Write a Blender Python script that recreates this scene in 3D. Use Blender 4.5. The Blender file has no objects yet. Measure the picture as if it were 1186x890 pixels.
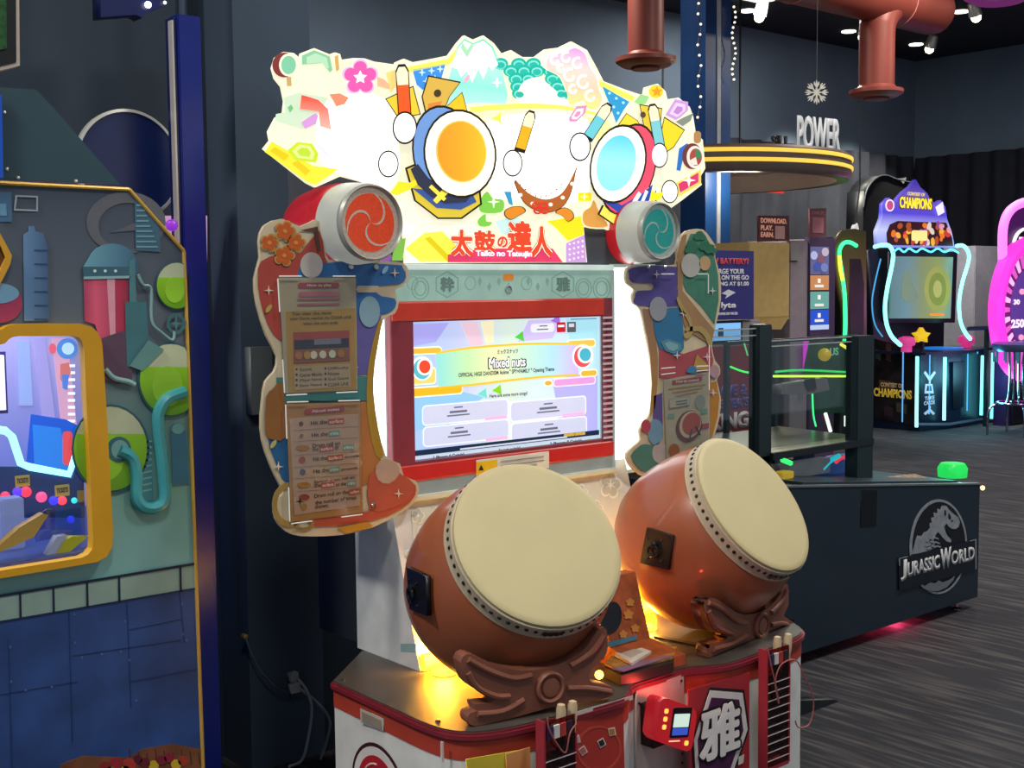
import bpy, bmesh, math, random
from mathutils import Vector, Matrix
random.seed(7)
SC = bpy.context.scene
COL = SC.collection

# ------------------------------------------------------------------ camera
F = 1440.0; EYE = 1.65; ROLL = 0.010; PITCH = math.atan(110/1440.0); YAW = math.radians(49.5)
_fw = Vector((math.cos(YAW), math.sin(YAW), 0)); _rt = Vector((math.sin(YAW), -math.cos(YAW), 0)); _up = Vector((0, 0, 1))
_f = _fw*math.cos(PITCH) - _up*math.sin(PITCH); _u = _up*math.cos(PITCH) + _fw*math.sin(PITCH)
_r = _rt*math.cos(ROLL) - _u*math.sin(ROLL); _u = _u*math.cos(ROLL) + _rt*math.sin(ROLL)
CAM = Vector((0, 0, EYE))
cd = bpy.data.cameras.new('camera'); cam = bpy.data.objects.new('camera', cd); COL.objects.link(cam)
cd.sensor_width = 36; cd.lens = 36*F/1186; cd.clip_start = .05; cd.clip_end = 100
cam.matrix_world = Matrix(((_r.x, _u.x, -_f.x, 0), (_r.y, _u.y, -_f.y, 0), (_r.z, _u.z, -_f.z, EYE), (0, 0, 0, 1)))
SC.camera = cam

# ------------------------------------------------------------------ world, exposure, added hall fill lights
w = bpy.data.worlds.new('world'); SC.world = w; w.use_nodes = True
w.node_tree.nodes['Background'].inputs[0].default_value = (.62, .72, .86, 1)
w.node_tree.nodes['Background'].inputs[1].default_value = .46
SC.view_settings.view_transform = 'Standard'; SC.view_settings.look = 'None'
SC.view_settings.exposure = 0; SC.view_settings.gamma = 1; SC.view_settings.use_curve_mapping = False
CEIL = 4.85
HALL_FILL = [(-1.4, 2.6, 170), (0.4, 0.6, 70), (3.2, 0.9, 80), (6.6, 1.8, 170), (9.6, 5.0, 110), (6.0, 7.4, 130), (12.5, 3.6, 110), (11.0, 8.6, 100)]   # ceiling lamps added out of view to brighten the hall
for (x, y, p) in HALL_FILL:
    l = bpy.data.lights.new('hall_fill_light', 'AREA'); l.shape = 'SQUARE'; l.size = .58; l.energy = p; l.color = (1, .93, .84)
    o = bpy.data.objects.new('hall_fill_light', l); o.location = (x, y, CEIL-.065); COL.objects.link(o)

# ------------------------------------------------------------------ helpers
def lin(h):
    h = h.lstrip('#'); h = ''.join(q*2 for q in h) if len(h) == 3 else h; c = [int(h[i:i+2], 16)/255 for i in (0, 2, 4)]
    return tuple(((v/12.92) if v <= .04045 else ((v+.055)/1.055)**2.4) for v in c) + (1,)
_mats = {}
def M(h, rough=.55, metal=0, emit=0, var=.10, scale=14, spec=.4, bump=0, coat=0):
    key = (h, rough, metal, emit, var, scale, spec, bump, coat)
    if key in _mats: return _mats[key]
    m = bpy.data.materials.new('mat_'+h.strip('#')); m.use_nodes = True
    nt = m.node_tree; b = nt.nodes['Principled BSDF']
    c = lin(h)
    tc = nt.nodes.new('ShaderNodeTexCoord')
    nz = nt.nodes.new('ShaderNodeTexNoise'); nz.inputs['Scale'].default_value = scale; nz.inputs['Detail'].default_value = 3
    nt.links.new(tc.outputs['Object'], nz.inputs['Vector'])
    mp = nt.nodes.new('ShaderNodeMapRange'); mp.inputs[1].default_value = .3; mp.inputs[2].default_value = .7
    mp.inputs[3].default_value = 1-var; mp.inputs[4].default_value = 1+var*.5
    nt.links.new(nz.outputs['Fac'], mp.inputs[0])
    mx = nt.nodes.new('ShaderNodeVectorMath'); mx.operation = 'SCALE'; mx.inputs[0].default_value = c[:3]
    nt.links.new(mp.outputs[0], mx.inputs['Scale'])
    nt.links.new(mx.outputs[0], b.inputs['Base Color'])
    if emit:
        dk = nt.nodes.new('ShaderNodeVectorMath'); dk.operation = 'SCALE'; dk.inputs['Scale'].default_value = .45; nt.links.new(mx.outputs[0], dk.inputs[0]); nt.links.new(dk.outputs[0], b.inputs['Base Color'])
    b.inputs['Roughness'].default_value = rough; b.inputs['Metallic'].default_value = metal
    b.inputs['Specular IOR Level'].default_value = spec; b.inputs['Coat Weight'].default_value = coat
    if emit:
        nt.links.new(mx.outputs[0], b.inputs['Emission Color']); b.inputs['Emission Strength'].default_value = emit
    if bump:
        bp = nt.nodes.new('ShaderNodeBump'); bp.inputs['Strength'].default_value = bump; bp.inputs['Distance'].default_value = .01
        n2 = nt.nodes.new('ShaderNodeTexNoise'); n2.inputs['Scale'].default_value = scale*8
        nt.links.new(tc.outputs['Object'], n2.inputs['Vector']); nt.links.new(n2.outputs['Fac'], bp.inputs['Height'])
        nt.links.new(bp.outputs[0], b.inputs['Normal'])
    _mats[key] = m
    return m
def E(h, s=1.0): return M(h, .6, 0, s, .03, 9, .2)      # a lit (backlit or LED) surface
def GRAD(h0, h1, axis=2, emit=0, rough=.5, rep=1.0, mid=None):
    key = ('g', h0, h1, axis, emit, rough, rep, mid)
    if key in _mats: return _mats[key]
    m = bpy.data.materials.new('mat_blend'); m.use_nodes = True; nt = m.node_tree; b = nt.nodes['Principled BSDF']
    tc = nt.nodes.new('ShaderNodeTexCoord'); sp = nt.nodes.new('ShaderNodeSeparateXYZ'); nt.links.new(tc.outputs['Generated'], sp.inputs[0])
    cr = nt.nodes.new('ShaderNodeValToRGB'); cr.color_ramp.elements[0].color = lin(h0); cr.color_ramp.elements[1].color = lin(h1)
    if mid:
        for i, hh in enumerate(mid):
            e = cr.color_ramp.elements.new((i+1)/(len(mid)+1)); e.color = lin(hh)
    nt.links.new(sp.outputs[axis], cr.inputs[0]); nt.links.new(cr.outputs[0], b.inputs['Base Color'])
    b.inputs['Roughness'].default_value = rough
    if emit:
        dk = nt.nodes.new('ShaderNodeVectorMath'); dk.operation = 'SCALE'; dk.inputs['Scale'].default_value = .45; nt.links.new(cr.outputs[0], dk.inputs[0]); nt.links.new(dk.outputs[0], b.inputs['Base Color'])
    if emit: nt.links.new(cr.outputs[0], b.inputs['Emission Color']); b.inputs['Emission Strength'].default_value = emit
    _mats[key] = m; return m
def GLASS(tint='#ffffff', gl=.06):
    key = ('glass', tint, gl)
    if key in _mats: return _mats[key]
    m = bpy.data.materials.new('mat_clear_pane'); m.use_nodes = True; nt = m.node_tree
    for n in list(nt.nodes):
        if n.type != 'OUTPUT_MATERIAL': nt.nodes.remove(n)
    out = [n for n in nt.nodes][0]
    t = nt.nodes.new('ShaderNodeBsdfTransparent'); t.inputs[0].default_value = lin(tint)
    g = nt.nodes.new('ShaderNodeBsdfGlossy'); g.inputs['Roughness'].default_value = .03
    mx = nt.nodes.new('ShaderNodeMixShader'); mx.inputs[0].default_value = gl
    nt.links.new(t.outputs[0], mx.inputs[1]); nt.links.new(g.outputs[0], mx.inputs[2]); nt.links.new(mx.outputs[0], out.inputs[0])
    _mats[key] = m; return m

WL = {}    # world location of each object (no parent is ever rotated)
def thing(name, label, cat, loc, group=None, kind=None):
    o = bpy.data.objects.new(name, None); o.empty_display_size = .1; COL.objects.link(o)
    o.location = loc; WL[o] = Vector(loc); tag(o, label, cat, group, kind); return o
def tag(o, label=None, cat=None, group=None, kind=None):
    if label: o['label'] = label
    if cat: o['category'] = cat
    if group: o['group'] = group
    if kind: o['kind'] = kind
    return o
def link(name, me, mat, parent=None, smooth=False):
    vs = me.vertices
    if len(vs) == 0: raise RuntimeError('empty '+name)
    lo = Vector((1e9,)*3); hi = Vector((-1e9,)*3)
    for v in vs:
        for i in range(3):
            lo[i] = min(lo[i], v.co[i]); hi[i] = max(hi[i], v.co[i])
    c = (lo+hi)/2
    if parent is None: c.z = lo.z
    me.transform(Matrix.Translation(-c)); me.use_auto_texspace = True; me.update()
    if mat is not None:
        me.materials.clear(); me.materials.append(mat)
    if smooth:
        for p in me.polygons: p.use_smooth = True
        me.set_sharp_from_angle(angle=math.radians(40))
    o = bpy.data.objects.new(name, me); COL.objects.link(o)
    if parent is not None:
        o.parent = parent; o.location = c-WL[parent]
    else: o.location = c
    WL[o] = c
    return o
class B:
    def __init__(s): s.bm = bmesh.new()
    def box(s, x0, x1, y0, y1, z0, z1, bev=0, mat=None):
        r = bmesh.ops.create_cube(s.bm, size=1)
        for v in r['verts']:
            v.co = Vector(((x0+x1)/2+v.co.x*(x1-x0), (y0+y1)/2+v.co.y*(y1-y0), (z0+z1)/2+v.co.z*(z1-z0)))
            if mat is not None: v.co = mat @ v.co
        if bev:
            es = list({e for v in r['verts'] for e in v.link_edges})
            bmesh.ops.bevel(s.bm, geom=es, offset=bev, segments=2, affect='EDGES', clamp_overlap=True)
        return s
    def tube(s, pts, r, seg=8, closed=False, caps=True):
        pts = [Vector(p) for p in pts]; n = len(pts); rings = []
        prev = None
        for i, p in enumerate(pts):
            if closed: d = pts[(i+1) % n]-pts[i-1]
            else: d = pts[min(i+1, n-1)]-pts[max(i-1, 0)]
            d.normalize()
            if prev is None:
                a = d.orthogonal().normalized()
            else:
                a = (prev-d*prev.dot(d)).normalized()
            prev = a; b = d.cross(a)
            rr = r[i] if isinstance(r, (list, tuple)) else r
            rings.append([s.bm.verts.new(p+a*math.cos(t)*rr+b*math.sin(t)*rr) for t in [2*math.pi*k/seg for k in range(seg)]])
        m = n if closed else n-1
        for i in range(m):
            A, Bq = rings[i], rings[(i+1) % n]
            for k in range(seg): s.bm.faces.new((A[k], A[(k+1) % seg], Bq[(k+1) % seg], Bq[k]))
        if not closed and caps:
            s.bm.faces.new(list(reversed(rings[0]))); s.bm.faces.new(rings[-1])
        return s
    def lathe(s, prof, mat=None, seg=32, caps=True):
        # profile (r, z) about local z
        mat = mat or Matrix()
        rings = []
        for (r, z) in prof:
            if r < 1e-6: rings.append([s.bm.verts.new(mat @ Vector((0, 0, z)))])
            else: rings.append([s.bm.verts.new(mat @ Vector((r*math.cos(t), r*math.sin(t), z))) for t in [2*math.pi*k/seg for k in range(seg)]])
        for A, Bq in zip(rings, rings[1:]):
            for k in range(seg):
                k2 = (k+1) % seg
                if len(A) == 1 and len(Bq) == 1: continue
                if len(A) == 1: s.bm.faces.new((A[0], Bq[k2], Bq[k]))
                elif len(Bq) == 1: s.bm.faces.new((A[k], A[k2], Bq[0]))
                else: s.bm.faces.new((A[k], A[k2], Bq[k2], Bq[k]))
        if caps:
            if len(rings[0]) > 1: s.bm.faces.new(list(reversed(rings[0])))
            if len(rings[-1]) > 1: s.bm.faces.new(rings[-1])
        return s
    def prism(s, pts, d):
        # polygon pts (3D) extruded by vector d
        d = Vector(d); a = [s.bm.verts.new(Vector(p)) for p in pts]; b = [s.bm.verts.new(Vector(p)+d) for p in pts]
        n = len(a)
        s.bm.faces.new(a); s.bm.faces.new(list(reversed(b)))
        for i in range(n): s.bm.faces.new((a[i], b[i], b[(i+1) % n], a[(i+1) % n]))
        return s
    def grid(s, P):
        V = [[s.bm.verts.new(Vector(p)) for p in row] for row in P]
        for i in range(len(V)-1):
            for j in range(len(V[0])-1): s.bm.faces.new((V[i][j], V[i][j+1], V[i+1][j+1], V[i+1][j]))
        return s
    def make(s, name, mat, parent=None, smooth=False, bevel=0):
        bmesh.ops.recalc_face_normals(s.bm, faces=s.bm.faces)
        if bevel: bmesh.ops.bevel(s.bm, geom=[e for e in s.bm.edges if e.is_manifold and e.calc_face_angle(0) > .6], offset=bevel, segments=2, affect='EDGES', clamp_overlap=True)
        me = bpy.data.meshes.new(name); s.bm.to_mesh(me); s.bm.free()
        return link(name, me, mat, parent, smooth)
def ball(c, r, seg=12):
    return [(r*math.sin(math.pi*k/seg), r*math.cos(math.pi*k/seg)) for k in range(seg+1)], Matrix.Translation(c)

# pixel of the photograph -> point of the place, on a named plane
def ray(x, y): return _f+_r*((x-593)/F)-_u*((y-445)/F)
def PY(x, y, Y): d = ray(x, y); return CAM+d*(Y/d.y)
def PX(x, y, X): d = ray(x, y); return CAM+d*(X/d.x)
def PZ(x, y, Z): d = ray(x, y); return CAM+d*((Z-EYE)/d.z)
def PP(x, y, p0, n):
    d = ray(x, y); n = Vector(n); return CAM+d*((Vector(p0)-CAM).dot(n)/d.dot(n))
def smooth_loop(p, k=4, closed=True):
    n = len(p); out = []
    rng = range(n) if closed else range(n-1)
    for i in rng:
        if closed: p0, p1, p2, p3 = p[i-1], p[i], p[(i+1) % n], p[(i+2) % n]
        else: p0, p1, p2, p3 = p[max(i-1, 0)], p[i], p[i+1], p[min(i+2, n-1)]
        for j in range(k):
            t = j/k
            out.append(tuple(.5*((2*b)+(c-a)*t+(2*a-5*b+4*c-d)*t*t+(-a+3*b-3*c+d)*t**3) for a, b, c, d in zip(p0, p1, p2, p3)))
    if not closed: out.append(tuple(p[-1]))
    return out
def ell(cx, cy, rx, ry=None, rot=0, n=28):
    ry = ry or rx; cr, sr = math.cos(rot), math.sin(rot)
    return [(cx+rx*math.cos(t)*cr-ry*math.sin(t)*sr, cy+rx*math.cos(t)*sr+ry*math.sin(t)*cr) for t in [2*math.pi*k/n for k in range(n)]]
def rrect(x0, y0, x1, y1, r, n=4):
    o = []
    for (cx, cy, a) in ((x1-r, y0+r, -90), (x1-r, y1-r, 0), (x0+r, y1-r, 90), (x0+r, y0+r, 180)):
        for k in range(n+1):
            t = math.radians(a+90*k/n); o.append((cx+r*math.cos(t), cy+r*math.sin(t)))
    return o
def slab_mesh(name, loops, t, mw):
    """flat shape(s) in local (u,v) with holes, thickness 0..t along local w, placed with mw"""
    cu = bpy.data.curves.new(name, 'CURVE'); cu.dimensions = '2D'; cu.fill_mode = 'BOTH'; cu.extrude = t/2
    for lp in loops:
        sp = cu.splines.new('POLY'); sp.points.add(len(lp)-1)
        for q, (a, b) in zip(sp.points, lp): q.co = (a, b, 0, 1)
        sp.use_cyclic_u = True
    o = bpy.data.objects.new(name, cu); COL.objects.link(o)
    me = bpy.data.meshes.new_from_object(o); COL.objects.unlink(o); bpy.data.objects.remove(o); bpy.data.curves.remove(cu)
    me.transform(mw @ Matrix.Translation((0, 0, t/2)))
    bm = bmesh.new(); bm.from_mesh(me); bmesh.ops.remove_doubles(bm, verts=bm.verts, dist=1e-6); bm.to_mesh(me); bm.free()
    return me
def MY(Y): return Matrix(((1, 0, 0, 0), (0, 0, -1, Y), (0, 1, 0, 0), (0, 0, 0, 1)))       # (u,v,w)->(u, Y-w, v): faces -Y
def MXn(X): return Matrix(((0, 0, -1, X), (-1, 0, 0, 0), (0, 1, 0, 0), (0, 0, 0, 1)))      # (u,v,w)->(X-w,-u,v): faces -X, u runs toward -Y
def plate(name, pts, Y, mat, parent=None, t=.002, sm=0, holes=(), world=False):
    """shape traced on the plane y=Y (pts pixels, or world x,z), front at Y-t"""
    def cv(l):
        if sm: l = smooth_loop(l, sm)
        if world: return l
        return [(q.x, q.z) for q in (PY(a, b, Y-t) for a, b in l)]
    return link(name, slab_mesh(name, [cv(pts)]+[cv(h) for h in holes], t, MY(Y)), mat, parent)
def plateX(name, pts, X, mat, parent=None, t=.002, sm=0, holes=()):
    def cv(l):
        if sm: l = smooth_loop(l, sm)
        return [(-q.y, q.z) for q in (PX(a, b, X-t) for a, b in l)]
    return link(name, slab_mesh(name, [cv(pts)]+[cv(h) for h in holes], t, MXn(X)), mat, parent)
def plateP(name, pts, p0, nrm, mat, parent=None, t=.003, sm=0, holes=(), back=True):
    """shape traced in pixels on the plane through p0 with normal nrm (toward the viewer)"""
    nrm = Vector(nrm).normalized(); v = (Vector((0, 0, 1))-nrm*nrm.z)
    v = v.normalized() if v.length > 1e-4 else Vector((0, 1, 0)); u = v.cross(nrm).normalized(); p0 = Vector(p0)
    def cv(l):
        if sm: l = smooth_loop(l, sm)
        return [((q-p0).dot(u), (q-p0).dot(v)) for q in (PP(a, b, p0, nrm) for a, b in l)]
    m = Matrix(((u.x, v.x, nrm.x, p0.x), (u.y, v.y, nrm.y, p0.y), (u.z, v.z, nrm.z, p0.z), (0, 0, 0, 1)))
    if back: m = m @ Matrix.Translation((0, 0, -t))
    return link(name, slab_mesh(name, [cv(pts)]+[cv(h) for h in holes], t, m), mat, parent)
def text_mesh(s, bold=.0, shear=0, res=3):
    fat = abs(bold) if (bold < 0 or any(ord(ch) > 0x3000 for ch in s)) else 0
    if fat: bold = 0
    cu = bpy.data.curves.new('t', 'FONT'); cu.body = s; cu.size = 1; cu.offset = bold; cu.shear = shear; cu.resolution_u = res
    cu.fill_mode = 'FRONT'; cu.align_x = 'LEFT'
    o = bpy.data.objects.new('t', cu); COL.objects.link(o)
    me = bpy.data.meshes.new_from_object(o); COL.objects.unlink(o); bpy.data.objects.remove(o); bpy.data.curves.remove(cu)
    if fat:
        bm = bmesh.new(); bm.from_mesh(me); src = bm.faces[:]
        for k in range(10):
            r = bmesh.ops.duplicate(bm, geom=src)
            bmesh.ops.translate(bm, vec=(fat*math.cos(k*math.pi/5), fat*math.sin(k*math.pi/5), .00007*(k+1)), verts=[g for g in r['geom'] if isinstance(g, bmesh.types.BMVert)])
        bm.to_mesh(me); bm.free()
    return me
def text(name, s, quad, mat, parent, bold=0.0, shear=0, thick=.0, keep=False):
    """lettering stretched to the corner points quad = (bottom-left, bottom-right, top-left) in the place"""
    me = text_mesh(s, bold, shear)
    if len(me.vertices) == 0: return None
    xs = [v.co.x for v in me.vertices]; ys = [v.co.y for v in me.vertices]
    x0, x1, y0, y1 = min(xs), max(xs), min(ys), max(ys)
    o, a, b = [Vector(q) for q in quad]; a = a-o; b = b-o; n = a.cross(b).normalized()
    for v in me.vertices: v.co = o+a*((v.co.x-x0)/max(x1-x0, 1e-6))+b*((v.co.y-y0)/max(y1-y0, 1e-6))+n*(v.co.z if abs(v.co.z) < .01 else 0)
    if thick:
        bm = bmesh.new(); bm.from_mesh(me); r = bmesh.ops.extrude_face_region(bm, geom=bm.faces[:])
        bmesh.ops.translate(bm, vec=n*thick, verts=[e for e in r['geom'] if isinstance(e, bmesh.types.BMVert)]); bm.to_mesh(me); bm.free()
    return link(name, me, mat, parent)
def textY(name, s, x0, y0, x1, y1, Y, mat, parent, bold=0.0, shear=0, thick=.0015, y0r=None, y1r=None):
    """lettering on plane y=Y; (x0,y0) top-left pixel, (x1,y1) bottom-right pixel; upright in the place"""
    a = PY(x0, y1 if y1r is None else y1, Y); d = PY(x1, y1 if y1r is None else y1r, Y)
    tl = PY(x0, y0, Y); h = tl.z-a.z
    if y1r is None:   # level line: keep the mean height of the pixel box
        zc = (PY((x0+x1)/2, y0, Y).z+PY((x0+x1)/2, y1, Y).z)/2; h = PY((x0+x1)/2, y0, Y).z-PY((x0+x1)/2, y1, Y).z
        a.z = d.z = zc-h/2
    return text(name, s, (a, d, a+Vector((0, 0, h))), mat, parent, bold, shear, thick)
def rectY(x0, y0, x1, y1, Y, w=False):
    """pixel box -> level rectangle on plane Y (world x,z)"""
    a = PY(x0, (y0+y1)/2, Y); d = PY(x1, (y0+y1)/2, Y); m = (x0+x1)/2
    return a.x, d.x, PY(m, y1, Y).z, PY(m, y0, Y).z
def rplate(name, x0, y0, x1, y1, Y, mat, parent, t=.002, r=0, hole=None):
    a, d, z0, z1 = rectY(x0, y0, x1, y1, Y-t)
    pts = rrect(a, z0, d, z1, r) if r else [(a, z0), (d, z0), (d, z1), (a, z1)]
    hs = []
    if hole is not None:
        k = hole; hs = [rrect(a+k, z0+k, d-k, z1-k, max(r-k, .001)) if r > k else [(a+k, z0+k), (d-k, z0+k), (d-k, z1-k), (a+k, z1-k)]]
    return plate(name, pts, Y, mat, parent, t, 0, hs, world=True)
def pathY(pts, Y, sm=4): return [PY(a, b, Y) for a, b in (smooth_loop(pts, sm, False) if sm else pts)]
def star(cx, cy, R, r, n=4, rot=0): return [(cx+(R if k % 2 == 0 else r)*math.sin(math.pi*k/n+rot), cy-(R if k % 2 == 0 else r)*math.cos(math.pi*k/n+rot)) for k in range(2*n)]
def flower(cx, cy, R, n=5, k=.62, rot=0, sx=1.0):
    out = []
    for i in range(n*8):
        t = 2*math.pi*i/(n*8); rr = R*(k+(1-k)*abs(math.cos(n*t/2))**.7)
        out.append((cx+sx*rr*math.sin(t+rot), cy-rr*math.cos(t+rot)))
    return out

# ------------------------------------------------------------------ the hall
def carpet():
    m = bpy.data.materials.new('mat_carpet'); m.use_nodes = True; nt = m.node_tree; b = nt.nodes['Principled BSDF']
    tc = nt.nodes.new('ShaderNodeTexCoord'); mp = nt.nodes.new('ShaderNodeMapping'); nt.links.new(tc.outputs['Object'], mp.inputs[0])
    mp.inputs['Scale'].default_value = (34, 2.6, 1)
    n1 = nt.nodes.new('ShaderNodeTexNoise'); n1.inputs['Scale'].default_value = 1; n1.inputs['Detail'].default_value = 2; nt.links.new(mp.outputs[0], n1.inputs['Vector'])
    cr = nt.nodes.new('ShaderNodeValToRGB'); cr.color_ramp.elements[0].position = .46; cr.color_ramp.elements[0].color = lin('#1a1d26')
    cr.color_ramp.elements[1].position = .70; cr.color_ramp.elements[1].color = lin('#4a4748')
    nt.links.new(n1.outputs['Fac'], cr.inputs[0]); nt.links.new(cr.outputs[0], b.inputs['Base Color']); b.inputs['Roughness'].default_value = .95
    n2 = nt.nodes.new('ShaderNodeTexNoise'); n2.inputs['Scale'].default_value = 260; bp = nt.nodes.new('ShaderNodeBump'); bp.inputs['Strength'].default_value = .4; bp.inputs['Distance'].default_value = .004
    nt.links.new(tc.outputs['Object'], n2.inputs['Vector']); nt.links.new(n2.outputs['Fac'], bp.inputs['Height']); nt.links.new(bp.outputs[0], b.inputs['Normal'])
    return m
tag(B().box(-3, 16.5, -3, 10.3, -.1, 0).make('floor', carpet()), 'dark carpet with pale broken streaks across the arcade floor', None, None, 'structure')
tag(B().box(-3, 16.5, -3, 10.3, CEIL, CEIL+.1).make('ceiling', M('#1d222a', .9)), 'dark painted ceiling of the arcade hall', None, None, 'structure')
WALLM = M('#58687a', .85, 0, 0, .12, 1.2)
tag(B().box(-3, 16.5, 10, 10.2, 0, CEIL).make('wall_back', WALLM), 'slate grey back wall above the black curtain', None, None, 'structure')
tag(B().box(16.22, 16.42, -3, 10, 0, CEIL).make('wall_right', WALLM), 'slate grey far right wall above the black curtain', None, None, 'structure')
# pillar and partition just behind the drum game
PILM = M('#37475a', .8, 0, 0, .15, 2)
pil = tag(B().box(2.012, 2.304, 3.75, 4.25, 0, CEIL).make('wall_pillar', PILM), 'dark slate square pillar behind the drum game', None, None, 'structure')
tag(B().box(1.2, 2.012, 3.95, 4.2, 0, CEIL).make('wall_left', M('#2a3644', .8, 0, 0, .15, 2)), 'dark wall strip between blue post and pillar', None, None, 'structure')
tag(B().box(2.304, 3.15, 3.75, 3.95, 0, 1.35).make('wall_partition', M('#1f2c3a', .7, 0, 0, .2, 3)), 'low dark partition behind the drum game', None, None, 'structure')
tag(B().tube([(1.93, 3.936, 0), (1.93, 3.936, CEIL)], .014).make('conduit_pipe', PILM), 'thin dark conduit pipe running up the wall beside pillar', 'pipe')
def curtain(name, f0, n, mat, label):
    P = [[f0(i/n, z) for i in range(n+1)] for z in (0.02, 1.2, 2.4, 3.46)]
    return tag(B().grid(P).make(name, mat, None, True), label, 'curtain')
CUR = M('#1a1e29', .9, 0, 0, .25, 6)
curtain('curtain', lambda s, z: (3.0+s*13.0, 9.86+.05*math.sin(s*13*2*math.pi/.34)+.02*math.sin(s*13*9.1), z), 420, CUR, 'long black pleated curtain hung on the back wall')
curtain('curtain', lambda s, z: (16.08+.05*math.sin(s*12*2*math.pi/.34)+.02*math.sin(s*12*9.1), 9.9-s*12, z), 400, CUR, 'black pleated curtain on the right wall beside pink wheel game')
for (x, y, p) in HALL_FILL:
    t = thing('added_fill_lamp', 'square white fill lamp added on the ceiling out of view', 'lamp', (x, y, CEIL-.06), 'added ceiling fill lamps')
    B().box(x-.33, x+.33, y-.33, y+.33, CEIL-.058, CEIL, .004).make('housing', M('#d8d8d4', .5), t)
    B().box(x-.29, x+.29, y-.29, y+.29, CEIL-.062, CEIL-.058).make('added_fill_diffuser', E('#fff4e2', 2.0), t)

# ================================================================== the drum rhythm game
T = thing('drum_rhythm_game', 'red and white twin-drum rhythm arcade game with glowing festival header', 'arcade game', (2.55, 2.75, 0))
WHITE = M('#d9dad6', .45); MAROON = M('#7c2430', .35, coat=.3); ORANGE_RED = M('#b0402f', .45)
# ---- pedestal
PLAN = [(2.045, 3.12), (1.82, 2.93)] + smooth_loop([(1.812, 2.62), (1.81, 2.46), (1.84, 2.365), (1.93, 2.31), (2.10, 2.285), (2.30, 2.270), (2.37, 2.292), (2.425, 2.334), (2.52, 2.337), (2.645, 2.336), (2.71, 2.305), (2.79, 2.282), (2.95, 2.290), (3.12, 2.31), (3.22, 2.35), (3.275, 2.43), (3.29, 2.52), (3.29, 2.7)], 4, False) + [(3.29, 2.93), (3.06, 3.12)]
def inset(pl, k):
    cx, cy = 2.55, 2.72; o = []
    for i, p in enumerate(pl):
        a = Vector(pl[i-1]); b = Vector(pl[(i+1) % len(pl)]); d = (b-a).normalized(); nrm = Vector((-d.y, d.x)); o.append((p[0]+nrm.x*k, p[1]+nrm.y*k))
    return o
def planprism(name, pl, z0, z1, mat, parent, bev=0, sm=False):
    b = B(); b.prism([(x, y, z0) for x, y in pl], (0, 0, z1-z0)); return b.make(name, mat, parent, sm, bev)
P_in = inset(PLAN, .012)
ped = planprism('pedestal', P_in, .06, .485, WHITE, T)
planprism('pedestal_plinth', inset(PLAN, .05), 0, .06, M('#1d1d1f', .7), ped)
planprism('colour_band', inset(PLAN, .010), .485, .535, ORANGE_RED, ped)
planprism('rim_edging', PLAN, .533, .556, MAROON, ped, .006, True)
TOPM = M('#4a4642', .38, .1, 0, .25, 9)
planprism('deck', inset(PLAN, .010), .556, .560, TOPM, ped)
for (px, py) in ((397, 788), (507, 835), (497, 766)):
    c = PZ(px, py, .561); b = B(); b.lathe([(.007, 0), (.007, .002), (.004, .004), (0, .004)], Matrix.Translation((c.x, c.y, .5595)), 10); b.make('deck_screw', M('#8a8a88', .3, 1), ped, True)
# left side prints (plane x = 1.81)
XS = 1.823
plateX('access_frame', [(417, 821), (443.5, 833), (444, 847), (417.5, 837)], XS, M('#b9ada0', .4), ped, .004)
plateX('access_cover', [(419, 825), (441, 835), (441.5, 845), (419.5, 835.5)], XS-.004, M('#8f8678', .4), ped, .002)
for k, (r, c) in enumerate(((30, '#3c1420'), (27.5, '#d9d5cf'), (22, '#b01f30'))):
    pts = [(p.y, p.z) for p in [PX(438, 892, XS)]][0]
    m = Matrix.Translation((XS-.001-k*.001, pts[0], pts[1]-.055)) @ Matrix.Rotation(-math.pi/2, 4, 'Y')
    B().lathe([(r*.0042, 0), (r*.0042, .001)], m, 40).make('printed_ring' if k < 2 else 'printed_disc', M(c, .5), ped)
pt = PX(438, 892, XS); B().tube([(XS-.004, pt.y+.07*math.cos(a), pt.z-.055+.07*math.sin(a)) for a in [math.pi*(.15+.35*k/8) for k in range(9)]][::-1], .003, 6).make('printed_ring', M('#e8b8b0', .5), ped)
B().box(1.806, 1.812, 2.395, 2.401, .485, .535).make('band_joint', M('#d8c8c0', .5), ped)
# front prints on left lobe
YL = 2.283
def onlobe(name, pts, Y, mat, t=.002, **k): return plate(name, pts, Y, mat, ped, t, **k)
onlobe('yellow_print', [(540, 880), (610, 868), (612, 889), (612, 920), (545, 930)], 2.293, M('#d8c23a', .5), .003)
onlobe('orange_print', [(586, 874), (614, 866), (614, 930), (590, 935)], 2.288, GRAD('#c94a28', '#d89a58', 2), .003)
onlobe('red_print', [(662, 831), (722, 818), (724, 930), (660, 940)], YL, M('#b3372f', .5), .003)
plate('red_ring_print', ell(694, 868, 26, 27), YL-.003, M('#c14a38', .5), ped, .001, 0, [ell(694, 868, 23.5, 24.5)])
for (cx, cy, a, c) in ((709, 848, .6, '#b07838'), (697, 861, .3, '#2c2428'), (675.5, 870, .2, '#b5695c'), (668, 857, .5, '#d8a0a0')):
    plate('confetti_square', [(cx+5.6*math.cos(a+math.pi/2*k), cy+6.4*math.sin(a+math.pi/2*k)) for k in range(4)], YL-.004, M('#d9cfc4', .5), ped, .001)
    plate('confetti_square', [(cx+4*math.cos(a+math.pi/2*k), cy+4.7*math.sin(a+math.pi/2*k)) for k in range(4)], YL-.005, M(c, .5), ped, .001)
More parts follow.
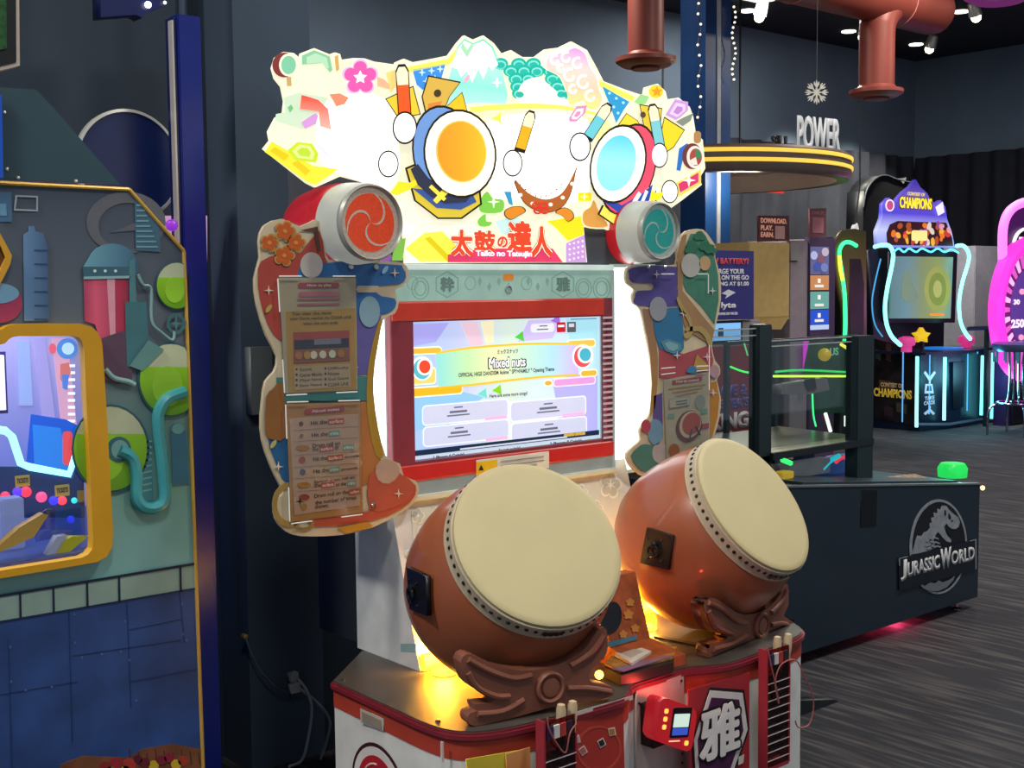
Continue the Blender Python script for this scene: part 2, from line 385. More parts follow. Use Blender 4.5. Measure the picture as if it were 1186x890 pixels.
# coin door in the recess
door = plate('coin_door', [(737, 801), (792, 781), (794, 905), (738, 930)], 2.350, M('#cbbcb4', .35, .3), ped, .012)
for (px, py) in ((789, 789), (790, 873), (790, 884), (740, 815)):
    c = PY(px, py, 2.337); B().lathe([(.004, 0), (.004, .002), (0, .003)], Matrix.Translation(c) @ Matrix.Rotation(math.pi/2, 4, 'X'), 8).make('door_screw', M('#555', .3, 1), ped)
c = PY(746, 849, 2.337); lk = B().lathe([(.012, 0), (.012, .006), (.008, .008), (0, .008)], Matrix.Translation(c) @ Matrix.Rotation(math.pi/2, 4, 'X'), 16).make('lock', M('#c0c0c0', .2, 1), ped, True)
onlobe('red_print', [(797, 800), (868, 779), (868, 930), (799, 945)], 2.289, M('#a82c34', .5), .003)
HX = [(803, 858), (822.5, 798.5), (861, 801.5), (867, 845), (846, 906), (806, 912)]
def shrink(p, k): cx = sum(q[0] for q in p)/len(p); cy = sum(q[1] for q in p)/len(p); return [(cx+(x-cx)*k, cy+(y-cy)*k) for x, y in p]
for k, (s, c) in enumerate(((1.04, '#1c1418'), (.97, '#e0d8d4'), (.82, '#4a1c48'))): onlobe('hexagon_crest', shrink(HX, s), 2.285-k*.002, M(c, .5), .002)
textY('crest_lettering', '雅', 808, 814, 859, 881, 2.278, M('#1a1014', .5), ped, .07)
textY('crest_lettering', '雅', 810, 817, 857, 878, 2.276, M('#efe8e4', .5), ped, .035)
onlobe('confetti_square', [(856, 877), (862, 874), (861, 884), (855, 887)], 2.283, M('#d8d0c8', .5), .001)
# yellow and white print on right corner
plate('yellow_print', [(908, 770), (921, 758), (921, 850), (905, 852)], 2.335, M('#d9b52c', .5), ped, .003)
plate('white_print', [(901, 856), (921, 850), (920, 905), (898, 912)], 2.335, M('#dcd6d0', .5), ped, .003)
textY('yellow_print_lettering', 'の', 906, 808, 920, 832, 2.331, M('#5a2030', .5), ped, .05)
textY('white_print_lettering', '粋', 903, 862, 920, 884, 2.331, M('#6a1a30', .5), ped, .04)
plate('white_border_print', [(664, 826), (733, 806), (733, 811), (665, 831)], YL-.001, M('#c9c0b8', .5), ped, .002)
# ---- card reader with its red housing on an arm
rd = plate('card_reader', rrect(760.5, 815, 806, 865, 9), 2.305, M('#c0202a', .3, 0, .55), T, .05)
# tilt the reader a little, like in the photo: the face leans to the right
rd.rotation_euler = (0, math.radians(12), 0)
WLr = WL[rd]
def rsub(name, x0, y0, x1, y1, mat, t=.003, dy=0, r=.002):
    a, d, z0, z1 = rectY(x0, y0, x1, y1, 2.255); c = WLr
    me = slab_mesh(name, [rrect(a-c.x, z0-c.z, d-c.x, z1-c.z, r)], t, MY(-.025-dy)); me.materials.append(mat)
    o = bpy.data.objects.new(name, me); COL.objects.link(o); o.parent = rd; WL[o] = c; return o
rsub('reader_screen_bezel', 777, 819, 799, 853, M('#15131a', .3), .002, 0, .004)
rsub('reader_screen', 779, 826, 797, 841, E('#cfe6d8', .85), .001, .002)
rsub('reader_screen_footer', 779, 842, 797, 850, E('#3a55c8', .8), .001, .002)
for (px, py) in ((769, 829), (769, 838), (769, 847), (798, 856)):
    rsub('indicator_light', px-2, py-2.6, px+2, py+2.6, E('#ff8a3a', 3), .002, .0, .004)
rsub('tap_symbol', 777, 857.5, 790, 859, E('#ff9a7a', 1.6), .001)
plate('reader_mount', [(756, 820), (770, 815), (772, 862), (757, 868)], 2.340, M('#2a1216', .5), T, .05)
for (x, y) in ((2.10, 2.77), (2.86, 2.70)):
    B().lathe([(.035, .5605), (.035, .568), (.02, .576), (0, .578)], Matrix.Translation((x, y, 0)), 20).make('amber_deck_lamp', E('#ffb428', 6), ped, True)
    l = bpy.data.lights.new('amber_deck_glow', 'POINT'); l.energy = 2.6 if x < 2.5 else 4.0; l.color = (1, .5, .05); l.shadow_soft_size = .03
    lo = bpy.data.objects.new('amber_deck_glow', l); lo.location = (x, y, .605); COL.objects.link(lo)
rl = bpy.data.lights.new('reader_glow', 'POINT'); rl.energy = 1.1; rl.color = (1, .08, .05); rl.shadow_soft_size = .02
ro = bpy.data.objects.new('reader_glow', rl); ro.location = PY(772, 808, 2.27); COL.objects.link(ro)
# ---- cabinet
YS = 2.995
prof = [(3.15, .56), (2.828, .56), (2.97, 1.065), (3.0, 1.07), (3.0, 1.66), (3.15, 1.66)]
cab = B().prism([(2.058, y, z) for y, z in prof], (.985, 0, 0)).make('cabinet', M('#d3d8d8', .4), T)
B().box(2.09, 3.01, 3.15, 3.42, .56, 2.1).make('housing', M('#20262c', .7), cab)
plateX('side_label', [(464, 746), (482, 746), (482, 756), (464, 755)], 2.058, M('#8fb0b0', .5), cab, .001)
# front sloped apron with blossom pattern
na = Vector((0, -(1.065-.56), -(2.97-2.828))).normalized(); na = Vector((0, -.963, .271)); pa = Vector((2.1, 2.97, 1.065))
def apron(name, pts, mat, t=.002, lift=0, **k): return plateP(name, pts, pa+na*lift, na, mat, cab, t, back=False, **k)
apron('apron_panel', [(476, 592), (714, 556), (724, 575), (740, 640), (725, 720), (492, 772), (488, 760)], M('#cdd2c6', .45))
for (cx, cy, r) in ((707, 562, 17), (497, 622, 20), (484, 598, 10), (672, 572, 12), (690, 590, 11), (520, 592, 14), (478, 645, 12), (733, 640, 14)):
    apron('blossom_print', flower(cx, cy, r, 5, .66, .2, .8), M('#e6e9e0', .45), .001, .002)
    apron('blossom_print', flower(cx, cy, r*.82, 5, .66, .2, .8), M('#bcc3b8', .45), .001, .003)
    apron('blossom_centre_print', star(cx, cy, r*.42, r*.1, 6), M('#eef0e8', .45), .001, .004)
# fascia around the monitor
FY = 2.985
def fas(name, x0, y0, x1, y1, Y, mat, t=.004, **k): return rplate(name, x0, y0, x1, y1, Y, mat, cab, t, **k)
xl, xr = PY(455, 450, FY-.03).x, PY(711, 450, FY-.034).x
def zat(px, py, Y=FY): return PY(px, py, Y).z
zt, zr1, zs1, zs0, zr0, zl = zat(590, 306.5), zat(590, 347), zat(590, 369.5), zat(590, 520.5), zat(590, 541.5), zat(590, 552)
zh = zat(590, 313.2)
RED = M('#c3262a', .35, 0, .25, .1)
sx0, sx1 = PY(470.5, 450, YS).x, PY(694, 450, YS).x
bz = link('monitor_bezel', slab_mesh('b', [[(xl, zr0), (xr, zr0), (xr, zr1), (xl, zr1)], [(sx0, zs0), (sx1, zs0), (sx1, zs1), (sx0, zs1)]], .03, MY(FY)), M('#8a3440', .4), T)
B().prism([(xl, FY-.03, zs1+.004), (xl, FY-.034, zs1+.008), (xl, FY-.034, zr1-.006), (xl, FY-.03, zr1)], (xr-xl-.045, 0, 0)).make('red_bar', M('#cf3a28', .4, 0, .35), bz)
B().prism([(xl, FY-.03, zr0), (xl, FY-.034, zr0+.006), (xl, FY-.034, zs0-.012), (xl, FY-.03, zs0-.008)], (xr-xl, 0, 0)).make('red_bar', M('#cf2620', .4, 0, .35), bz)
for k in range(22):
    z = zs0+.005+(zs1-zs0-.01)*k/21
    B().box(xr-.047, xr-.004, FY-.034, FY-.03, z-.0035, z+.0035).make('louvre', M('#d8c4c8', .3, 0, .35), bz)
mint = B().box(xl, xr+.004, FY-.022, FY, zr1, zh).make('mint_panel', M('#a8cfc0', .4, 0, .42), T)
B().box(xl-.02, xr+.004, FY-.036, FY, zh, zt, .003).make('white_ledge', M('#dff2ea', .4, 0, .55), cab)
B().box(xl, xr+.004, FY-.028, FY, zl-.012, zr0).make('ledge', M('#c8d6d0', .4, 0, .1), cab)
B().box(xl, xr+.006, FY-.045, FY, zl-.030, zl-.012, .003).make('ledge_lip', M('#cfd6c4', .4), cab)
B().box(xr-.002, xr+.004, FY-.035, FY, zl-.03, zh).make('clear_edge', M('#b8ccc8', .15, 0, .3), cab)
FM = FY-.022
for (cx, ch) in ((518, '粋'), (652, '雅')):
    hexa = [(cx+15*math.sin(math.pi/3*k), 329.5-15.5*math.cos(math.pi/3*k)) for k in range(6)]
    plate('mint_hexagon', hexa, FM, M('#8fb8aa', .5, 0, .35), mint, .001, 0, [shrink(hexa, .92)])
    textY('mint_lettering', ch, cx-8, 321, cx+8, 338, FM-.001, M('#76968c', .5, 0, .3), mint, .04)
for (cx, r) in ((487, 13), (545, 8), (610, 8), (676, 12), (697, 13), (478, 8)):
    cy = 334 if r > 9 else 328
    plate('mint_ring', ell(cx, cy, r*.8, r), FM, M('#94bcae', .5, 0, .36), mint, .001, 0, [ell(cx, cy, r*.7, r*.9)])
    if r > 9: plate('mint_ring', ell(cx, cy, r*.55, r*.7), FM, M('#94bcae', .5, 0, .36), mint, .001, 0, [ell(cx, cy, r*.45, r*.58)])
for k in range(7): plate('mint_diamond', star(556+k*11+(12 if k > 3 else 0), 326+(k % 2)*6, 5, 2.2, 2), FM, M('#93baac', .5, 0, .36), mint, .001)
plate('orange_badge', rrect(583, 317.5, 595, 325, 2.5), FM, M('#e08a30', .5, 0, .5), mint, .002)
c = PY(588.5, 335.5, FM); B().lathe([(.014, 0), (.014, .004), (.011, .005), (.011, .002), (0, .002)], Matrix.Translation(c) @ Matrix.Rotation(math.pi/2, 4, 'X'), 20).make('camera_eye', M('#9fb2a8', .3), mint, True)
# warning label below monitor
wl = rplate('warning_label', 552, 528, 636, 548, FY-.035, M('#dfe6dc', .5), cab, .002)
rplate('warning_label_yellow', 552, 534, 576, 549, FY-.037, M('#e6c51c', .5), cab, .001)
plate('warning_triangle', [(554.5, 545), (557.5, 539), (560.5, 545)], FY-.039, M('#2a2410', .5), cab, .001)
for k in range(3): rplate('warning_print_line', 580, 531.5+k*4.5, 630-8*(k == 2), 532.5+k*4.5, FY-.038, M('#8a948c', .5), cab, .001)
# screen
scr = link('screen', slab_mesh('s', [[(sx0, zs0), (sx1, zs0), (sx1, zs1), (sx0, zs1)]], .004, MY(YS)), GRAD('#9fc6f2', '#b9e4f4', 0, .95, .3, 1, ('#c6cdf4', '#d8ecdc', '#cfe6f8')), T)
SY = YS-.004
def S(name, pts, k, mat, sm=0, **kw): return plate(name, pts, SY-.0007*k, mat, scr, .0007, sm, **kw)
def SR(name, x0, y0, x1, y1, k, mat, r=0, hole=None): return rplate(name, x0, y0, x1, y1, SY-.0007*k, mat, scr, .0007, r, hole)
def ST(s, x0, y0, x1, y1, mat, k=8, bold=.02): return textY('screen_text', s, x0, y0, x1, y1, SY-.0007*k-.0004, mat, scr, bold, 0, 0)
S('screen_ray', [(472, 376), (520, 374), (505, 396), (472, 402)], 1, E('#a9a6ec'))
S('screen_ray', [(533, 373), (553, 373), (560, 399), (545, 401)], 1, E('#e6c6d6'))
S('screen_ray', [(557, 372.5), (572, 371.5), (572, 397), (563, 399)], 1, E('#f0e8c0'))
S('screen_ray', [(612, 371), (650, 369.5), (640, 392), (600, 396)], 1, E('#cdbff0'))
S('screen_ray', [(655, 369), (692, 368), (692, 400), (660, 395)], 1, E('#a8e0ee'))
S('screen_hill', [(474, 452), (520, 450), (560, 460), (530, 490), (475, 500)], 1, E('#8fc4f4'))
S('screen_hill', [(640, 440), (692, 430), (692, 500), (650, 505)], 1, E('#b0aef4'))
for (x0, y0, x1, y1, c) in ((473, 402, 512, 411, '#e6b83a'), (475, 447, 536, 459, '#e6b422'), (476, 426, 505, 446, '#f0d070'), (657, 393, 690, 403, '#e6c050'), (672, 428, 692, 437, '#e0b63a'), (630, 440, 640, 448, '#e0a838')):
    SR('screen_gold_cloud', x0, y0, x1, y1, 2, E('#fff6d8'), .012); SR('screen_gold_cloud', x0+1, y0+1.5, x1-1, y1-1.5, 3, E(c), .01)
ban = smooth_loop([(505, 408), (540, 402.5), (580, 399), (620, 397), (668, 397)], 5, False)+smooth_loop([(670, 436), (630, 438), (590, 442), (550, 447), (508, 451)], 5, False)
S('screen_banner_edge', ban, 3, E('#e8c53a'))
S('screen_banner', [(x, y+(2.6 if i < len(ban)/2 else -2.6)) for i, (x, y) in enumerate(ban)], 4, GRAD('#8fe0dc', '#d8b8ee', 0, .95, .4, 1, ('#c4ecb0', '#eef0b8', '#c8f0d8', '#b4e4f0')))
for (cx, cy, c1, c2) in ((491, 425, '#f24a30', '#58b8c8'), (677, 411, '#4ab0c8', '#e0505a')):
    S('screen_drum_print', ell(cx-2, cy+2, 12, 14), 5, E('#ffffff')); S('screen_drum_print', ell(cx-2, cy+2.5, 10, 12), 6, E(c2)); S('screen_drum_print', ell(cx+1, cy, 9, 10), 7, E('#f4f2e6')); S('screen_drum_print', ell(cx+1, cy, 6.5, 7.6), 8, E(c1))
ST('ミックスナッツ', 576, 404.5, 600, 410, E('#3c3c40'), 6, .03)
ST('Mixed nuts', 565, 413, 610, 427, E('#26282c', .8), 6, -.085); ST('Mixed nuts', 566.4, 414.4, 608.6, 425.6, E('#ffffff', 1.1), 9, -.02)
ST('OFFICIAL HIGE DANDISM Anime " SPY×FAMILY " Opening Theme', 531, 428.5, 642, 435, E('#45464a', .8), 6, .03)
SR('screen_pink_tag', 641, 437, 690, 447, 5, E('#ffe8f6'), .012); SR('screen_pink_tag', 642, 438.3, 689, 445.7, 6, E('#dc9cd8'), .01)
SR('screen_status_box', 615, 375, 642, 385, 3, E('#eef0f8'), .01)
for (x, y, w) in ((625, 377, 9), (622, 381, 13)): SR('screen_text_line', x, y, x+w, y+1.4, 4, E('#70707c'))
SR('screen_red_badge', 645, 373.5, 655, 385, 3, E('#c8202c')); SR('screen_badge_print', 646.5, 376.5, 653.5, 379, 4, E('#ffffff')); SR('screen_grey_badge', 657, 373, 667, 385, 3, E('#5a5c64')); SR('screen_badge_print', 659, 375, 665, 379, 4, E('#d8d8e0'))
SR('screen_top_strip', 661, 368.6, 691, 370.4, 3, E('#7f9cc0'))
for (x, y, c) in ((603, 390, '#58c84a'), (577, 452, '#86d020'), (560, 456, '#70d8c8'), (533, 530, '#b080e0'), (680, 505, '#8ad860'), (645, 371, '#a070d8')):
    S('screen_leaf', star(x, y, 7, 3.4, 3, .4), 2, E(c))
ST('Here are some more songs!', 567, 455, 611, 460.5, E('#4a4a52'), 6, .03)
for (x0, y0, x1, y1) in ((489, 466, 589, 489), (591, 462, 679, 485), (490, 490, 590, 513), (592, 486, 680, 508)):
    SR('screen_song_box', x0, y0, x1, y1, 4, E('#f4f6ff', .95), .014); SR('screen_song_box', x0+1, y0+1.2, x1-1, y1-1.2, 5, E('#d3d8f2', .85), .012)
    m = (x0+x1)/2
    for j, wd in enumerate((10, 20, 26)): SR('screen_text_line', m-wd/2-(8 if x0 < 500 else 0), y0+5+j*4.6, m+wd/2-(8 if x0 < 500 else 0), y0+6.6+j*4.6+(1 if j == 1 else 0), 6, E('#66687a'))
    SR('screen_song_tag', x1-27, y1-6.5, x1-2, y1-3, 6, E('#f0c24a' if (x0 > 590 and y0 > 480) else '#ecb4dc'))
SR('screen_dark_strip', sx0 and 475, 510.5, 694, 516.5, 6, E('#1c2c48', .8)); SR('screen_text_line', 533, 512.6, 657, 514.4, 7, E('#c8d0e0'))
SR('screen_credit_strip', 475, 516.5, 694, 520.3, 4, E('#c9d9ea', .85))
ST('1 Player: 4 Coin(s)', 502, 526.5, 538, 531.5, E('#4a5060'), 7, .05); ST('Insert coin(s)', 578, 518.5, 603, 523.5, E('#4a5060'), 7, .05); ST('2 Players: 8 Coin(s)', 637, 510.5, 674, 515.5, E('#4a5060'), 7, .05)

# ---- side light panels (white lit diffusers either side of the monitor)
LIT = M('#f4fbff', .5, 0, 2.6, .01)
zp1, zp0 = zat(730, 309, 2.99), zat(730, 543, 2.99)
for (a, b) in ((xr+.006, xr+.23), (xl-.17, xl-.004)):
    lp = B().box(a, b, 2.985, 3.03, zp0, zp1, .002).make('light_panel', LIT, T)
    B().box(a, b, 3.03, 3.07, zp0, zp1).make('panel_back', M('#9aa0a4', .5), lp)
    B().box(a, b, 2.975, 3.04, zp0-.012, zp0).make('panel_frame', M('#c8d4d4', .3), lp); B().box(a, b, 2.975, 3.04, zp1, zp1+.008).make('panel_frame', M('#bfe0da', .3, 0, .3), lp)
# amber lamps under the drums
for (x0, x1) in ((2.062, 2.30), (2.74, 3.03)):
    B().box(x0, x1, 2.812, 2.826, .563, .61).make('amber_lamp', E('#ffb020', 3.5), cab)
    l = bpy.data.lights.new('amber_glow', 'AREA'); l.shape = 'RECTANGLE'; l.size = x1-x0; l.size_y = .05; l.energy = 7; l.color = (1, .55, .08)
    lo = bpy.data.objects.new('amber_glow', l); lo.location = ((x0+x1)/2, 2.805, .60); lo.rotation_euler = (math.radians(80), 0, 0); COL.objects.link(lo)
B().prism([(*PZ(759, 737, .5605).xy, .5605), (*PZ(824, 750, .5605).xy, .5605), (*PZ(823, 753, .5605).xy, .5605), (*PZ(757, 739, .5605).xy, .5605)], (0, 0, .005)).make('deck_slot', M('#2a2620', .5), ped)

# ---- the two drums
SHELL = M('#9c5638', .36, 0, 0, .08, 4, .5, 0, .25); CREAM = M('#b9ae84', .55, 0, 0, .06, 5); RIMC = M('#b3a68e', .5); STANDM = M('#84513f', .42, 0, 0, .1, 6, .5, .05)
BLK = M('#15161a', .35)
def drum(c, az, el, R, plate_px, tape_px):
    az = math.radians(az); el = math.radians(el)
    n = Vector((math.sin(az)*math.cos(el), -math.cos(az)*math.cos(el), math.sin(el)))
    a = n.cross(Vector((0, 0, 1))).normalized(); b = n.cross(a).normalized()
    mw = Matrix(((a.x, b.x, n.x, c[0]), (a.y, b.y, n.y, c[1]), (a.z, b.z, n.z, c[2]), (0, 0, 0, 1)))
    sh = B().lathe([(.72*R, -1.80*R), (.92*R, -1.78*R), (1.03*R, -1.66*R), (1.13*R, -1.48*R), (1.185*R, -1.25*R), (1.195*R, -1.0*R), (1.175*R, -.75*R), (1.13*R, -.5*R), (1.07*R, -.3*R), (1.03*R, -.22*R), (1.0*R, -.21*R)], mw, 64).make('drum', SHELL, T, True)
    B().lathe([(1.045*R, -.235*R), (1.055*R, -.225*R), (1.04*R, -.195*R), (1.035*R, -.05*R), (1.0*R, -.045*R)], mw, 64, False).make('rim_band', RIMC, sh, True)
    B().lathe([(1.0*R, -.06*R), (1.012*R, -.04*R), (1.008*R, -.012*R), (.985*R, 0), (.93*R, .002*R), (0, .002*R)], mw, 64).make('drum_head', CREAM, sh, True)
    bb = B(); k = 60
    for i in range(k):
        t = 2*math.pi*i/k; q = mw @ Vector((1.036*R*math.cos(t), 1.036*R*math.sin(t), -.125*R)); d = (mw.to_3x3() @ Vector((math.cos(t), math.sin(t), 0)))
        bb.lathe([(.006, 0), (.0055, .0025), (.003, .004), (0, .0045)], Matrix.Translation(q) @ d.to_track_quat('Z', 'Y').to_matrix().to_4x4(), 8)
    tag(bb.make('rivets', M('#1e1c1a', .4), sh, True), None, None, None, 'stuff')
    # square ring plate on the shell: found where the photo's ray meets the shell
    def hit(px, py, grow=1.0):
        d = ray(px, py); inv = mw.inverted(); o = inv @ CAM; dd = inv.to_3x3() @ d
        best = None
        for i in range(4000):
            s = 2.2+i*.0008; p = o+dd*s
            z = p.z/R
            if -2.2 < z < -.22:
                pts = [(-2.2, .86), (-1.95, 1.0), (-1.6, 1.12), (-1.25, 1.185), (-1.0, 1.195), (-.75, 1.175), (-.5, 1.13), (-.3, 1.07), (-.21, 1.03)]
                for (z0, r0), (z1, r1) in zip(pts, pts[1:]):
                    if z0 <= z <= z1:
                        rr = R*(r0+(r1-r0)*(z-z0)/(z1-z0))*grow
                        if math.hypot(p.x, p.y) < rr: best = p; break
                if best is not None: break
        if best is None: return None
        nn = Vector((best.x, best.y, 0)).normalized()
        return mw @ best, (mw.to_3x3() @ nn).normalized()
    cen = (sum(p[0] for p in plate_px)/4, sum(p[1] for p in plate_px)/4); h = hit(*cen)
    if h:
        p, nn = h
        pl = plateP('ring_plate', plate_px, p+nn*.010, nn, BLK, sh, .014)
        t1 = (Vector((0, 0, 1))-nn*nn.z).normalized(); t2 = t1.cross(nn)
        pc = p+nn*.014
        for (u, v) in ((-1, -1), (-1, 1), (1, -1), (1, 1)):
            q = pc+t2*u*.026+t1*v*.030; B().lathe([(.004, -.006), (.004, .001), (0, .003)], Matrix.Translation(q) @ nn.to_track_quat('Z', 'Y').to_matrix().to_4x4(), 8).make('plate_bolt', M('#3a3c40', .3, .6), sh)
        B().tube([pc+t2*.017*math.cos(t)+t1*(.017*math.sin(t)-.004)+nn*.006 for t in [2*math.pi*i/16 for i in range(16)]], .0045, 8, True).make('ring', M('#2a2c32', .25, .7), sh, True)
        B().lathe([(.012, -.004), (.012, .006), (.006, .010), (0, .010)], Matrix.Translation(pc+t1*.014) @ nn.to_track_quat('Z', 'Y').to_matrix().to_4x4(), 12).make('ring_boss', M('#24262c', .3, .6), sh, True)
    # torn dark tape patch on the rim
    t0 = [PP(x, y, c, n) for x, y in tape_px]
    bt = B()
    m3 = mw.inverted()
    loc = [m3 @ q for q in t0]; a0 = math.atan2(loc[0].y, loc[0].x); a1 = math.atan2(loc[1].y, loc[1].x)
    bt.grid([[mw @ Vector((1.047*R*math.cos(a0+(a1-a0)*i/10), 1.047*R*math.sin(a0+(a1-a0)*i/10), (zz+.018*math.sin(i*2.3))*R)) for i in range(11)] for zz in (-.19, -.1)])
    bt.make('scuff_patch', M('#3a3230', .25, .3, 0, .5, 60), sh)
    return sh, mw
dl, ml = drum((2.138, 2.40, .989), -13, 37.0, .2335, [(470.5, 657), (493, 668), (494.5, 714), (474, 706)], [(634, 734), (660, 731)])
dr, mr = drum((3.031, 2.40, .987), 9, 36.5, .2325, [(749, 611.5), (778.5, 621), (773.5, 660.5), (741, 652.5)], [(902, 669), (918, 661)])
# ---- stands
def z6(pts): return [(370+x/2.4054, 520+y/2.4054) for x, y in pts]
def z7(pts): return [(660+x/2.2267, 490+y/2.2267) for x, y in pts]
def stand(sh, pts, az, foot, med, ridges, z=.561):
    az = math.radians(az); n = Vector((math.sin(az), -math.cos(az), 0)); p0 = PZ(foot[0], foot[1], z)
    st = plateP('drum_stand', pts, p0, n, STANDM, T, .045, 2)
    bm = bmesh.new(); bm.from_mesh(st.data)
    zmin = z-WL[st].z
    for v in bm.verts: v.co.z = max(v.co.z, zmin)
    bm.to_mesh(st.data); bm.free()
    bv = st.modifiers.new('soft_edges', 'BEVEL'); bv.width = .006; bv.segments = 2; bv.limit_method = 'ANGLE'
    q = PP(med[0], med[1], p0, n); mt = Matrix.Translation(q) @ n.to_track_quat('Z', 'Y').to_matrix().to_4x4()
    B().lathe([(.042, -.005), (.042, .010), (.037, .015), (.031, .012), (.029, .006), (.026, .006), (.024, .012), (.0, .014)], mt, 32).make('medallion', STANDM, st, True)
    for r in ridges:
        P = [PP(x, y, p0+n*.004, n) for x, y in smooth_loop(r, 4, False)]
        B().tube(P, .008, 8).make('raised_ridge', STANDM, st, True)
    return st
SL = z6([(393, 595), (412, 572), (440, 580), (490, 605), (560, 618), (630, 612), (700, 588), (745, 550), (780, 502), (800, 505), (803, 550), (792, 585), (760, 612), (752, 645), (775, 655), (815, 664), (818, 688), (760, 704), (690, 716), (640, 722), (560, 745), (480, 764), (432, 776), (412, 758), (418, 738), (438, 730), (432, 712), (478, 708), (488, 690), (440, 672), (408, 650)])
stand(dl, SL, -13, (548, 842), z6([(640, 663)])[0], [z6([(415, 588), (470, 618), (540, 640), (590, 632)]), z6([(700, 605), (755, 570), (792, 520)]), z6([(440, 740), (510, 732), (570, 700)]), z6([(690, 668), (750, 668), (812, 678)]), z6([(415, 625), (440, 665), (490, 690), (530, 690)])])
SR_ = z7([(345, 470), (360, 452), (385, 458), (430, 490), (470, 494), (512, 478), (545, 440), (562, 415), (564, 470), (552, 498), (575, 514), (577, 540), (510, 566), (440, 592), (385, 608), (360, 606), (362, 572), (398, 562), (408, 546), (375, 540), (356, 510)])
stand(dr, SR_, 9, (823, 762), z7([(490, 522)])[0], [z7([(358, 464), (395, 482), (430, 510), (455, 515)]), z7([(520, 490), (548, 460), (560, 432)]), z7([(370, 585), (420, 570), (455, 548)]), z7([(520, 522), (550, 518), (572, 528)]), z7([(358, 485), (375, 525), (420, 545)])])
B().box(2.14, 2.22, 2.50, 2.58, .561, .75).make('drum_support', BLK, T); B().box(3.03, 3.11, 2.48, 2.56, .561, .75).make('drum_support', BLK, T)
# ---- centre console with the card touch pad
con = B().prism([(2.50, 2.36, .561), (2.50, 2.36, .592), (2.50, 2.50, .612), (2.50, 2.56, .80), (2.50, 2.60, .80), (2.50, 2.60, .561)], (.165, 0, 0)).make('console', M('#a8562e', .4, 0, 0, .35, 25), T)
def onz(name, pts, z, mat, parent, t=.004):
    P = [PZ(x, y, z) for x, y in pts]; return B().prism([(q.x, q.y, z-t) for q in P], (0, 0, t)).make(name, mat, parent)
onz('console_tray', [(699, 772), (718, 752), (784, 752), (779, 768), (719, 783)], .590, M('#2a2426', .35), con, .029)
onz('console_print', [(700, 769), (718, 748), (784, 749), (779, 762), (719, 777)], .596, M('#b8863c', .45, 0, 0, .6, 40), con, .005)
onz('console_lilac_edge', [(708, 775), (770, 759), (780, 760), (722, 778)], .598, M('#7a5a78', .4), con, .002)
onz('touch_pad', [(712, 757.5), (733, 747), (754.5, 754.5), (732, 768)], .606, M('#d8cfc2', .4), con, .008)
onz('touch_pad_print', [(719, 757), (733, 751), (745, 755), (731, 762)], .6065, M('#b8ada0', .4), con, .0006)
cn = Vector((0, -.953, .304)); cp = Vector((2.58, 2.50, .612))
plateP('console_oval', ell(708, 716, 12, 19, .2), cp+cn*.003, cn, M('#16181e', .3), con, .002)
plateP('console_blue_strip', [(704, 744), (737, 736), (738, 741), (706, 750)], cp+cn*.004, cn, M('#4a7a90', .4), con, .003)
for (x, y, r) in ((728, 712, 6), (736, 728, 5), (722, 735, 5), (730, 698, 5)): plateP('console_dot_print', flower(x, y, r), cp+cn*.004, cn, M('#c8843a', .4), con, .002)
al = B().lathe(*ball(PZ(694, 782, .60), .012, 8)); al.make('amber_bulb', E('#ffc040', 9), con, True)
# ---- drumstick holders on the pedestal front and the sticks
def holder(name, o, sx):
    # o: world point of the top left front corner of the holder
    h = B().box(o.x, o.x+.105, o.y-.034, o.y-.031, o.z-.36, o.z, .001).make('stick_holder', GLASS('#c45a60', .08), T)
    B().box(o.x-.004, o.x+.002, o.y-.037, o.y-.004, o.z-.36, o.z+.004, .001).make('holder_side', M('#a03440', .3), h)
    B().box(o.x+.103, o.x+.109, o.y-.037, o.y-.004, o.z-.36, o.z-.05, .001).make('holder_side', M('#a03440', .3), h)
    for k in range(10): B().tube([(o.x, o.y-.037, o.z-.10-k*.026), (o.x+.105, o.y-.037, o.z-.10-k*.026)], .0016, 5).make('holder_wire', M('#d8c0c0', .3, .5), h)
    B().box(o.x, o.x+.105, o.y-.035, o.y-.004, o.z-.366, o.z-.356).make('holder_floor', M('#a03440', .3), h)
    for k, c in enumerate(('#2c2450', '#d8d0c8', '#b03a34', '#2c2430')):
        B().box(o.x+.006+k*.022, o.x+.024+k*.022, o.y-.0405, o.y-.035, o.z-.045, o.z-.012).make('holder_card', M(c, .5), h)
    B().box(o.x+.004, o.x+.05, o.y-.008, o.y-.005, o.z-.34, o.z-.09).make('holder_print', M('#a08a4a', .5), h); B().box(o.x+.052, o.x+.102, o.y-.008, o.y-.005, o.z-.34, o.z-.09).make('holder_print', M('#5a3a40', .5), h)
    return h
HA = PY(620, 834, 2.27); HB = PY(878, 752, 2.278)
holder('a', HA, 1); holder('b', HB, 1)
def stick(o, dx, tilt, lab, grp):
    mw = Matrix.Translation((o.x+dx, o.y-.020, o.z-.33)) @ Matrix.Rotation(tilt, 4, 'Y')
    t = thing('drumstick', lab, 'drumstick', (o.x+dx, o.y-.020, o.z-.33), grp)
    B().lathe([(.009, 0), (.0105, .02), (.0105, .30)], mw, 14).make('shaft', M('#b59a6a', .6), t, True)
    B().lathe([(.0118, .02), (.0118, .28)], mw, 14).make('grip', M('#2c3f78', .6), t, True)
    B().lathe([(.011, .30), (.0125, .315), (.0125, .345), (.010, .358), (.0, .362)], mw, 14).make('tip', M('#c2ad8a', .6), t, True)
stick(HA, .062, .02, 'left drumstick of the pair in the holder under the left drum', 'drumsticks in front holders')
stick(HA, .088, .06, 'right drumstick of the pair in the holder under the left drum', 'drumsticks in front holders')
stick(HB, .052, .04, 'left drumstick of the pair in the holder under the right drum', 'drumsticks in front holders')
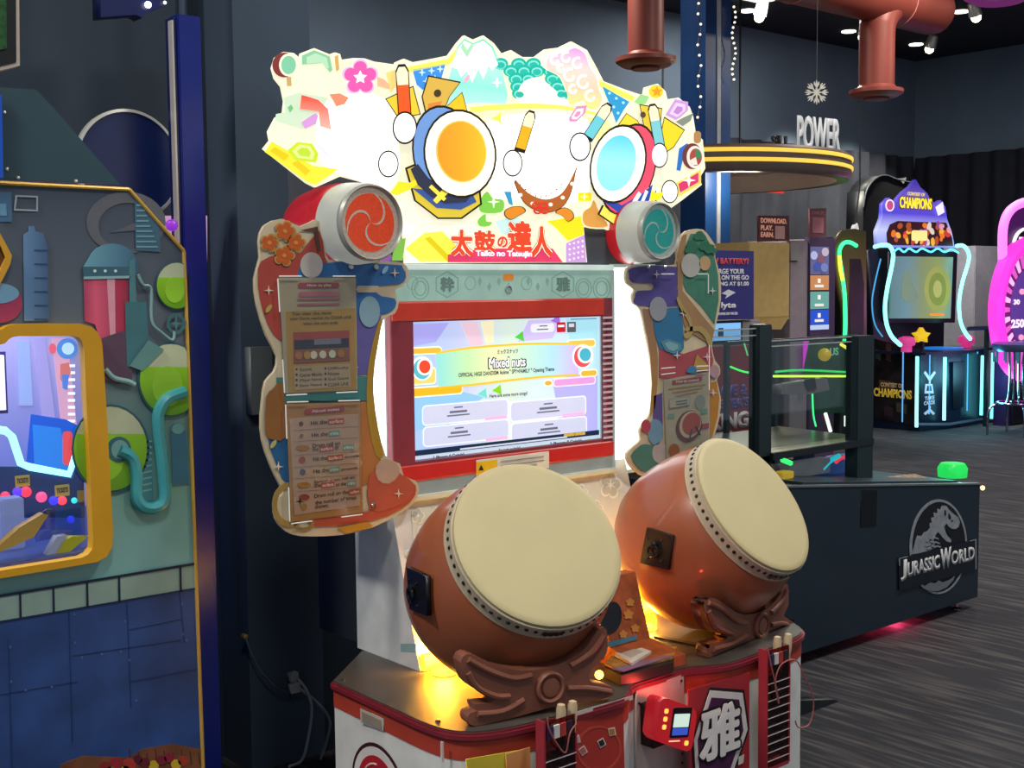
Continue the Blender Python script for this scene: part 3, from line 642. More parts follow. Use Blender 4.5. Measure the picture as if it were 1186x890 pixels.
stick(HB, .086, .09, 'right drumstick of the pair in the holder under the right drum', 'drumsticks in front holders')
def loop_cord(pts, Y, lab, nm='tether_cord', m=M('#a05a58', .6)):
    tag(B().tube(pathY(pts, Y, 5), .0022, 6).make(nm, m), lab, 'cord')
loop_cord([(634, 832), (636, 845), (645, 862), (655, 872), (660, 850), (668, 838)], 2.225, 'thin pink tether cord hanging on the left stick holder')
loop_cord([(889, 748), (893, 770), (900, 800), (902, 815), (898, 790), (905, 770), (921, 765), (930, 780), (942, 810), (938, 838), (925, 843), (921, 835)], 2.232, 'thin pink tether cord looping right of the right stick holder')

# ---- header sign
HY = 2.975
def c1(pts): return [(300+x/5.2375, 50+y/5.2375) for x, y in pts]
HEAD = c1([(30, 640), (70, 590), (60, 535), (105, 450), (150, 428), (158, 350), (140, 262), (100, 212), (83, 150), (103, 85), (150, 53), (212, 60), (250, 92), (258, 60), (335, 30), (430, 68), (460, 56), (492, 65), (502, 100), (570, 90), (640, 92), (700, 112), (830, 130)]) + \
    [(459, 72), (468, 68), (478, 72), (500, 68), (520, 64), (530, 50), (538, 41), (548, 46), (560, 41), (572, 50), (581, 62), (592, 58), (605, 66), (620, 66), (632, 57), (648, 55), (662, 48), (680, 58), (692, 80), (699, 94), (722, 103), (746, 111), (748, 101), (762, 97), (771, 106), (773, 115), (786, 113), (799, 124), (803, 135), (806, 155), (814, 162), (817, 195), (810, 207), (813, 214), (790, 232), (765, 250), (735, 270), (716, 272), (700, 264), (676, 263), (680, 304), (470, 305), (467, 262), (440, 216), (395, 204), (366, 217), (356, 212)]
SIGNW = M('#f7f3d2', .6, 0, .92, .02)
hd = plate('header_sign', HEAD, HY, SIGNW, T, .012)
B().box(2.0, 3.06, HY+.002, 3.40, 1.72, 2.15).make('sign_box', M('#4a5058', .6), hd)
EDGE = E('#f4f3c8', 1.15)
def H(name, pts, k, mat, sm=0, t=.002, **kw): return plate(name, pts, HY-.012-.0012*k, mat, hd, t, sm, **kw)
def HO(name, pts, k, mat, sm=0, grow=1.06, edge='#2a2018', es=.6):
    H(name, shrink(pts, grow), k, E(edge, es), sm); return H(name, pts, k+1.2, mat, sm)
# base tints and two white plates painted as hot spots of the backlight
GLOWW = M('#fffef6', .6, 0, 1.9, .01)
H('backlight_hot_spot', [(372, 128), (392, 112), (418, 108), (440, 112), (456, 126), (460, 150), (462, 200), (448, 222), (430, 214), (398, 203), (376, 190), (366, 165)], .4, GLOWW, 3)
H('backlight_hot_spot', [(560, 150), (590, 134), (640, 130), (680, 138), (684, 170), (682, 220), (664, 234), (600, 232), (570, 226), (566, 190)], .4, GLOWW, 3)
H('pale_field_print', [(500, 128), (560, 128), (556, 150), (580, 156), (576, 200), (560, 215), (540, 150)], .2, E('#fdf6c0', 1.0), 2); H('pale_field_print', [(650, 136), (706, 140), (700, 170), (684, 150)], .2, E('#f8f0a0', 1.0), 2)
H('pale_field_print', [(440, 225), (480, 215), (500, 255), (560, 262), (556, 290), (470, 300), (466, 262)], .2, E('#fbf4dc', .98))
H('mint_field_print', c1([(105, 430), (160, 420), (150, 330), (240, 300), (420, 330), (330, 480), (260, 520), (100, 470)]), 0, E('#cfe4c6', .9))
H('mint_field_print', c1([(500, 105), (820, 140), (815, 330), (700, 340), (560, 200), (420, 150), (430, 110)]), 0, E('#e4ecc8', 1.0))
H('yellow_plate_print', [(307, 176), (315, 164), (362, 192), (392, 196), (366, 214), (358, 212)], 1, E('#f2e03a', 1.0)); H('yellow_plate_print', [(313, 175), (318, 170), (335, 180), (330, 186)], 2, E('#e2c81e', .95)); H('yellow_plate_print', [(338, 189), (345, 186), (360, 198), (354, 203)], 2, E('#e2c81e', .95))
hx = c1([(175, 650), (235, 600), (320, 610), (362, 670), (345, 725), (220, 710)])
H('green_hexagon_print', hx, 2, E('#c4dc30', 1.0)); H('green_hexagon_print', shrink(hx, .72), 3, E('#dcea8a', 1.0)); H('green_hexagon_print', shrink(hx, .45), 4, E('#b8d83c', 1.0))
hx = c1([(262, 75), (335, 42), (430, 80), (446, 165), (430, 175), (390, 120), (262, 130)])
H('green_hexagon_print', hx, 2, E('#8cc8a0', .9)); H('green_hexagon_print', shrink(hx, .72), 3, E('#b4dcb8', .95))
H('lilac_patch_print', c1([(258, 480), (340, 425), (358, 440), (345, 490), (280, 520)]), 2, E('#d49ad4', .95)); H('lilac_patch_print', c1([(345, 600), (400, 640), (450, 710), (400, 680), (360, 640)]), 2, E('#ecd4f0', 1.1))
H('green_leaf_print', c1([(175, 390), (195, 372), (208, 395), (190, 420)]), 2, E('#7cc07c', .9))
# toy hand drum on the left, festival cloth patch
H('toy_drum_print', ell(*c1([(155, 132)])[0], 13.8, 14.4), 4, E('#8a3a38', .7)); H('toy_drum_print', ell(*c1([(178, 132)])[0], 10.6, 13.2), 5, E('#f0e4cc', 1)); H('toy_drum_print', ell(*c1([(180, 132)])[0], 8.4, 10.6), 6, E('#7fc6a0', .95))
H('toy_drum_handle_print', c1([(168, 205), (195, 205), (198, 260), (172, 260)]), 3, E('#c8a870', .9))
H('red_cloth_print', c1([(260, 315), (300, 325), (360, 345), (420, 400), (438, 525), (372, 505), (365, 415), (250, 400)]), 3, GRAD('#f4b0a0', '#e8452a', 2, 1.0)); H('red_cloth_print', c1([(430, 310), (490, 305), (545, 330), (520, 370), (470, 385)]), 3, E('#f08a6a', 1.0))
H('stick_print', c1([(460, 80), (480, 70), (487, 160), (470, 170)]), 4, E('#d8a860', .9))
# pink blossom
fx, fy = c1([(615, 208)])[0]
H('pink_blossom_print', flower(fx, fy, 21.5, 5, .66), 2, E('#f8b4d8', 1.05)); H('pink_blossom_print', flower(fx, fy, 19, 5, .66), 3, E('#e85aa8', 1.0)); H('pink_blossom_star_print', star(fx, fy, 8, 4, 5), 4, E('#fff4fa', 1.2))
H('orange_cloth_print', c1([(720, 205), (760, 220), (795, 255), (790, 280), (720, 260)]), 2, E('#f4b088', 1.05)); H('orange_cloth_print', c1([(770, 180), (825, 160), (830, 260), (800, 300)]), 2, E('#f0d27a', 1.0))
# yellow brocade edge and blue lozenge cloth
H('yellow_edge_print', [(470, 78), (520, 68), (530, 55), (531, 61), (521, 74), (472, 84)], 2, E('#f0e25a', 1.05))
H('blue_cloth_print', [(478, 80), (516, 74), (511, 92), (490, 104), (483, 98)], 2, E('#3f8fe0', .95))
for (x, y) in ((489, 84), (500, 82), (510, 80), (494, 94), (504, 91)): H('white_lozenge_print', star(x, y, 4.5, 1.4, 4), 3, E('#bfe2ff', 1.0))
# mountain
H('mountain_print', [(507, 112), (520, 92), (530, 54), (538, 45), (548, 50), (560, 45), (571, 54), (580, 74), (588, 110), (586, 121), (552, 119), (520, 124)], 3, GRAD('#b8f0e0', '#58c8a8', 2, 1.0, mid=('#8ce4d0', '#b4ecd8')))
H('mountain_snow_print', [(524, 78), (531, 56), (538, 47), (548, 52), (560, 47), (569, 55), (577, 75), (570, 82), (566, 76), (560, 92), (554, 80), (547, 96), (541, 82), (534, 90), (530, 80)], 4, E('#e8fff4', 1.0))
H('mountain_ridge_print', [(536, 49), (541, 58), (546, 51), (549, 53), (541, 66), (534, 55)], 5, E('#a8dcb4', .95)); H('petal_print', ell(541, 91, 2.4, 5, .6), 6, E('#e8b0c4', 1.0)); H('sparkle_print', star(576, 96, 6, 1.6), 6, E('#ffffff', 1.3))
# teal wave scales
for j, (yy, xs) in enumerate(((74, (580, 601, 618)), (82, (592, 607, 622, 638)), (91, (598, 612, 640, 650)), (100, (600, 646, 655)), (108, (602, 650, 657)))):
    for x in xs:
        H('wave_scale_print', ell(x, yy, 8.6, 7), 3+j*.9, E('#16b4a0', .95)); H('wave_scale_print', ell(x, yy+1, 6.4, 5), 3.3+j*.9, E('#7fdccc', 1.0)); H('wave_scale_print', ell(x, yy+1.6, 4.8, 3.6), 3.6+j*.9, E('#22b8a6', .95))
# big cloud swirls
CL = [(630, 78), (634, 64), (646, 60), (656, 57), (666, 53), (678, 60), (684, 76), (692, 88), (696, 106), (700, 116), (694, 128), (682, 128), (676, 118), (660, 124), (656, 108), (650, 92), (644, 86)]
H('cloud_print', CL, 7, E('#fff6d8', 1.1), 3); H('cloud_print', shrink(CL, .93), 8, GRAD('#f8e27a', '#e894d8', 2, 1.0, mid=('#f4c8a8', '#f4d0c8')), 3)
for (x, y, r) in ((643, 70, 6), (656, 67, 6.5), (669, 74, 7), (660, 88, 8), (676, 96, 8.5), (684, 112, 7), (650, 80, 5), (664, 104, 5.5)):
    sw = [(x+r*math.cos(t)*(.55+.45*t/5), y+r*math.sin(t)*(.55+.45*t/5)) for t in [i*.5 for i in range(11)]]
    B().tube([PY(a, b, HY-.0245) for a, b in sw], .0042, 6).make('cloud_swirl_print', E('#fffbf0', 1.15), hd)
H('pale_cloud_print', [(604, 98), (618, 90), (630, 94), (640, 102), (652, 112), (656, 121), (602, 119)], 7, E('#fff2e0', 1.15), 3)
# yellow arch
H('arch_print', smooth_loop([(545, 124), (580, 121), (620, 120), (655, 123), (690, 130)], 5, False)+smooth_loop([(690, 133), (655, 127), (620, 125.5), (580, 127), (545, 130)], 5, False), 9, E('#f6ec62', 1.1))
H('leaf_print', star(577, 137, 8, 3, 3, .5), 2, E('#d4e84a', 1.15))
hx = [(659, 137), (668, 123), (680, 122), (678, 131), (668, 141), (660, 141)]
H('pink_hexagon_print', hx, 10, E('#d890b8', 1.0)); H('pink_hexagon_print', shrink(hx, .66), 11, E('#f8e4f0', 1.1)); H('pink_hexagon_print', shrink(hx, .35), 12, E('#d890b8', 1.0))
H('blue_cloth_print', [(698, 100), (729, 118), (722, 128), (714, 142), (707, 122)], 3, E('#2f9ad0', .95))
for (x, y) in ((706, 108), (714, 114), (722, 119), (711, 124), (716, 131)): H('white_lozenge_print', ell(x, y, 1.6, 1.6, 0, 8), 4, E('#a8e4f8', 1.0))
H('yellow_edge_print', [(692, 92), (735, 112), (733, 117), (694, 100)], 2, E('#f0e85a', 1.05)); H('green_vine_print', [(735, 118), (742, 109), (752, 112), (748, 120), (742, 122)], 2, E('#9cd48a', .95))
H('yellow_fan_print', ell(760, 106, 8, 7.5), 4, E('#f0cc30', 1.0)); H('yellow_fan_print', star(761, 106, 6.5, 3, 5), 5, E('#e89a20', .95))
hx = [(771, 133), (782, 115), (797, 118), (797, 128), (788, 136), (783, 139)]
H('lilac_hexagon_print', hx, 4, E('#c89ad4', .95)); H('lilac_hexagon_print', shrink(hx, .7), 5, E('#e0c4ea', 1.0)); H('lilac_hexagon_print', shrink(hx, .4), 6, E('#b884cc', .95))
H('grey_leaf_print', [(783, 141), (792, 136), (803, 131), (800, 140), (791, 146)], 4, E('#8a9484', .8))
H('toy_drum_print', ell(802, 181, 11.5, 15), 5, E('#7c3a3c', .7)); H('toy_drum_print', ell(805, 182, 9.4, 13), 6, E('#e8e0d4', .95)); H('toy_drum_print', ell(806, 182, 7, 10), 7, E('#b04a40', .85)); H('toy_drum_print', [(806, 182), (806, 172), (812, 177), (812, 184)], 8, E('#3a8a5a', .85)); H('toy_drum_print', [(806, 182), (799, 186), (803, 191), (808, 191)], 8, E('#e8e0d4', .9))
H('blue_cloth_print', [(787, 172), (796, 166), (800, 170), (792, 180), (788, 198), (784, 197)], 4, E('#2f72c8', .85)); H('tan_knob_print', rrect(804, 152, 812, 166, 3.5), 5, E('#b88a58', .8))
H('crimson_badge_print', [(783, 212), (812, 196), (812, 213), (786, 228)], 3, E('#f0d060', 1.0)); H('crimson_badge_print', [(786, 213), (809, 200), (809, 211), (788, 223)], 4, E('#d83a70', .9)); H('sparkle_print', star(798, 209, 8, 2), 5, E('#fff8d8', 1.2))
# left drum ornament: plain drum of orange face, white ring, blue body on a gold stand
def gold(pts, k, c='#f0cc3a'): HO('gold_fan_print', pts, k, E(c, .95), 0, 1.08)
gold([(448, 115), (478, 101), (486, 132), (462, 136)], 10); gold([(490, 112), (497, 89), (532, 96), (520, 112), (512, 132), (494, 130)], 10, '#d8b04a'); gold([(513, 128), (535, 108), (541, 130), (528, 136)], 12, '#f4c428')
H('gold_fan_dot', ell(507, 108, 4, 4.4), 13, E('#4a3a28', .7)); H('gold_fan_dot', [(496, 120), (512, 117), (508, 130), (496, 130)], 12, E('#e08a3a', .9))
HO('stand_print', [(472, 196), (482, 232), (508, 252), (534, 252), (556, 236), (552, 200), (510, 180)], 12, E('#d8c03a', .95), 0, 1.06)
H('stand_print', [(478, 218), (506, 241), (534, 243), (552, 234), (548, 226), (510, 222)], 15, E('#3e5a9a', .85))
HO('drum_body_print', ell(516, 178, 36, 54, -.18), 15, E('#6f98d4', .95), 0, 1.05)
H('drum_body_print', [(476, 196), (484, 214), (500, 228), (516, 236), (540, 234), (548, 222), (520, 222), (496, 206), (484, 190)], 17, E('#33384e', .8)); H('drum_rope_print', [(500, 214), (517, 230), (514, 233), (497, 217)], 18, E('#f0dc4a', 1.0)); H('drum_rope_print', [(514, 218), (522, 221), (506, 236), (502, 232)], 18, E('#f0dc4a', 1.0))
HO('drum_rim_print', ell(533, 178, 40, 49, -.12), 18, E('#fff6d8', 1.15), 0, 1.055)
H('drum_face_print', ell(534.5, 175.5, 29, 36, -.12), 21, GRAD('#f0901c', '#f6b81e', 0, 1.05, mid=('#f4a01a',)))
H('drum_face_rim_print', ell(534.5, 175.5, 29, 36, -.12), 22, E('#f8c860', 1.0), 0, .0008, holes=[ell(534.5, 175.5, 27.6, 34.6, -.12)])
# round paper tassels and drumsticks by the ornament
def pad(x, y, rx, ry, k): HO('white_pad_print', ell(x, y, rx, ry), k, E('#fffdf4', 1.25), 0, 1.13)
def hstick(p, q, wd, c, k):
    d = Vector((q[0]-p[0], q[1]-p[1])).normalized(); n = Vector((-d.y, d.x))*wd
    pts = [(p[0]+n.x, p[1]+n.y), (q[0]+n.x, q[1]+n.y), (q[0]+d.x*wd+n.x*.5, q[1]+d.y*wd+n.y*.5), (q[0]+d.x*wd-n.x*.5, q[1]+d.y*wd-n.y*.5), (q[0]-n.x, q[1]-n.y), (p[0]-n.x, p[1]-n.y)]
    HO('stick_print', pts, k, E(c, .95), 0, 1.16); m = Vector(p)*.3+Vector(q)*.7
    H('stick_tip_print', [(m.x+n.x*.95, m.y+n.y*.95), pts[1], pts[2], pts[3], pts[4], (m.x-n.x*.95, m.y-n.y*.95)], k+2, E('#f6e6c0', 1.05))
hstick((469, 132), (466, 84), 6.5, '#e85a24', 14)
pad(469, 148, 12.5, 17, 16)
pad(450, 190, 10.5, 14, 14)
H('yellow_knot_print', [(452, 224), (462, 210), (474, 212), (486, 206), (486, 212), (474, 220), (460, 226)], 16, E('#f4da2a', 1.05))
hstick((603, 172), (614, 136), 5.5, '#f0b020', 14)
pad(594, 189, 10, 14, 16)
# white centre drum on its brown cradle
H('white_drum_outline', ell(630, 193, 37, 43), 1, E('#8a8478', .8), 0, .001, holes=[ell(630, 193, 36, 42)])
cr_o = smooth_loop([(597, 212), (606, 232), (620, 243), (635, 246), (650, 240), (660, 226), (666, 200)], 5, False); cr_i = smooth_loop([(668, 194), (658, 214), (648, 226), (632, 231), (616, 226), (606, 218), (598, 209)], 5, False)
HO('cradle_print', cr_o+cr_i, 4, E('#b4622a', .9), 0, 1.03)
for (x, y) in ((603, 226), (617, 236), (638, 237), (652, 229), (663, 213)): H('cradle_stud_print', ell(x, y, 2.2, 2.2, 0, 10), 7, E('#fff0dc', 1.1))
for pts in ([(586, 244), (594, 240), (604, 240), (608, 245), (600, 250), (592, 254), (586, 250)], [(646, 244), (654, 241), (662, 245), (664, 252), (658, 256), (652, 250), (645, 247)]): HO('cradle_foot_print', pts, 5, E('#e08a2a', .95), 3, 1.1)
for (x, y) in ((621, 238), (630, 238), (623, 244), (631, 244)): H('red_cord_print', ell(x, y, 5, 4.4), 8, E('#d83a30', .95), 0, .002, holes=[ell(x, y, 2.8, 2.3)])
for k in range(9): H('cradle_dot', ell(603+k*6, 214+14*math.sin(math.pi*k/8), .9, .9, 0, 6), 2, E('#6a5a4a', .7))
# right drum ornament
gold([(715, 148), (726, 132), (738, 140), (744, 152), (728, 152)], 10, '#f0d83a'); gold([(742, 122), (766, 126), (764, 150), (748, 154)], 10, '#e8c83a'); gold([(770, 137), (792, 151), (780, 170), (768, 178), (766, 156)], 10, '#f0d42a')
H('gold_fan_dot', ell(745, 133, 3, 3.6), 13, E('#5a4a38', .7))
HO('stand_print', [(695, 248), (700, 238), (740, 250), (752, 240), (758, 222), (760, 250), (724, 268)], 12, E('#f0dc5a', 1.0), 0, 1.07)
H('stand_print', [(704, 242), (726, 256), (752, 244), (756, 232), (736, 246), (712, 240)], 15, E('#d84a4a', .9))
HO('drum_body_print', ell(728, 196, 29, 52, .28), 15, E('#e2506a', .95), 0, 1.05)
H('drum_body_print', [(700, 234), (716, 246), (734, 246), (752, 232), (756, 214), (742, 226), (720, 238), (704, 228)], 17, E('#2c4aa8', .85)); H('drum_rope_print', [(728, 240), (740, 222), (743, 225), (732, 243)], 18, E('#dfeef8', 1.0)); H('drum_rope_print', [(742, 234), (748, 220), (751, 222), (745, 236)], 18, E('#dfeef8', 1.0))
HO('drum_rim_print', ell(716, 190, 30, 44, .26), 18, E('#fff8e0', 1.2), 0, 1.065)
H('drum_face_print', ell(714, 189, 22, 33, .26), 21, GRAD('#8ce0e0', '#58cce0', 2, 1.0, mid=('#9ce8e4',)))
hstick((682, 158), (702, 127), 5.5, '#6cc8d4', 14); pad(672, 170, 11, 15, 16)
hstick((764, 168), (757, 128), 5.2, '#7cc8d0', 14); pad(764, 180, 8.5, 13, 16); pad(776, 222, 8.5, 12, 15)
H('yellow_knot_print', [(748, 214), (756, 222), (762, 224), (770, 222), (764, 232), (754, 232)], 16, E('#f4da2a', 1.05))
# lower field
for (x0, y0, x1, y1) in ((558, 222, 584, 246), (556, 248, 570, 262)):
    H('green_cloud_print', [(x0, y1), (x0-2, (y0+y1)/2), (x0+6, y0), ((x0+x1)/2, y0+8), (x1-3, y0+9), (x1, (y0+y1)/2+3), (x1-4, y1)], 3, E('#7cc84a', .95), 3)
H('sparkle_print', star(572, 234, 7, 1.6), 5, E('#f0ffd8', 1.2)); H('blue_ribbon_print', [(584, 222), (592, 222), (594, 238), (590, 236)], 2, E('#3a9ac8', .9))
oc = [(676, 258), (676, 246), (684, 240), (688, 232), (694, 246), (704, 262), (684, 263)]
H('orange_cloud_print', shrink(oc, 1.12), 3, E('#f4e0b8', 1.05), 3); H('orange_cloud_print', oc, 4, E('#d89a4a', .95), 3)
H('yellow_square_print', rrect(670, 223, 685, 233, 1.5), 3, E('#f4d81e', 1.05)); H('sparkle_print', star(677, 228, 5, 1.4), 4, E('#fff4b0', 1.2))
H('yellow_cloth_print', [(634, 256), (676, 250), (676, 272), (658, 279), (644, 264)], 2, E('#eedc1e', 1.0)); H('lilac_dotted_print', [(656, 282), (677, 272), (679, 304), (656, 304)], 2, E('#c89ad8', .95))
for i in range(4):
    for j in range(4): H('lilac_dot', ell(660+i*5, 283+j*6-i*1.2, 1.1, 1.3, 0, 6), 3, E('#f4e4fa', 1.1))
H('yellow_hill_print', [(470, 288), (492, 270), (512, 268), (528, 284), (524, 303), (486, 303)], 2, E('#f2ea4e', 1.05)); H('yellow_hill_print', [(492, 276), (498, 274), (524, 300), (518, 303)], 3, E('#dcc81a', .95))
H('plum_roll_print', ell(446, 298, 8, 6), 3, E('#8a5aa0', .8)); H('green_pine_print', [(458, 278), (470, 276), (468, 290), (466, 302), (454, 302)], 3, E('#7cb84a', .9)); H('fan_print', ell(472, 266, 8, 6), 2, E('#f0ecf4', 1.0))
H('pale_blue_field_print', [(468, 304), (500, 288), (530, 296), (530, 304)], 1, E('#dcecf8', 1.0)); H('teal_ribbon_print', [(574, 256), (598, 250), (612, 262), (596, 276), (580, 270)], 1, E('#bfe4dc', 1.05))
# pink banner and the title lettering
H('pink_banner_print', [(519, 295), (560, 288), (640, 288), (652, 304), (519, 304)], 5, E('#e2406a', .95))
TH = HY-.012
def title(s, x0, y0, x1, y1, k):
    textY('title_lettering', s, x0, y0, x1, y1, TH-.016, E('#8a1c14', .7), hd, .125, 0, .0)
    textY('title_lettering', s, x0, y0, x1, y1, TH-.018, E('#fff4d8', 1.15), hd, .09, 0, .0)
    textY('title_lettering', s, x0, y0, x1, y1, TH-.020, E('#e2482a', .95), hd, .045, 0, .0)
title('太', 522, 266, 548, 297, 0); title('鼓', 549, 267, 574, 292, 0); title('の', 576, 274, 588, 287, 0); title('達', 588, 256, 616, 292, 0); title('人', 615, 262, 640, 298, 0)
textY('title_lettering', 'Taiko no Tatsujin', 551, 290.5, 616, 299, TH-.022, E('#fff6fa', 1.2), hd, .03, 0, .001)

# ---- barrel speakers under the header
def speaker(cx, cz, Rb, ring, disc, tilt):
    mw = Matrix.Translation((cx, 2.90, cz)) @ Matrix.Rotation(math.radians(90), 4, 'X')
    sp = B().lathe([(Rb*.80, -.25), (Rb*.90, -.22), (Rb*1.0, -.15), (Rb*1.03, -.08), (Rb*1.0, -.02)], mw, 48).make('barrel_speaker', M('#c8202a', .3, 0, .45, .05, 4, .5, 0, .4), T, True)
    B().lathe([(Rb*1.0, -.04), (Rb*1.01, -.03), (Rb*.97, .045), (Rb*.90, .062)], mw, 48, False).make('speaker_collar', M('#d6dcd4', .35, 0, .25), sp, True)
    B().lathe([(Rb*.92, .055), (Rb*.93, .068), (Rb*.88, .076), (Rb*.84, .07), (Rb*.83, .060)], mw, 48, False).make('face_ring', M('#9aa09c', .35, .2), sp, True)
    B().lathe([(Rb*.84, .060), (Rb*.83, .062), (0, .062)], mw, 48).make('grille', M(ring, .5, 0, .3, .2, 140), sp)
    link('comma_disc', slab_mesh('c', [[(cx+Rb*.70*math.cos(t), cz+Rb*.70*math.sin(t)) for t in [2*math.pi*i/40 for i in range(40)]]], .002, MY(2.90-.062)), M(disc, .5, 0, .5, .15, 120), sp)
    for k in range(3):
        a = math.radians(30+120*k+tilt); R = Rb*.71
        L = [(r_, a+1.75*r_**1.6-.9, .06+.10*r_*(1-r_)*4*.5) for r_ in [i/10 for i in range(11)]]
        o_ = [(cx+R*r_*math.cos(t+w_), cz+R*r_*math.sin(t+w_)) for r_, t, w_ in L]; i_ = [(cx+R*r_*math.cos(t-w_), cz+R*r_*math.sin(t-w_)) for r_, t, w_ in reversed(L)]
        link('comma_gap', slab_mesh('c', [o_+i_[:-1]], .001, MY(2.90-.064-.0002*k)), M(ring, .5, 0, .35, .15, 120), sp)
    B().tube([(cx, 2.96, cz-Rb), (cx, 2.96, cz-Rb-.03)], .006).make('speaker_stem', M('#b8bab8', .3, .8), sp)
pL = PY(428, 258, 2.84); speaker(pL.x, pL.z, .113, '#c9b7a4', '#d8441e', 0)
pR = PY(762, 268, 2.84); speaker(pR.x, pR.z, .104, '#a4b2ac', '#1f8a84', 0)

# ---- side boards
BY = 2.925
def cL(pts): return [(280+x/2.2273, 240+y/2.2273) for x, y in pts]
def cR(pts): return [(680+x/2.8722, 250+y/2.8722) for x, y in pts]
BL = cL([(45, 88), (58, 48), (105, 30), (150, 50), (190, 32), (204, 50), (214, 100), (226, 136), (300, 140), (395, 140), (425, 152), (432, 180), (415, 205), (395, 215), (405, 245), (395, 275), (365, 292), (345, 380), (338, 470), (350, 560), (372, 642), (408, 662), (418, 694), (448, 706), (458, 730), (440, 768), (405, 792), (340, 826), (260, 846), (180, 850), (130, 845), (98, 822), (84, 785), (98, 748), (108, 735), (86, 690), (62, 630), (50, 570), (54, 500), (62, 450), (84, 425), (92, 385), (64, 330), (40, 250), (34, 185), (48, 130)])
BEIGE = M('#c6b89a', .5)
bl = plate('side_board', BL, BY, BEIGE, T, .012, 2)
BR = cR([(130, 190), (148, 165), (225, 164), (298, 162), (300, 118), (318, 62), (350, 46), (386, 46), (410, 74), (428, 105), (426, 140), (443, 200), (445, 280), (432, 350), (420, 400), (416, 440), (426, 482), (441, 502), (442, 528), (432, 548), (445, 605), (440, 670), (420, 740), (380, 790), (300, 838), (240, 850), (196, 870), (165, 852), (140, 825), (134, 792), (155, 768), (180, 745), (176, 712), (204, 670), (216, 640), (220, 560), (212, 470), (196, 390), (180, 312), (156, 292), (152, 262), (160, 245), (134, 225)])
br = plate('side_board', BR, BY, BEIGE, T, .012, 2)
def bL(name, pts, k, mat, sm=0, **kw): return plate(name, pts, BY-.012-.001*k, mat, bl, .001, sm, **kw)
def bR(name, pts, k, mat, sm=0, **kw): return plate(name, pts, BY-.012-.001*k, mat, br, .001, sm, **kw)
# left board fields
bL('red_field_print', cL([(50, 140), (100, 120), (150, 120), (200, 60), (215, 130), (230, 170), (200, 240), (150, 330), (100, 345), (66, 300), (46, 230), (42, 180)]), 1, M('#a8453a', .5), 2)
bL('blue_scroll_print', cL([(150, 150), (385, 148), (415, 156), (424, 180), (408, 198), (360, 202), (345, 214), (360, 230), (395, 236), (396, 258), (375, 274), (330, 280), (240, 300), (160, 280)]), 1.6, M('#2f66a0', .5), 2)
bL('blue_scroll_edge', cL([(300, 203), (352, 203), (356, 208), (348, 220), (300, 220), (294, 212)]), 2.8, BEIGE)
bL('purple_field_print', cL([(240, 290), (360, 280), (345, 370), (338, 430), (240, 440)]), 1, M('#5f5a9a', .5), 1)
bL('teal_field_print', cL([(90, 440), (335, 436), (338, 500), (90, 520)]), 1, M('#3c7a78', .5))
bL('ochre_edge_print', cL([(352, 300), (362, 296), (344, 400), (340, 480), (352, 570), (366, 640), (345, 640), (328, 560), (322, 480), (330, 390)]), 2, M('#a88428', .5), 2)
bL('blue_field_print', cL([(62, 520), (120, 520), (125, 720), (104, 700), (72, 620)]), 1, M('#1f5a8a', .5), 1)
bL('orange_field_print', cL([(130, 500), (320, 500), (340, 560), (360, 640), (350, 700), (130, 820)]), 1, M('#b0703a', .5))
bL('red_ribbon_print', cL([(180, 800), (330, 785), (400, 745), (440, 712), (450, 730), (436, 760), (380, 795), (300, 816), (190, 825)]), 2, M('#b4503c', .5), 2)
bL('red_ribbon_print', cL([(330, 690), (380, 668), (412, 690), (445, 715), (430, 755), (380, 780), (330, 780)]), 3, M('#b4553f', .5), 2)
bL('gold_ribbon_print', cL([(245, 828), (325, 812), (340, 824), (270, 842)]), 3, M('#b8862c', .5))
bL('gold_coil_print', ell(335, 585, 20, 26), 3, M('#9a7f42', .5), 0, holes=[ell(335, 585, 14, 19)]); bL('gold_coil_print', ell(352, 606, 12, 9), 3, M('#9a7f42', .5), 0, holes=[ell(352, 606, 8, 5.5)])
bL('black_line_print', cL([(150, 60), (196, 50), (204, 110), (196, 118), (186, 64)]), 3, M('#5a3a30', .5))
for (x, y, r) in ((112, 62, 24), (72, 92, 21), (140, 92, 22), (110, 125, 24)):
    p = cL([(x, y)])[0]; bL('orange_blossom_print', flower(p[0], p[1], r/2.227*1.2, 5, .66, .3), 4, M('#b8934a', .5)); bL('orange_blossom_print', flower(p[0], p[1], r/2.227, 5, .64, .3), 5, M('#c05a20', .5)); bL('blossom_centre_print', ell(p[0], p[1], 2.4, 2.4, 0, 10), 6, M('#d88a40', .5))
for (x, y) in ((70, 215), (95, 670), (395, 170), (405, 740), (150, 760)): p = cL([(x, y)])[0]; bL('sparkle_print', star(p[0], p[1], 6, 1.3), 5, M('#d8c4b0', .5))
for (x, y, c) in ((70, 262, '#b0a050'), (82, 612, '#b8b06a'), (370, 162, '#88b8d8')): p = cL([(x, y)])[0]; bL('petal_print', ell(p[0], p[1], 2.4, 5.5, .6), 5, M(c, .5))
bL('pale_disc_print', shrink(cL([(345, 668), (370, 648), (402, 662), (408, 690), (380, 716), (350, 705)]), .95), 4, M('#b89a84', .5), 2); bL('pale_disc_print', ell(*cL([(330, 270)])[0], 12, 18), 4, M('#7fa0b0', .5)); bL('pale_disc_print', ell(*cL([(180, 150)])[0], 13, 15), 4, M('#b5aeaa', .5)); bL('brown_mound_print', cL([(64, 490), (80, 470), (100, 450), (110, 480), (118, 590), (80, 600), (62, 580)]), 4, M('#8a5a2c', .5), 2)
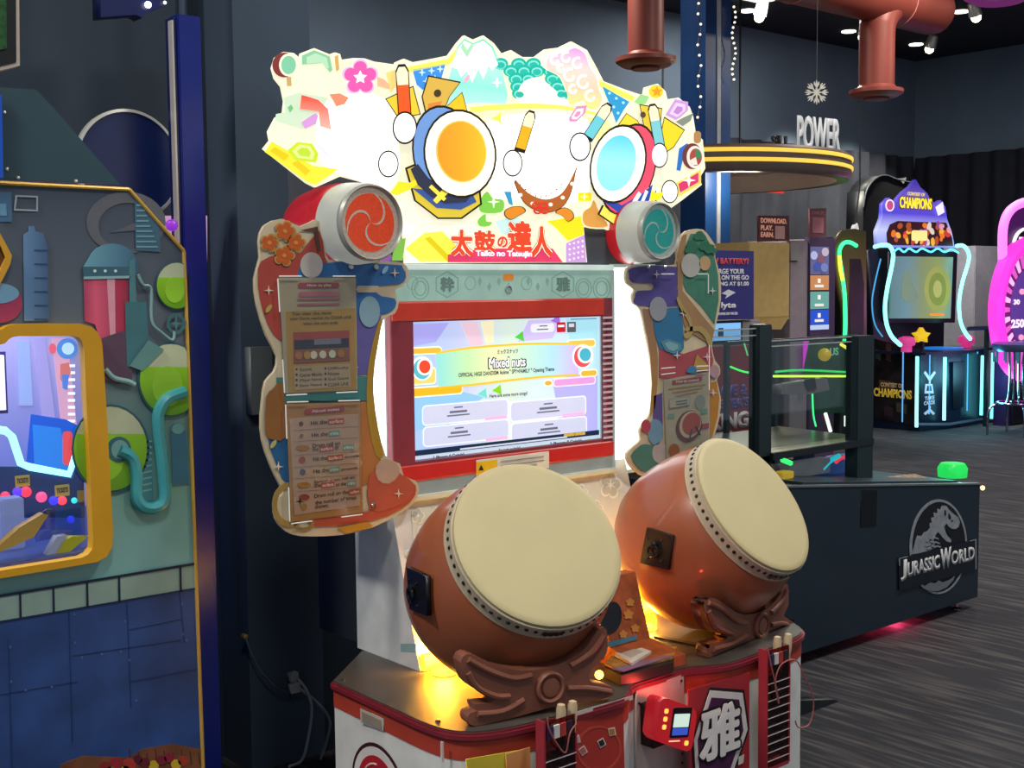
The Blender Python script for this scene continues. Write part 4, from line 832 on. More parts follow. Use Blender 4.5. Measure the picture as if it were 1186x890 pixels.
for (x, y) in ((280, 155), (345, 156), (338, 770)):
    c = PY(*cL([(x, y)])[0], BY-.013); B().lathe([(.010, 0), (.010, .003), (.006, .008), (0, .009)], Matrix.Translation(c) @ Matrix.Rotation(math.pi/2, 4, 'X'), 14).make('board_bolt', M('#b8b8b8', .2, 1), bl, True)
# instruction sheets in clear pockets
def sheetframe(px, k, mat, par, nm): return plate(nm, px, BY-.016-.001*k, mat, par, .001)
SH1 = [(323, 322), (412, 322), (414, 452), (331, 456)]; SH2 = [(332, 468), (417, 466), (420, 594), (337, 605)]
sheetframe(SH1, 0, M('#b4a488', .6), bl, 'instruction_sheet'); sheetframe([(330.5, 361), (412, 357), (413, 451), (335, 455)], 1, M('#b48a3e', .6), bl, 'sheet_panel')
IK = M('#4a4038', .6); RK = M('#a8404a', .6); TK = M('#6f9a90', .6)
def bT(s, x0, y0, x1, y1, mat, par=bl, k=3.2, bold=.02): return textY('printed_text', s, x0, y0, x1, y1, BY-.016-.001*k, mat, par, bold, 0, 0)
def bRct(nm, x0, y0, x1, y1, k, mat, par=bl, r=0): return rplate(nm, x0, y0, x1, y1, BY-.016-.001*k, mat, par, .001, r)
bRct('heading_bar', 345, 327.5, 393, 334, 2, RK, bl, .008); bT('How to play', 356, 328.8, 384, 332.8, M('#e8d8c8', .6))
bRct('heading_bar', 346, 338, 394, 343.5, 2, M('#c0707a', .6), bl, .004)
for i in range(2): bRct('text_line', 345, 345.5+i*6, 394, 348+i*6, 2, M('#b0606a', .6))
bT('You clear the game', 338, 361, 384, 366, IK, k=3.4); bT('your Gauge reaches the CLEAR LINE', 336, 366.5, 407, 371, IK, k=3.4); bT('when the song ends.', 351, 372.5, 392, 377, IK, k=3.4)
bRct('game_picture', 340, 384, 405, 420, 2, M('#a8443e', .6)); bRct('game_picture_band', 341, 393, 404, 404, 3, M('#2c2a3a', .6)); bRct('game_picture_band', 364, 392.5, 395, 399, 4, M('#77778c', .6)); bRct('game_picture_crowd', 341, 404, 404, 419, 3, M('#8a5a44', .6))
for (x, c) in ((346, '#b07038'), (356, '#b8863c'), (363.5, '#d8ccb8'), (374, '#d8ccb8'), (385, '#d0d0b8'), (395, '#b07038')): plate('game_picture_dot', ell(x, 411-(x-370)*.05, 4, 4.6), BY-.021, M(c, .6), bl, .001)
bRct('legend_panel', 341, 423, 406, 450, 2, M('#b39a7c', .6))
for i, (a, b) in enumerate((('Score', 'Difficulty'), ('Game Mode', 'Notes'), ('(Player Name)', 'Soul Gauge'), ('Song Name', 'CLEAR LINE'))):
    y = 426+i*6.2
    bT(a, 347, y, 347+(14 if i == 0 else 26), y+4, IK); bT(b, 380, y-1.2, 380+(24 if i != 1 else 13), y+2.8, IK)
    for x in (343.5, 377): plate('legend_bullet', ell(x, y+2-(1 if x > 350 else 0), 1.4, 1.6, 0, 10), BY-.0185, IK, bl, .0006)
sheetframe(SH2, 0, M('#b07e48', .6), bl, 'instruction_sheet'); sheetframe([(336, 485), (415, 479.5), (417, 586), (341, 597)], 1, M('#bf9c88', .6), bl, 'sheet_panel')
bRct('heading_bar', 353, 472, 399, 478.5, 2, RK, bl, .006); bT('About notes', 361, 473.5, 393, 477, M('#e0c8b8', .6))
rows = [(489, [('Hit the', 360, 379.5, 0), ('surface', 381, 398, 1)]), (503, [('Hit the', 361, 380, 0), ('rim', 382, 393, 2)]), (514.5, [('Drum roll on', 362, 394, 0)]), (520, [('the', 362, 369, 0), ('surface', 371, 386, 1), ('or', 388, 393, 0), ('rim', 398, 410, 2)]), (531, [('Hit the', 363, 379, 0), ('surface', 380, 397, 1), ('strongly', 399, 416, 0)]), (545, [('Hit the', 363, 381, 0), ('rim', 382, 393, 2), ('strongly', 395, 415, 0)]), (556, [('Strong drum roll on', 364, 411, 0)]), (562, [('the', 364, 372, 0), ('surface', 373, 387, 1), ('or the', 389, 401, 0), ('rim', 403, 412, 2)]), (572, [('Drum roll on the', 364, 404, 0), ('surface', 405, 417, 1)]), (579, [('the number of times', 365, 413, 0)]), (586, [('shown.', 365, 381, 0)])]
for y, ws in rows:
    for s, x0, x1, kk in ws:
        yy = y-(x0-360)*.06+.5
        if kk == 1: bRct('highlight_red', x0-.6, yy-3.2, x1+.4, yy+3.2, 2.2, M('#b8483e', .6)); bT(s, x0+.6, yy-2, x1-.8, yy+2, M('#e6cdbf', .6), k=3.6)
        elif kk == 2: bRct('highlight_teal', x0-.6, yy-3.2, x1+.4, yy+3.2, 2.2, TK); bT(s, x0+.8, yy-2, x1-1, yy+2, M('#dcd8c8', .6), k=3.6)
        else: bT(s, x0, yy-2.3, x1, yy+2.3, IK)
for y, c, w in ((491, '#6a3a30', 2.6), (505, '#8a6a60', 2.2), (519, '#b07a38', 9), (533, '#a8504a', 4), (547, '#5a5a62', 3.6), (562, '#b0782c', 9), (576, '#98403c', 7), (587, '#b08040', 4)):
    x = 349 if w < 6 else 350; plate('note_symbol', ell(x+ (y-491)*.03, y, w*.9, 3.4 if w > 5 else w, 0, 18), BY-.0185, M(c, .6), bl, .001)
for y in (497, 510, 526, 540, 553, 568): plate('row_rule', [(340, y+1.4), (415, y-3.4), (415, y-2.9), (340, y+1.9)], BY-.0182, M('#a08872', .6), bl, .0005)
CLR = GLASS('#f4f6f4', .05)
for q, par in ((SH1, bl), (SH2, bl)):
    e = shrink(q, 1.03); plate('clear_pocket', e, BY-.024, CLR, par, .003)
    for (a, b) in ((0, 1), (1, 2), (2, 3), (3, 0)):
        for (s0, s1) in ((.02, .30), (.70, .98)):
            if (a, b) in ((1, 2),) : continue
            p, r2 = Vector(e[a]), Vector(e[b]); B().tube([PY(*(p+(r2-p)*s0), BY-.027), PY(*(p+(r2-p)*s1), BY-.027)], .0018, 6).make('pocket_edge_glint', M('#f0f0ea', .1, 0, .35), par)  # white glowing strips painted as glints along the clear pocket edges
# right board fields
bR('violet_scroll_print', cR([(140, 195), (152, 172), (298, 170), (298, 240), (305, 300), (165, 298), (160, 270), (168, 250), (210, 248), (222, 238), (215, 225), (150, 222)]), 1, M('#51488c', .5), 2)
bR('green_field_print', cR([(320, 120), (345, 60), (390, 60), (418, 110), (436, 200), (438, 280), (424, 360), (380, 300), (330, 250), (310, 200)]), 1, M('#3f7a66', .5), 1)
bR('tan_field_print', cR([(300, 130), (318, 66), (332, 60), (320, 150), (318, 250), (390, 340), (424, 380), (412, 430), (330, 380), (302, 300)]), 2, M('#9a7a54', .5), 1)
bR('blue_field_print', cR([(215, 310), (310, 305), (320, 370), (322, 440), (300, 470), (240, 440), (225, 390)]), 2, M('#2f6f98', .5), 1)
bR('brown_edge_print', cR([(186, 308), (208, 312), (230, 420), (236, 480), (234, 560), (226, 640), (208, 668), (216, 560), (210, 470)]), 2, GRAD('#a8803a', '#8a6a58', 2), 1)
bR('crimson_field_print', cR([(240, 440), (320, 460), (410, 430), (420, 480), (410, 560), (240, 540)]), 1, M('#a04a50', .5), 1)
bR('purple_field_print', cR([(222, 600), (250, 590), (252, 720), (220, 690)]), 2, M('#5a4a86', .5))
bR('orange_field_print', cR([(400, 560), (430, 550), (440, 605), (434, 670), (416, 735), (398, 760)]), 2, M('#b07a30', .5), 1)
bR('green_scroll_print', cR([(146, 800), (170, 770), (195, 760), (240, 775), (250, 820), (200, 850), (170, 840)]), 2, M('#4c7a6c', .5), 2)
bR('red_ball_print', ell(*cR([(196, 700)])[0], 5.6, 7.6), 4, M('#a84250', .5)); bR('pale_disc_print', ell(*cR([(228, 720)])[0], 9, 15), 3, M('#6a90a8', .5)); bR('pale_disc_print', ell(*cR([(243, 790)])[0], 9, 12), 3, M('#a8a09c', .5))
for i, (x, y) in enumerate(((375, 68), (350, 98), (395, 102), (345, 112), (412, 112))): p = cR([(x, y)])[0]; bR('pine_print', flower(p[0], p[1], 6, 3, .6, 0, 1.3), 4+i*.6, M('#2c6a4e', .5))
bR('gold_cord_print', [(0, 0)] and [(x, y) for x, y in cR([(305, 270), (318, 300), (345, 340), (352, 390), (330, 410), (322, 395), (342, 380), (336, 350), (312, 312), (298, 278)])], 5, M('#a8925c', .5), 2); bR('gold_cord_print', cR([(330, 372), (380, 368), (410, 400), (414, 430), (404, 432), (392, 404), (370, 384), (332, 386)]), 5, M('#a8925c', .5), 2)
bR('gold_triangle_print', cR([(352, 510), (366, 462), (405, 500), (400, 515)]), 4, M('#a88a48', .5)); bR('blue_cloud_print', cR([(330, 520), (345, 500), (362, 505), (366, 525)]), 5, M('#3a78a0', .5), 2)
hx = cR([(246, 420), (268, 410), (312, 425), (316, 445), (290, 460), (262, 450)]); bR('teal_hexagon_print', hx, 4, M('#4f8a9c', .5)); bR('teal_hexagon_print', shrink(hx, .65), 5, M('#78a8b0', .5))
bR('pale_disc_print', ell(*cR([(345, 165)])[0], 11, 14), 5, M('#a8a8a4', .5)); bR('pale_disc_print', ell(*cR([(392, 158)])[0], 6.5, 8.5), 5, M('#b4976c', .5)); bR('pale_disc_print', ell(*cR([(237, 310)])[0], 10, 14), 5, M('#8a9098', .5)); bR('pale_disc_print', ell(*cR([(424, 518)])[0], 5.5, 7.5), 5, M('#a88890', .5))
for (x, y) in ((232, 195), (300, 465), (400, 470), (420, 590), (418, 250), (320, 325)): p = cR([(x, y)])[0]; bR('sparkle_print', star(p[0], p[1], 5, 1.2), 5, M('#c8c0c8', .5))
for (x, y) in ((204, 172), (259, 172)):
    c = PY(*cR([(x, y)])[0], BY-.013); B().lathe([(.009, 0), (.009, .003), (.005, .007), (0, .008)], Matrix.Translation(c) @ Matrix.Rotation(math.pi/2, 4, 'X'), 14).make('board_bolt', M('#c8c8c8', .2, 1), br, True)
SH3 = [(769, 440), (822, 431), (822, 512), (772, 532)]
sheetframe(SH3, 0, M('#b3a893', .6), br, 'instruction_sheet')
plate('heading_bar', [(779, 441), (813, 436), (813, 440.5), (779, 446)], BY-.018, RK, br, .001); textY('printed_text', 'How to control', 783, 439.5, 809, 443, BY-.0195, M('#e0d0c4', .6), br, .02, 0, 0)
for i in range(3): plate('text_line', [(775+i*4, 450+i*4.2), (818-i*5, 444.5+i*4.2), (818-i*5, 445.8+i*4.2), (775+i*4, 451.3+i*4.2)], BY-.018, M('#b08a4a', .6), br, .001)
plate('caption_box', [(775, 462.5), (799, 459), (799, 470), (775, 474)], BY-.018, M('#8a9a98', .6), br, .001); plate('caption_box', [(776, 463.5), (798, 460.5), (798, 469), (776, 473)], BY-.019, M('#b8ac98', .6), br, .001)
for i in range(2): plate('text_line', [(783, 465+i*3.2), (796, 463+i*3.2), (796, 464.6+i*3.2), (783, 466.6+i*3.2)], BY-.0195, M('#5a6a68', .6), br, .001)
plate('drum_diagram', ell(798, 494, 14.5, 19, .35), BY-.018, M('#6a3a30', .6), br, .001); plate('drum_diagram', ell(799.5, 492, 12, 16, .35), BY-.019, M('#c2b49a', .6), br, .001); plate('drum_diagram', ell(801, 491, 10, 13.4, .35), BY-.020, M('#a8483c', .6), br, .001)
for a, b in (((799, 508), (801, 497)), ((811, 504), (806, 494))): B().tube([PY(*a, BY-.022), PY(*b, BY-.022)], .003, 6).make('diagram_stick', M('#3a3a52', .6), br)
plate('diagram_disc', ell(811, 466, 6, 8.5), BY-.018, M('#8a948c', .6), br, .001); plate('diagram_label', [(774, 480), (781, 479), (781, 484), (774, 485)], BY-.018, TK, br, .001); plate('diagram_label', [(812, 474.5), (819, 473.5), (819, 479), (812, 480)], BY-.018, TK, br, .001); plate('diagram_label', [(810, 492), (821, 490), (821, 496), (810, 498)], BY-.018, RK, br, .001)
plate('diagram_disc', ell(781, 522, 6, 8), BY-.018, M('#a86a48', .6), br, .001)
e3 = shrink(SH3, 1.03); plate('clear_pocket', e3, BY-.024, CLR, br, .003)
for a, b in (((766, 427), (782, 425.5)), ((766, 434), (782, 432)), ((807, 424.5), (820, 424)), ((807, 430), (820, 429)), ((821.5, 400), (821.5, 452)), ((766, 317.5), (781, 317.5)), ((808, 317.5), (820, 317.5)), ((820.5, 318), (820.5, 340))):
    B().tube([PY(*a, BY-.027), PY(*b, BY-.027)], .0018, 6).make('pocket_edge_glint', M('#f0f0ea', .1, 0, .35), br)  # glints on the clear acrylic edges, drawn as white strips
# struts that carry the boards and the header
for (x, z) in ((1.98, 1.655), (1.98, 1.0), (3.13, 1.655), (3.13, 1.0)): B().box(x-.10 if x < 2.5 else x-.01, x+.02 if x < 2.5 else x+.10, BY, 3.12, z-.015, z+.015).make('board_strut', M('#50565c', .4, .6), T)

# ================================================================== ticket coin pusher on the left
MY_ = 3.20
K = thing('ticket_pusher_game', 'tall lab-printed ticket pusher game with yellow-framed window on the left', 'arcade game', (1.0, 3.5, 0))
PAN = [(-110, 206.5), (149.5, 219.5), (213, 291), (241, 1046), (-110, 1122)]
WIN = [(-65, 412), (-60, 402), (-20, 400), (0, 399.5), (6, 398), (10, 393.5), (15, 390.5), (22, 389.6), (60, 389.4), (84, 389.2), (91, 391), (95.5, 396), (97.5, 405), (101, 480), (105, 560), (108, 625), (107, 636), (102, 642.5), (94, 646.5), (40, 655), (-55, 670), (-64, 655)]
FOUT = [(-85, 400), (-76, 386), (-20, 385), (-6, 385), (2, 382), (8, 377.5), (18, 375.5), (60, 375), (94, 375.2), (106, 378.5), (114, 386), (118.5, 398), (122, 450), (127, 540), (131, 618), (130, 634), (124, 645), (112, 651.5), (60, 660.5), (-70, 682), (-84, 665)]
pn = plate('side_panel', PAN, MY_+.012, GRAD('#4f8ea0', '#3a4454', 2, 0, .4, 1, ('#4f94b8', '#86c0c8', '#6fa096', '#5c6874')), K, .012, 0, [WIN])
fr = plate('window_frame', FOUT, MY_, M('#c9961c', .4, 0, 0, .08, 6), K, .035, 0, [WIN])
fb = fr.modifiers.new('soft_edges', 'BEVEL'); fb.width = .008; fb.segments = 2; fb.limit_method = 'ANGLE'
plate('window_pane', WIN, MY_+.006, GLASS('#f4f8ff', .05), K, .004)
def lk_(name, pts, k, mat, sm=0, par=None, t=.0012, **kw):
    pts = [(min(x, 212+(y-291)*.0371), y) for x, y in pts]
    return plate(name, pts, MY_-.0012*k, mat, par or pn, t, sm, **kw)
def strip(a, b, w): d = Vector((b[0]-a[0], b[1]-a[1])).normalized(); n = Vector((-d.y, d.x))*w/2; return [(a[0]+n.x, a[1]+n.y), (b[0]+n.x, b[1]+n.y), (b[0]-n.x, b[1]-n.y), (a[0]-n.x, a[1]-n.y)]
# edge trim
for nm, a, b in (('edge_trim', (-60, 209), (149.5, 219.5)), ('edge_trim', (149.5, 219.5), (213, 291)), ('edge_trim', (213, 291), (241, 1046))):
    P = [PY(*a, MY_-.004), PY(*b, MY_-.004)]; B().tube(P, .0055, 8).make(nm, M('#c9a24a', .35, .2), pn, True)
# printed laboratory (flat print on the panel)
lk_('printed_gear', ell(146, 258, 46, 36), 1, M('#5c6068', .45), 0, None, .0012, holes=[ell(148, 262, 34, 27)])
lk_('printed_gear', star(160, 262, 34, 5, 3, .3), 1.3, M('#565b64', .45))
lk_('printed_vent', [(156, 232), (162, 232), (184, 258), (186, 292), (157, 290)], 2, M('#3f6478', .45))
for j in range(9): lk_('printed_vent_slat', strip((158, 238+j*6), (166+j*2.1, 238+j*6), 2), 3, M('#6a98a8', .45))
lk_('printed_cylinder', [(27, 272), (33, 268), (33, 262), (40, 262), (41, 268), (50, 270), (55, 285), (57, 372), (28, 372)], 2, GRAD('#5f86b0', '#3c5a80', 0), 0)
for j in range(6): lk_('printed_band', strip((40, 290+j*16), (55, 290+j*16), 1.4), 3, M('#2f4a68', .45))
lk_('printed_box', [(0, 222), (13, 223), (14, 257), (0, 257)], 2, M('#3f6484', .45)); lk_('printed_box', [(0, 236), (7, 236), (8, 250), (0, 250)], 3, M('#5f8cae', .45))
lk_('printed_frame', [(18, 226), (44, 227), (44, 245), (16, 244)], 2, M('#8a9aa0', .45), 0, None, .0012, holes=[[(20, 228), (42, 229), (42, 243), (18, 242)]])
# red tank
lk_('printed_tank', [(97, 322), (150, 322), (152, 420), (136, 440), (118, 440), (116, 392), (110, 376), (98, 372)], 3, GRAD('#a83c5c', '#8a2c44', 0, 0, .3, 1, ('#d85a7a', '#c04a68', '#b03050')))
lk_('printed_tank_shine', [(124, 322), (133, 322), (134, 400), (128, 400)], 4, M('#d89aac', .4))
lk_('printed_tank_base', [(118, 392), (152, 380), (153, 440), (136, 446), (121, 440)], 5.2, M('#5a4458', .4))
lk_('printed_dome', [(98, 318), (102, 300), (112, 287), (130, 282), (148, 287), (158, 300), (160, 314), (150, 320)], 4, GRAD('#6aa0b4', '#38607c', 0, 0, .35), 2)
lk_('printed_collar', [(96, 309), (150, 309), (152, 321), (97, 323)], 5, M('#3a6272', .4)); lk_('printed_collar', strip((97, 322), (151, 321), 3), 6, M('#88b0b8', .4))
for x in (110, 122, 134): lk_('printed_rivet', ell(x, 314, 1.8, 1.8, 0, 8), 6, M('#c8dcdc', .4))
lk_('printed_pipe_box', [(145, 350), (170, 350), (172, 392), (150, 426), (147, 424)], 6, M('#3f7078', .4)); lk_('printed_pipe_box', [(150, 302), (156, 300), (158, 350), (150, 350)], 6, M('#4a7c84', .4))
lk_('printed_bracket', [(150, 424), (172, 394), (190, 405), (165, 430)], 9.5, M('#5c8a88', .4))
# green flasks
for (cx, cy, r, fl) in ((205, 331, 25, 318), (198, 440, 39, 424), (128, 520, 46, 482)):
    lk_('printed_flask', ell(cx, cy, r*.98, r*1.12), 5, M('#38606a', .4)); lk_('printed_flask', ell(cx, cy, r*.92, r*1.06), 6, M('#b8c4a4', .4))
    lq = [(cx+r*.92*math.cos(t), cy+r*1.06*math.sin(t)) for t in [-.36+i*(math.pi+.72)/26 for i in range(27)]]
    lk_('printed_liquid', lq, 7, GRAD('#5f9a18', '#8ac422', 2, 0, .35)); lk_('printed_liquid_shine', ell(cx-r*.1, cy+r*.2, r*.45, r*.6), 8, M('#8fc832', .4))
lk_('printed_wheel', ell(204, 375, 11, 12), 8, M('#3c6a70', .4), 0, None, .0012, holes=[ell(204, 375, 7.5, 8.5)]); lk_('printed_wheel', star(204, 375, 9, 2, 4), 8.4, M('#4a7c80', .4))
# teal pipes as raised print
def ptube(pts, r, c, nm='printed_pipe', k=10): B().tube([PY(a, b, MY_-.0012*k) for a, b in smooth_loop(pts, 5, False)], r, 8).make(nm, M(c, .35), pn, True)
ptube([(138, 522), (152, 530), (158, 550), (158, 575), (166, 587), (180, 588), (190, 578), (189, 545), (184, 500), (184, 478), (194, 462), (214, 454)], .017, '#3f98a0')
ptube([(160, 318), (166, 330), (175, 335), (176, 372), (188, 386), (200, 394), (202, 384)], .004, '#7aa4a4', 'printed_thin_pipe'); ptube([(122, 428), (132, 438), (148, 442), (156, 446)], .007, '#8ab4b4', 'printed_thin_pipe')
lk_('printed_socket', ell(138, 521, 14, 15), 9, M('#3a6a74', .4)); lk_('printed_socket', ell(139, 521, 10, 11), 9.5, M('#78a8a8', .4))
lk_('printed_column', [(160, 510), (174, 505), (178, 580), (164, 582)], 4, M('#4a8a90', .4))
for j in range(9): lk_('printed_column_rib', strip((162, 514+j*7), (176, 511+j*7), 2), 5, M('#78b0ac', .4))
lk_('printed_lamp_post', [(198, 500), (212, 498), (216, 500), (219, 560), (200, 562)], 4, M('#3c7088', .4)); lk_('printed_lamp_post', ell(206, 497, 7, 6), 5, M('#68a0a0', .4))
# fence band and blue riveted panel
lk_('printed_fence_field', [(-60, 702), (229.5, 655), (231, 682), (-60, 732)], 2, M('#8aa8a0', .45))
lk_('printed_blue_panel', [(-60, 731), (231, 682), (240, 1046), (-60, 1110)], 2, M('#2c4a86', .45, 0, 0, .35, 7))
lk_('printed_rail', strip((-60, 700.5), (229.5, 653.5), 3), 4, M('#16243a', .4)); lk_('printed_rail', strip((-60, 731), (231, 682), 2), 4, M('#1a2c50', .4))
for x in (-16, 23.5, 62, 101, 138, 209): y = 691-.1635*x; lk_('printed_rail_post', strip((x, y), (x+.6, y+29), 2.4), 4, M('#16243a', .4))
for a, b in (((80, 706), (84, 860)), ((147, 696), (152, 820)), ((208, 686), (214, 745)), ((10, 740), (14, 890)), ((85, 760), (210, 742)), ((0, 805), (90, 790)), ((150, 730), (210, 718)), ((150, 790), (235, 775))):
    lk_('printed_seam', strip(a, b, 1.2), 3, M('#1d3566', .45))
for (x, y) in ((86, 712), (145, 720), (87, 745), (150, 765), (211, 700), (212, 735), (216, 742), (228, 741), (12, 750), (13, 790), (158, 812), (95, 762), (118, 758), (140, 755), (30, 800), (60, 796)): lk_('printed_rivet', ell(x, y, 1.6, 1.6, 0, 8), 3.4, M('#47659c', .45))
# fruit crate print at the bottom
lk_('printed_crate', [(70, 886), (96, 876), (150, 878), (165, 868), (200, 862), (238, 868), (240, 960), (70, 980)], 3, M('#7a4a30', .5, 0, 0, .4, 12))
for i in range(9): lk_('printed_crate_plank', strip((150+i*10, 868+(i % 3)*2), (152+i*10, 886), 1), 4, M('#4e2c1c', .5))
for (x, y, r, c) in ((122, 889, 7, '#8a2a2c'), (135, 884, 7, '#9a2c34'), (150, 886, 8, '#b03a30'), (160, 880, 5, '#5a1c2c'), (168, 884, 6, '#6a2030'), (178, 887, 6, '#c8a82c'), (187, 881, 6, '#7a2436'), (196, 878, 6, '#8a2438'), (204, 886, 6, '#d0b030'), (212, 882, 6, '#a83a2a'), (128, 893, 5, '#5a9a3a'), (145, 892, 5, '#b0b030')): lk_('printed_fruit', ell(x, y, r, r*.95, 0, 14), 5, M(c, .4))
# half seen print at the left edge: round red vessel and amber hexagon sign
lk_('printed_vessel', ell(0, 352, 26, 22), 4, M('#a83c60', .4)); lk_('printed_vessel', ell(-4, 340, 26, 12), 5, M('#78a8c8', .4))
lk_('amber_hexagon_frame', [(-30, 262), (0, 270), (14, 296), (12, 306), (0, 330), (-30, 340)], 6, M('#c8962c', .35), 0, None, .012, holes=[[(-26, 275), (-2, 279), (7, 298), (-3, 320), (-26, 328)]]); lk_('amber_hexagon', [(-26, 275), (-2, 279), (7, 298), (-3, 320), (-26, 328)], 5, M('#7a4a1c', .4))
# body behind the panel, upper hood, side
B().prism([(PY(149, 219, MY_).x, MY_+.013, PY(149, 219, MY_).z), (PY(213, 291, MY_).x, MY_+.013, PY(213, 291, MY_).z), (1.56, MY_+.013, .0), (1.575, MY_+.013, 0), (1.575, MY_+.013, 1.2)][:4] and [(1.385, MY_+.9, 1.90), (1.385, MY_+.82, 1.90), (1.545, MY_+.82, 1.74), (1.57, MY_+.82, 0), (1.57, MY_+.9, 0)], (-.9, 0, 0)).make('back_panel', M('#1c2430', .6), K)
B().box(1.545, 1.57, MY_+.013, MY_+.82, 0, 1.70).make('end_panel', M('#1a2030', .5), K)
hood = plate('hood_plate', [(-60, 100), (0, 101), (42, 104), (62, 125), (139, 213.5), (-60, 206)], MY_+.06, M('#2e4650', .35, 0, 0, .06), K, .02)
for (x, y) in ((5, 130), (8, 196), (21, 206), (88, 210)): c = PY(x, y, MY_+.04); B().lathe([(.005, 0), (.004, .003), (0, .004)], Matrix.Translation(c) @ Matrix.Rotation(math.pi/2, 4, 'X'), 8).make('hood_bolt', M('#d8d8d0', .3, .6), hood)
plate('blue_edge_strip', [(-6, 110), (2, 110), (4, 206), (-6, 205)], MY_+.035, M('#1c50b8', .3, 0, .5), K, .01)
# lit inside of the game
YB = MY_+.62
inb = plate('back_board', [(-260, 250), (240, 250), (240, 760), (-260, 760)], YB, GRAD('#1c48c8', '#e0a8d8', 2, .55, .5, 1, ('#2a70d8', '#8a90e0', '#c8b8e8')), K, .01)
def ib(name, pts, k, mat, sm=0, Y=None, t=.003, par=None): return plate(name, pts, (Y or YB-.011)-.002*k, mat, par or inb, t, sm)
ib('board_pillar', [(20, 395), (34, 395), (38, 470), (22, 470)], 1, E('#a8b8e8', .7)); ib('board_streak', [(40, 392), (52, 392), (66, 500), (50, 500)], 1, E('#b8a8e0', .7)); ib('board_streak', [(60, 392), (78, 392), (92, 520), (74, 520)], 1, E('#f0b0c4', .75))
ib('board_gear', ell(78, 404, 12, 12), 2, E('#5a9ae0', .7)); ib('board_gear', ell(79, 404, 7, 7), 3, E('#c8e8f8', .9)); ib('board_red_dial', ell(61, 404, 4, 6), 3, E('#f0606a', .9)); ib('board_robot', [(70, 422), (80, 420), (82, 432), (76, 446), (70, 440)], 3, E('#e87a6a', .8)); ib('board_robot', [(72, 434), (80, 434), (78, 452), (73, 450)], 4, E('#5a88d8', .8))
for j in range(14): ib('board_scale_rung', strip((79, 424+j*8), (87, 424+j*8), 3), 2, E('#ffffff', 1.1))
ib('blue_machine', [(36, 480), (76, 486), (104, 500), (104, 560), (30, 545)], 3, E('#1460d8', .7)); ib('blue_machine', [(38, 492), (70, 496), (80, 545), (40, 540)], 4, E('#2a8ae8', .8))
ib('red_gauge_tube', rrect(73, 500, 84, 539, 4), 5, E('#f04a4a', 1.0))
YF = MY_+.34
B().tube([PY(a, b, YF) for a, b in ((-40, 494), (6, 499), (14, 506), (24, 537), (34, 541), (80, 549.5), (90, 520), (108, 519))], .011, 8).make('cyan_light_tube', E('#8ff4ff', 2.6), K, True)
plate('shelf_front', [(-60, 540), (22, 541), (84, 555), (90, 530), (140, 530), (140, 600), (-60, 600)], YF+.02, M('#2c4a8c', .35, 0, .15), K, .01)
for (x, y, tt) in ((18, 551, 0), (64, 562, 0)):
    sg = rplate('ticket_sign', x, y, x+16.5, y+13, YF-.0, M('#d8b43c', .4, 0, .35), K, .004); textY('sign_text', 'TICKETS', x+1.6, y+3, x+15, y+9, YF-.0055, M('#3a2a14', .5), sg, .05, 0, .0006)
rplate('ticket_sign', 90, 568, 108, 581, YF+.0, M('#b89a3c', .4, 0, .2), K, .004)
for (x, y, r, c) in ((30, 570, 7, '#f03048'), (20, 570, 6, '#5a30d8'), (48, 576, 7, '#f84a78'), (72, 580, 6, '#f04048'), (62, 580, 6, '#3a30e0'), (6, 575, 6, '#e83a5a'), (86, 580, 4, '#30c8c0'), (10, 610, 6, '#48e0d0'), (6, 640, 4, '#30d8c0'), (18, 640, 4, '#40d8d8'), (28, 641, 5, '#f07070'), (0, 618, 5, '#2a50f0'), (82, 602, 5, '#4a4af0')):
    c0 = PY(x, y, YF-.03); B().lathe(*ball(c0, r*.0022, 8), 12).make('glow_lamp', E(c, 1.6), K, True)
pf = B().box(.4, 1.54, MY_+.05, MY_+.60, .93, .96).make('playfield', M('#5a6cb0', .3, .2, .12), K)
for (x, y, z0, z1) in ((.98, 3.36, .96, 1.05), (1.10, 3.40, .96, 1.10), (1.34, 3.38, .96, 1.12)): B().box(x, x+.06, y, y+.06, z0, z1, .004).make('prize_tower', M('#a8b4e8', .25, 0, .25), pf)
for pts, c in (([(0, 632), (22, 612), (50, 595), (56, 597), (40, 622), (22, 630), (0, 640)], '#d8a848'), ([(72, 628), (84, 622), (102, 622), (90, 632), (76, 644), (58, 650)], '#e0d020'), ([(66, 622), (78, 620), (64, 646), (52, 648)], '#c8c8d8')):
    plate('coin_ramp', pts, MY_+.10, M(c, .35, 0, .2), K, .03)
plate('clear_baffle', [(38, 600), (54, 590), (110, 586), (112, 620), (70, 622), (42, 628)], MY_+.14, GLASS('#c8d0f0', .15), K, .006)
rplate('screen_edge', -20, 412, 6, 476, MY_+.3, E('#f4e8ff', 1.3), K, .02); rplate('screen_frame', -22, 408, 8, 480, MY_+.312, M('#3a2a80', .4, 0, .3), K, .01)
l = bpy.data.lights.new('pusher_inside', 'AREA'); l.size = .5; l.energy = 6; l.color = (.75, .8, 1)
lo = bpy.data.objects.new('pusher_inside', l); lo.location = (1.1, MY_+.3, 1.62); COL.objects.link(lo)
B().box(.6, 1.54, MY_+.08, MY_+.6, 1.64, 1.66).make('inside_roof', M('#2a3040', .5), K)
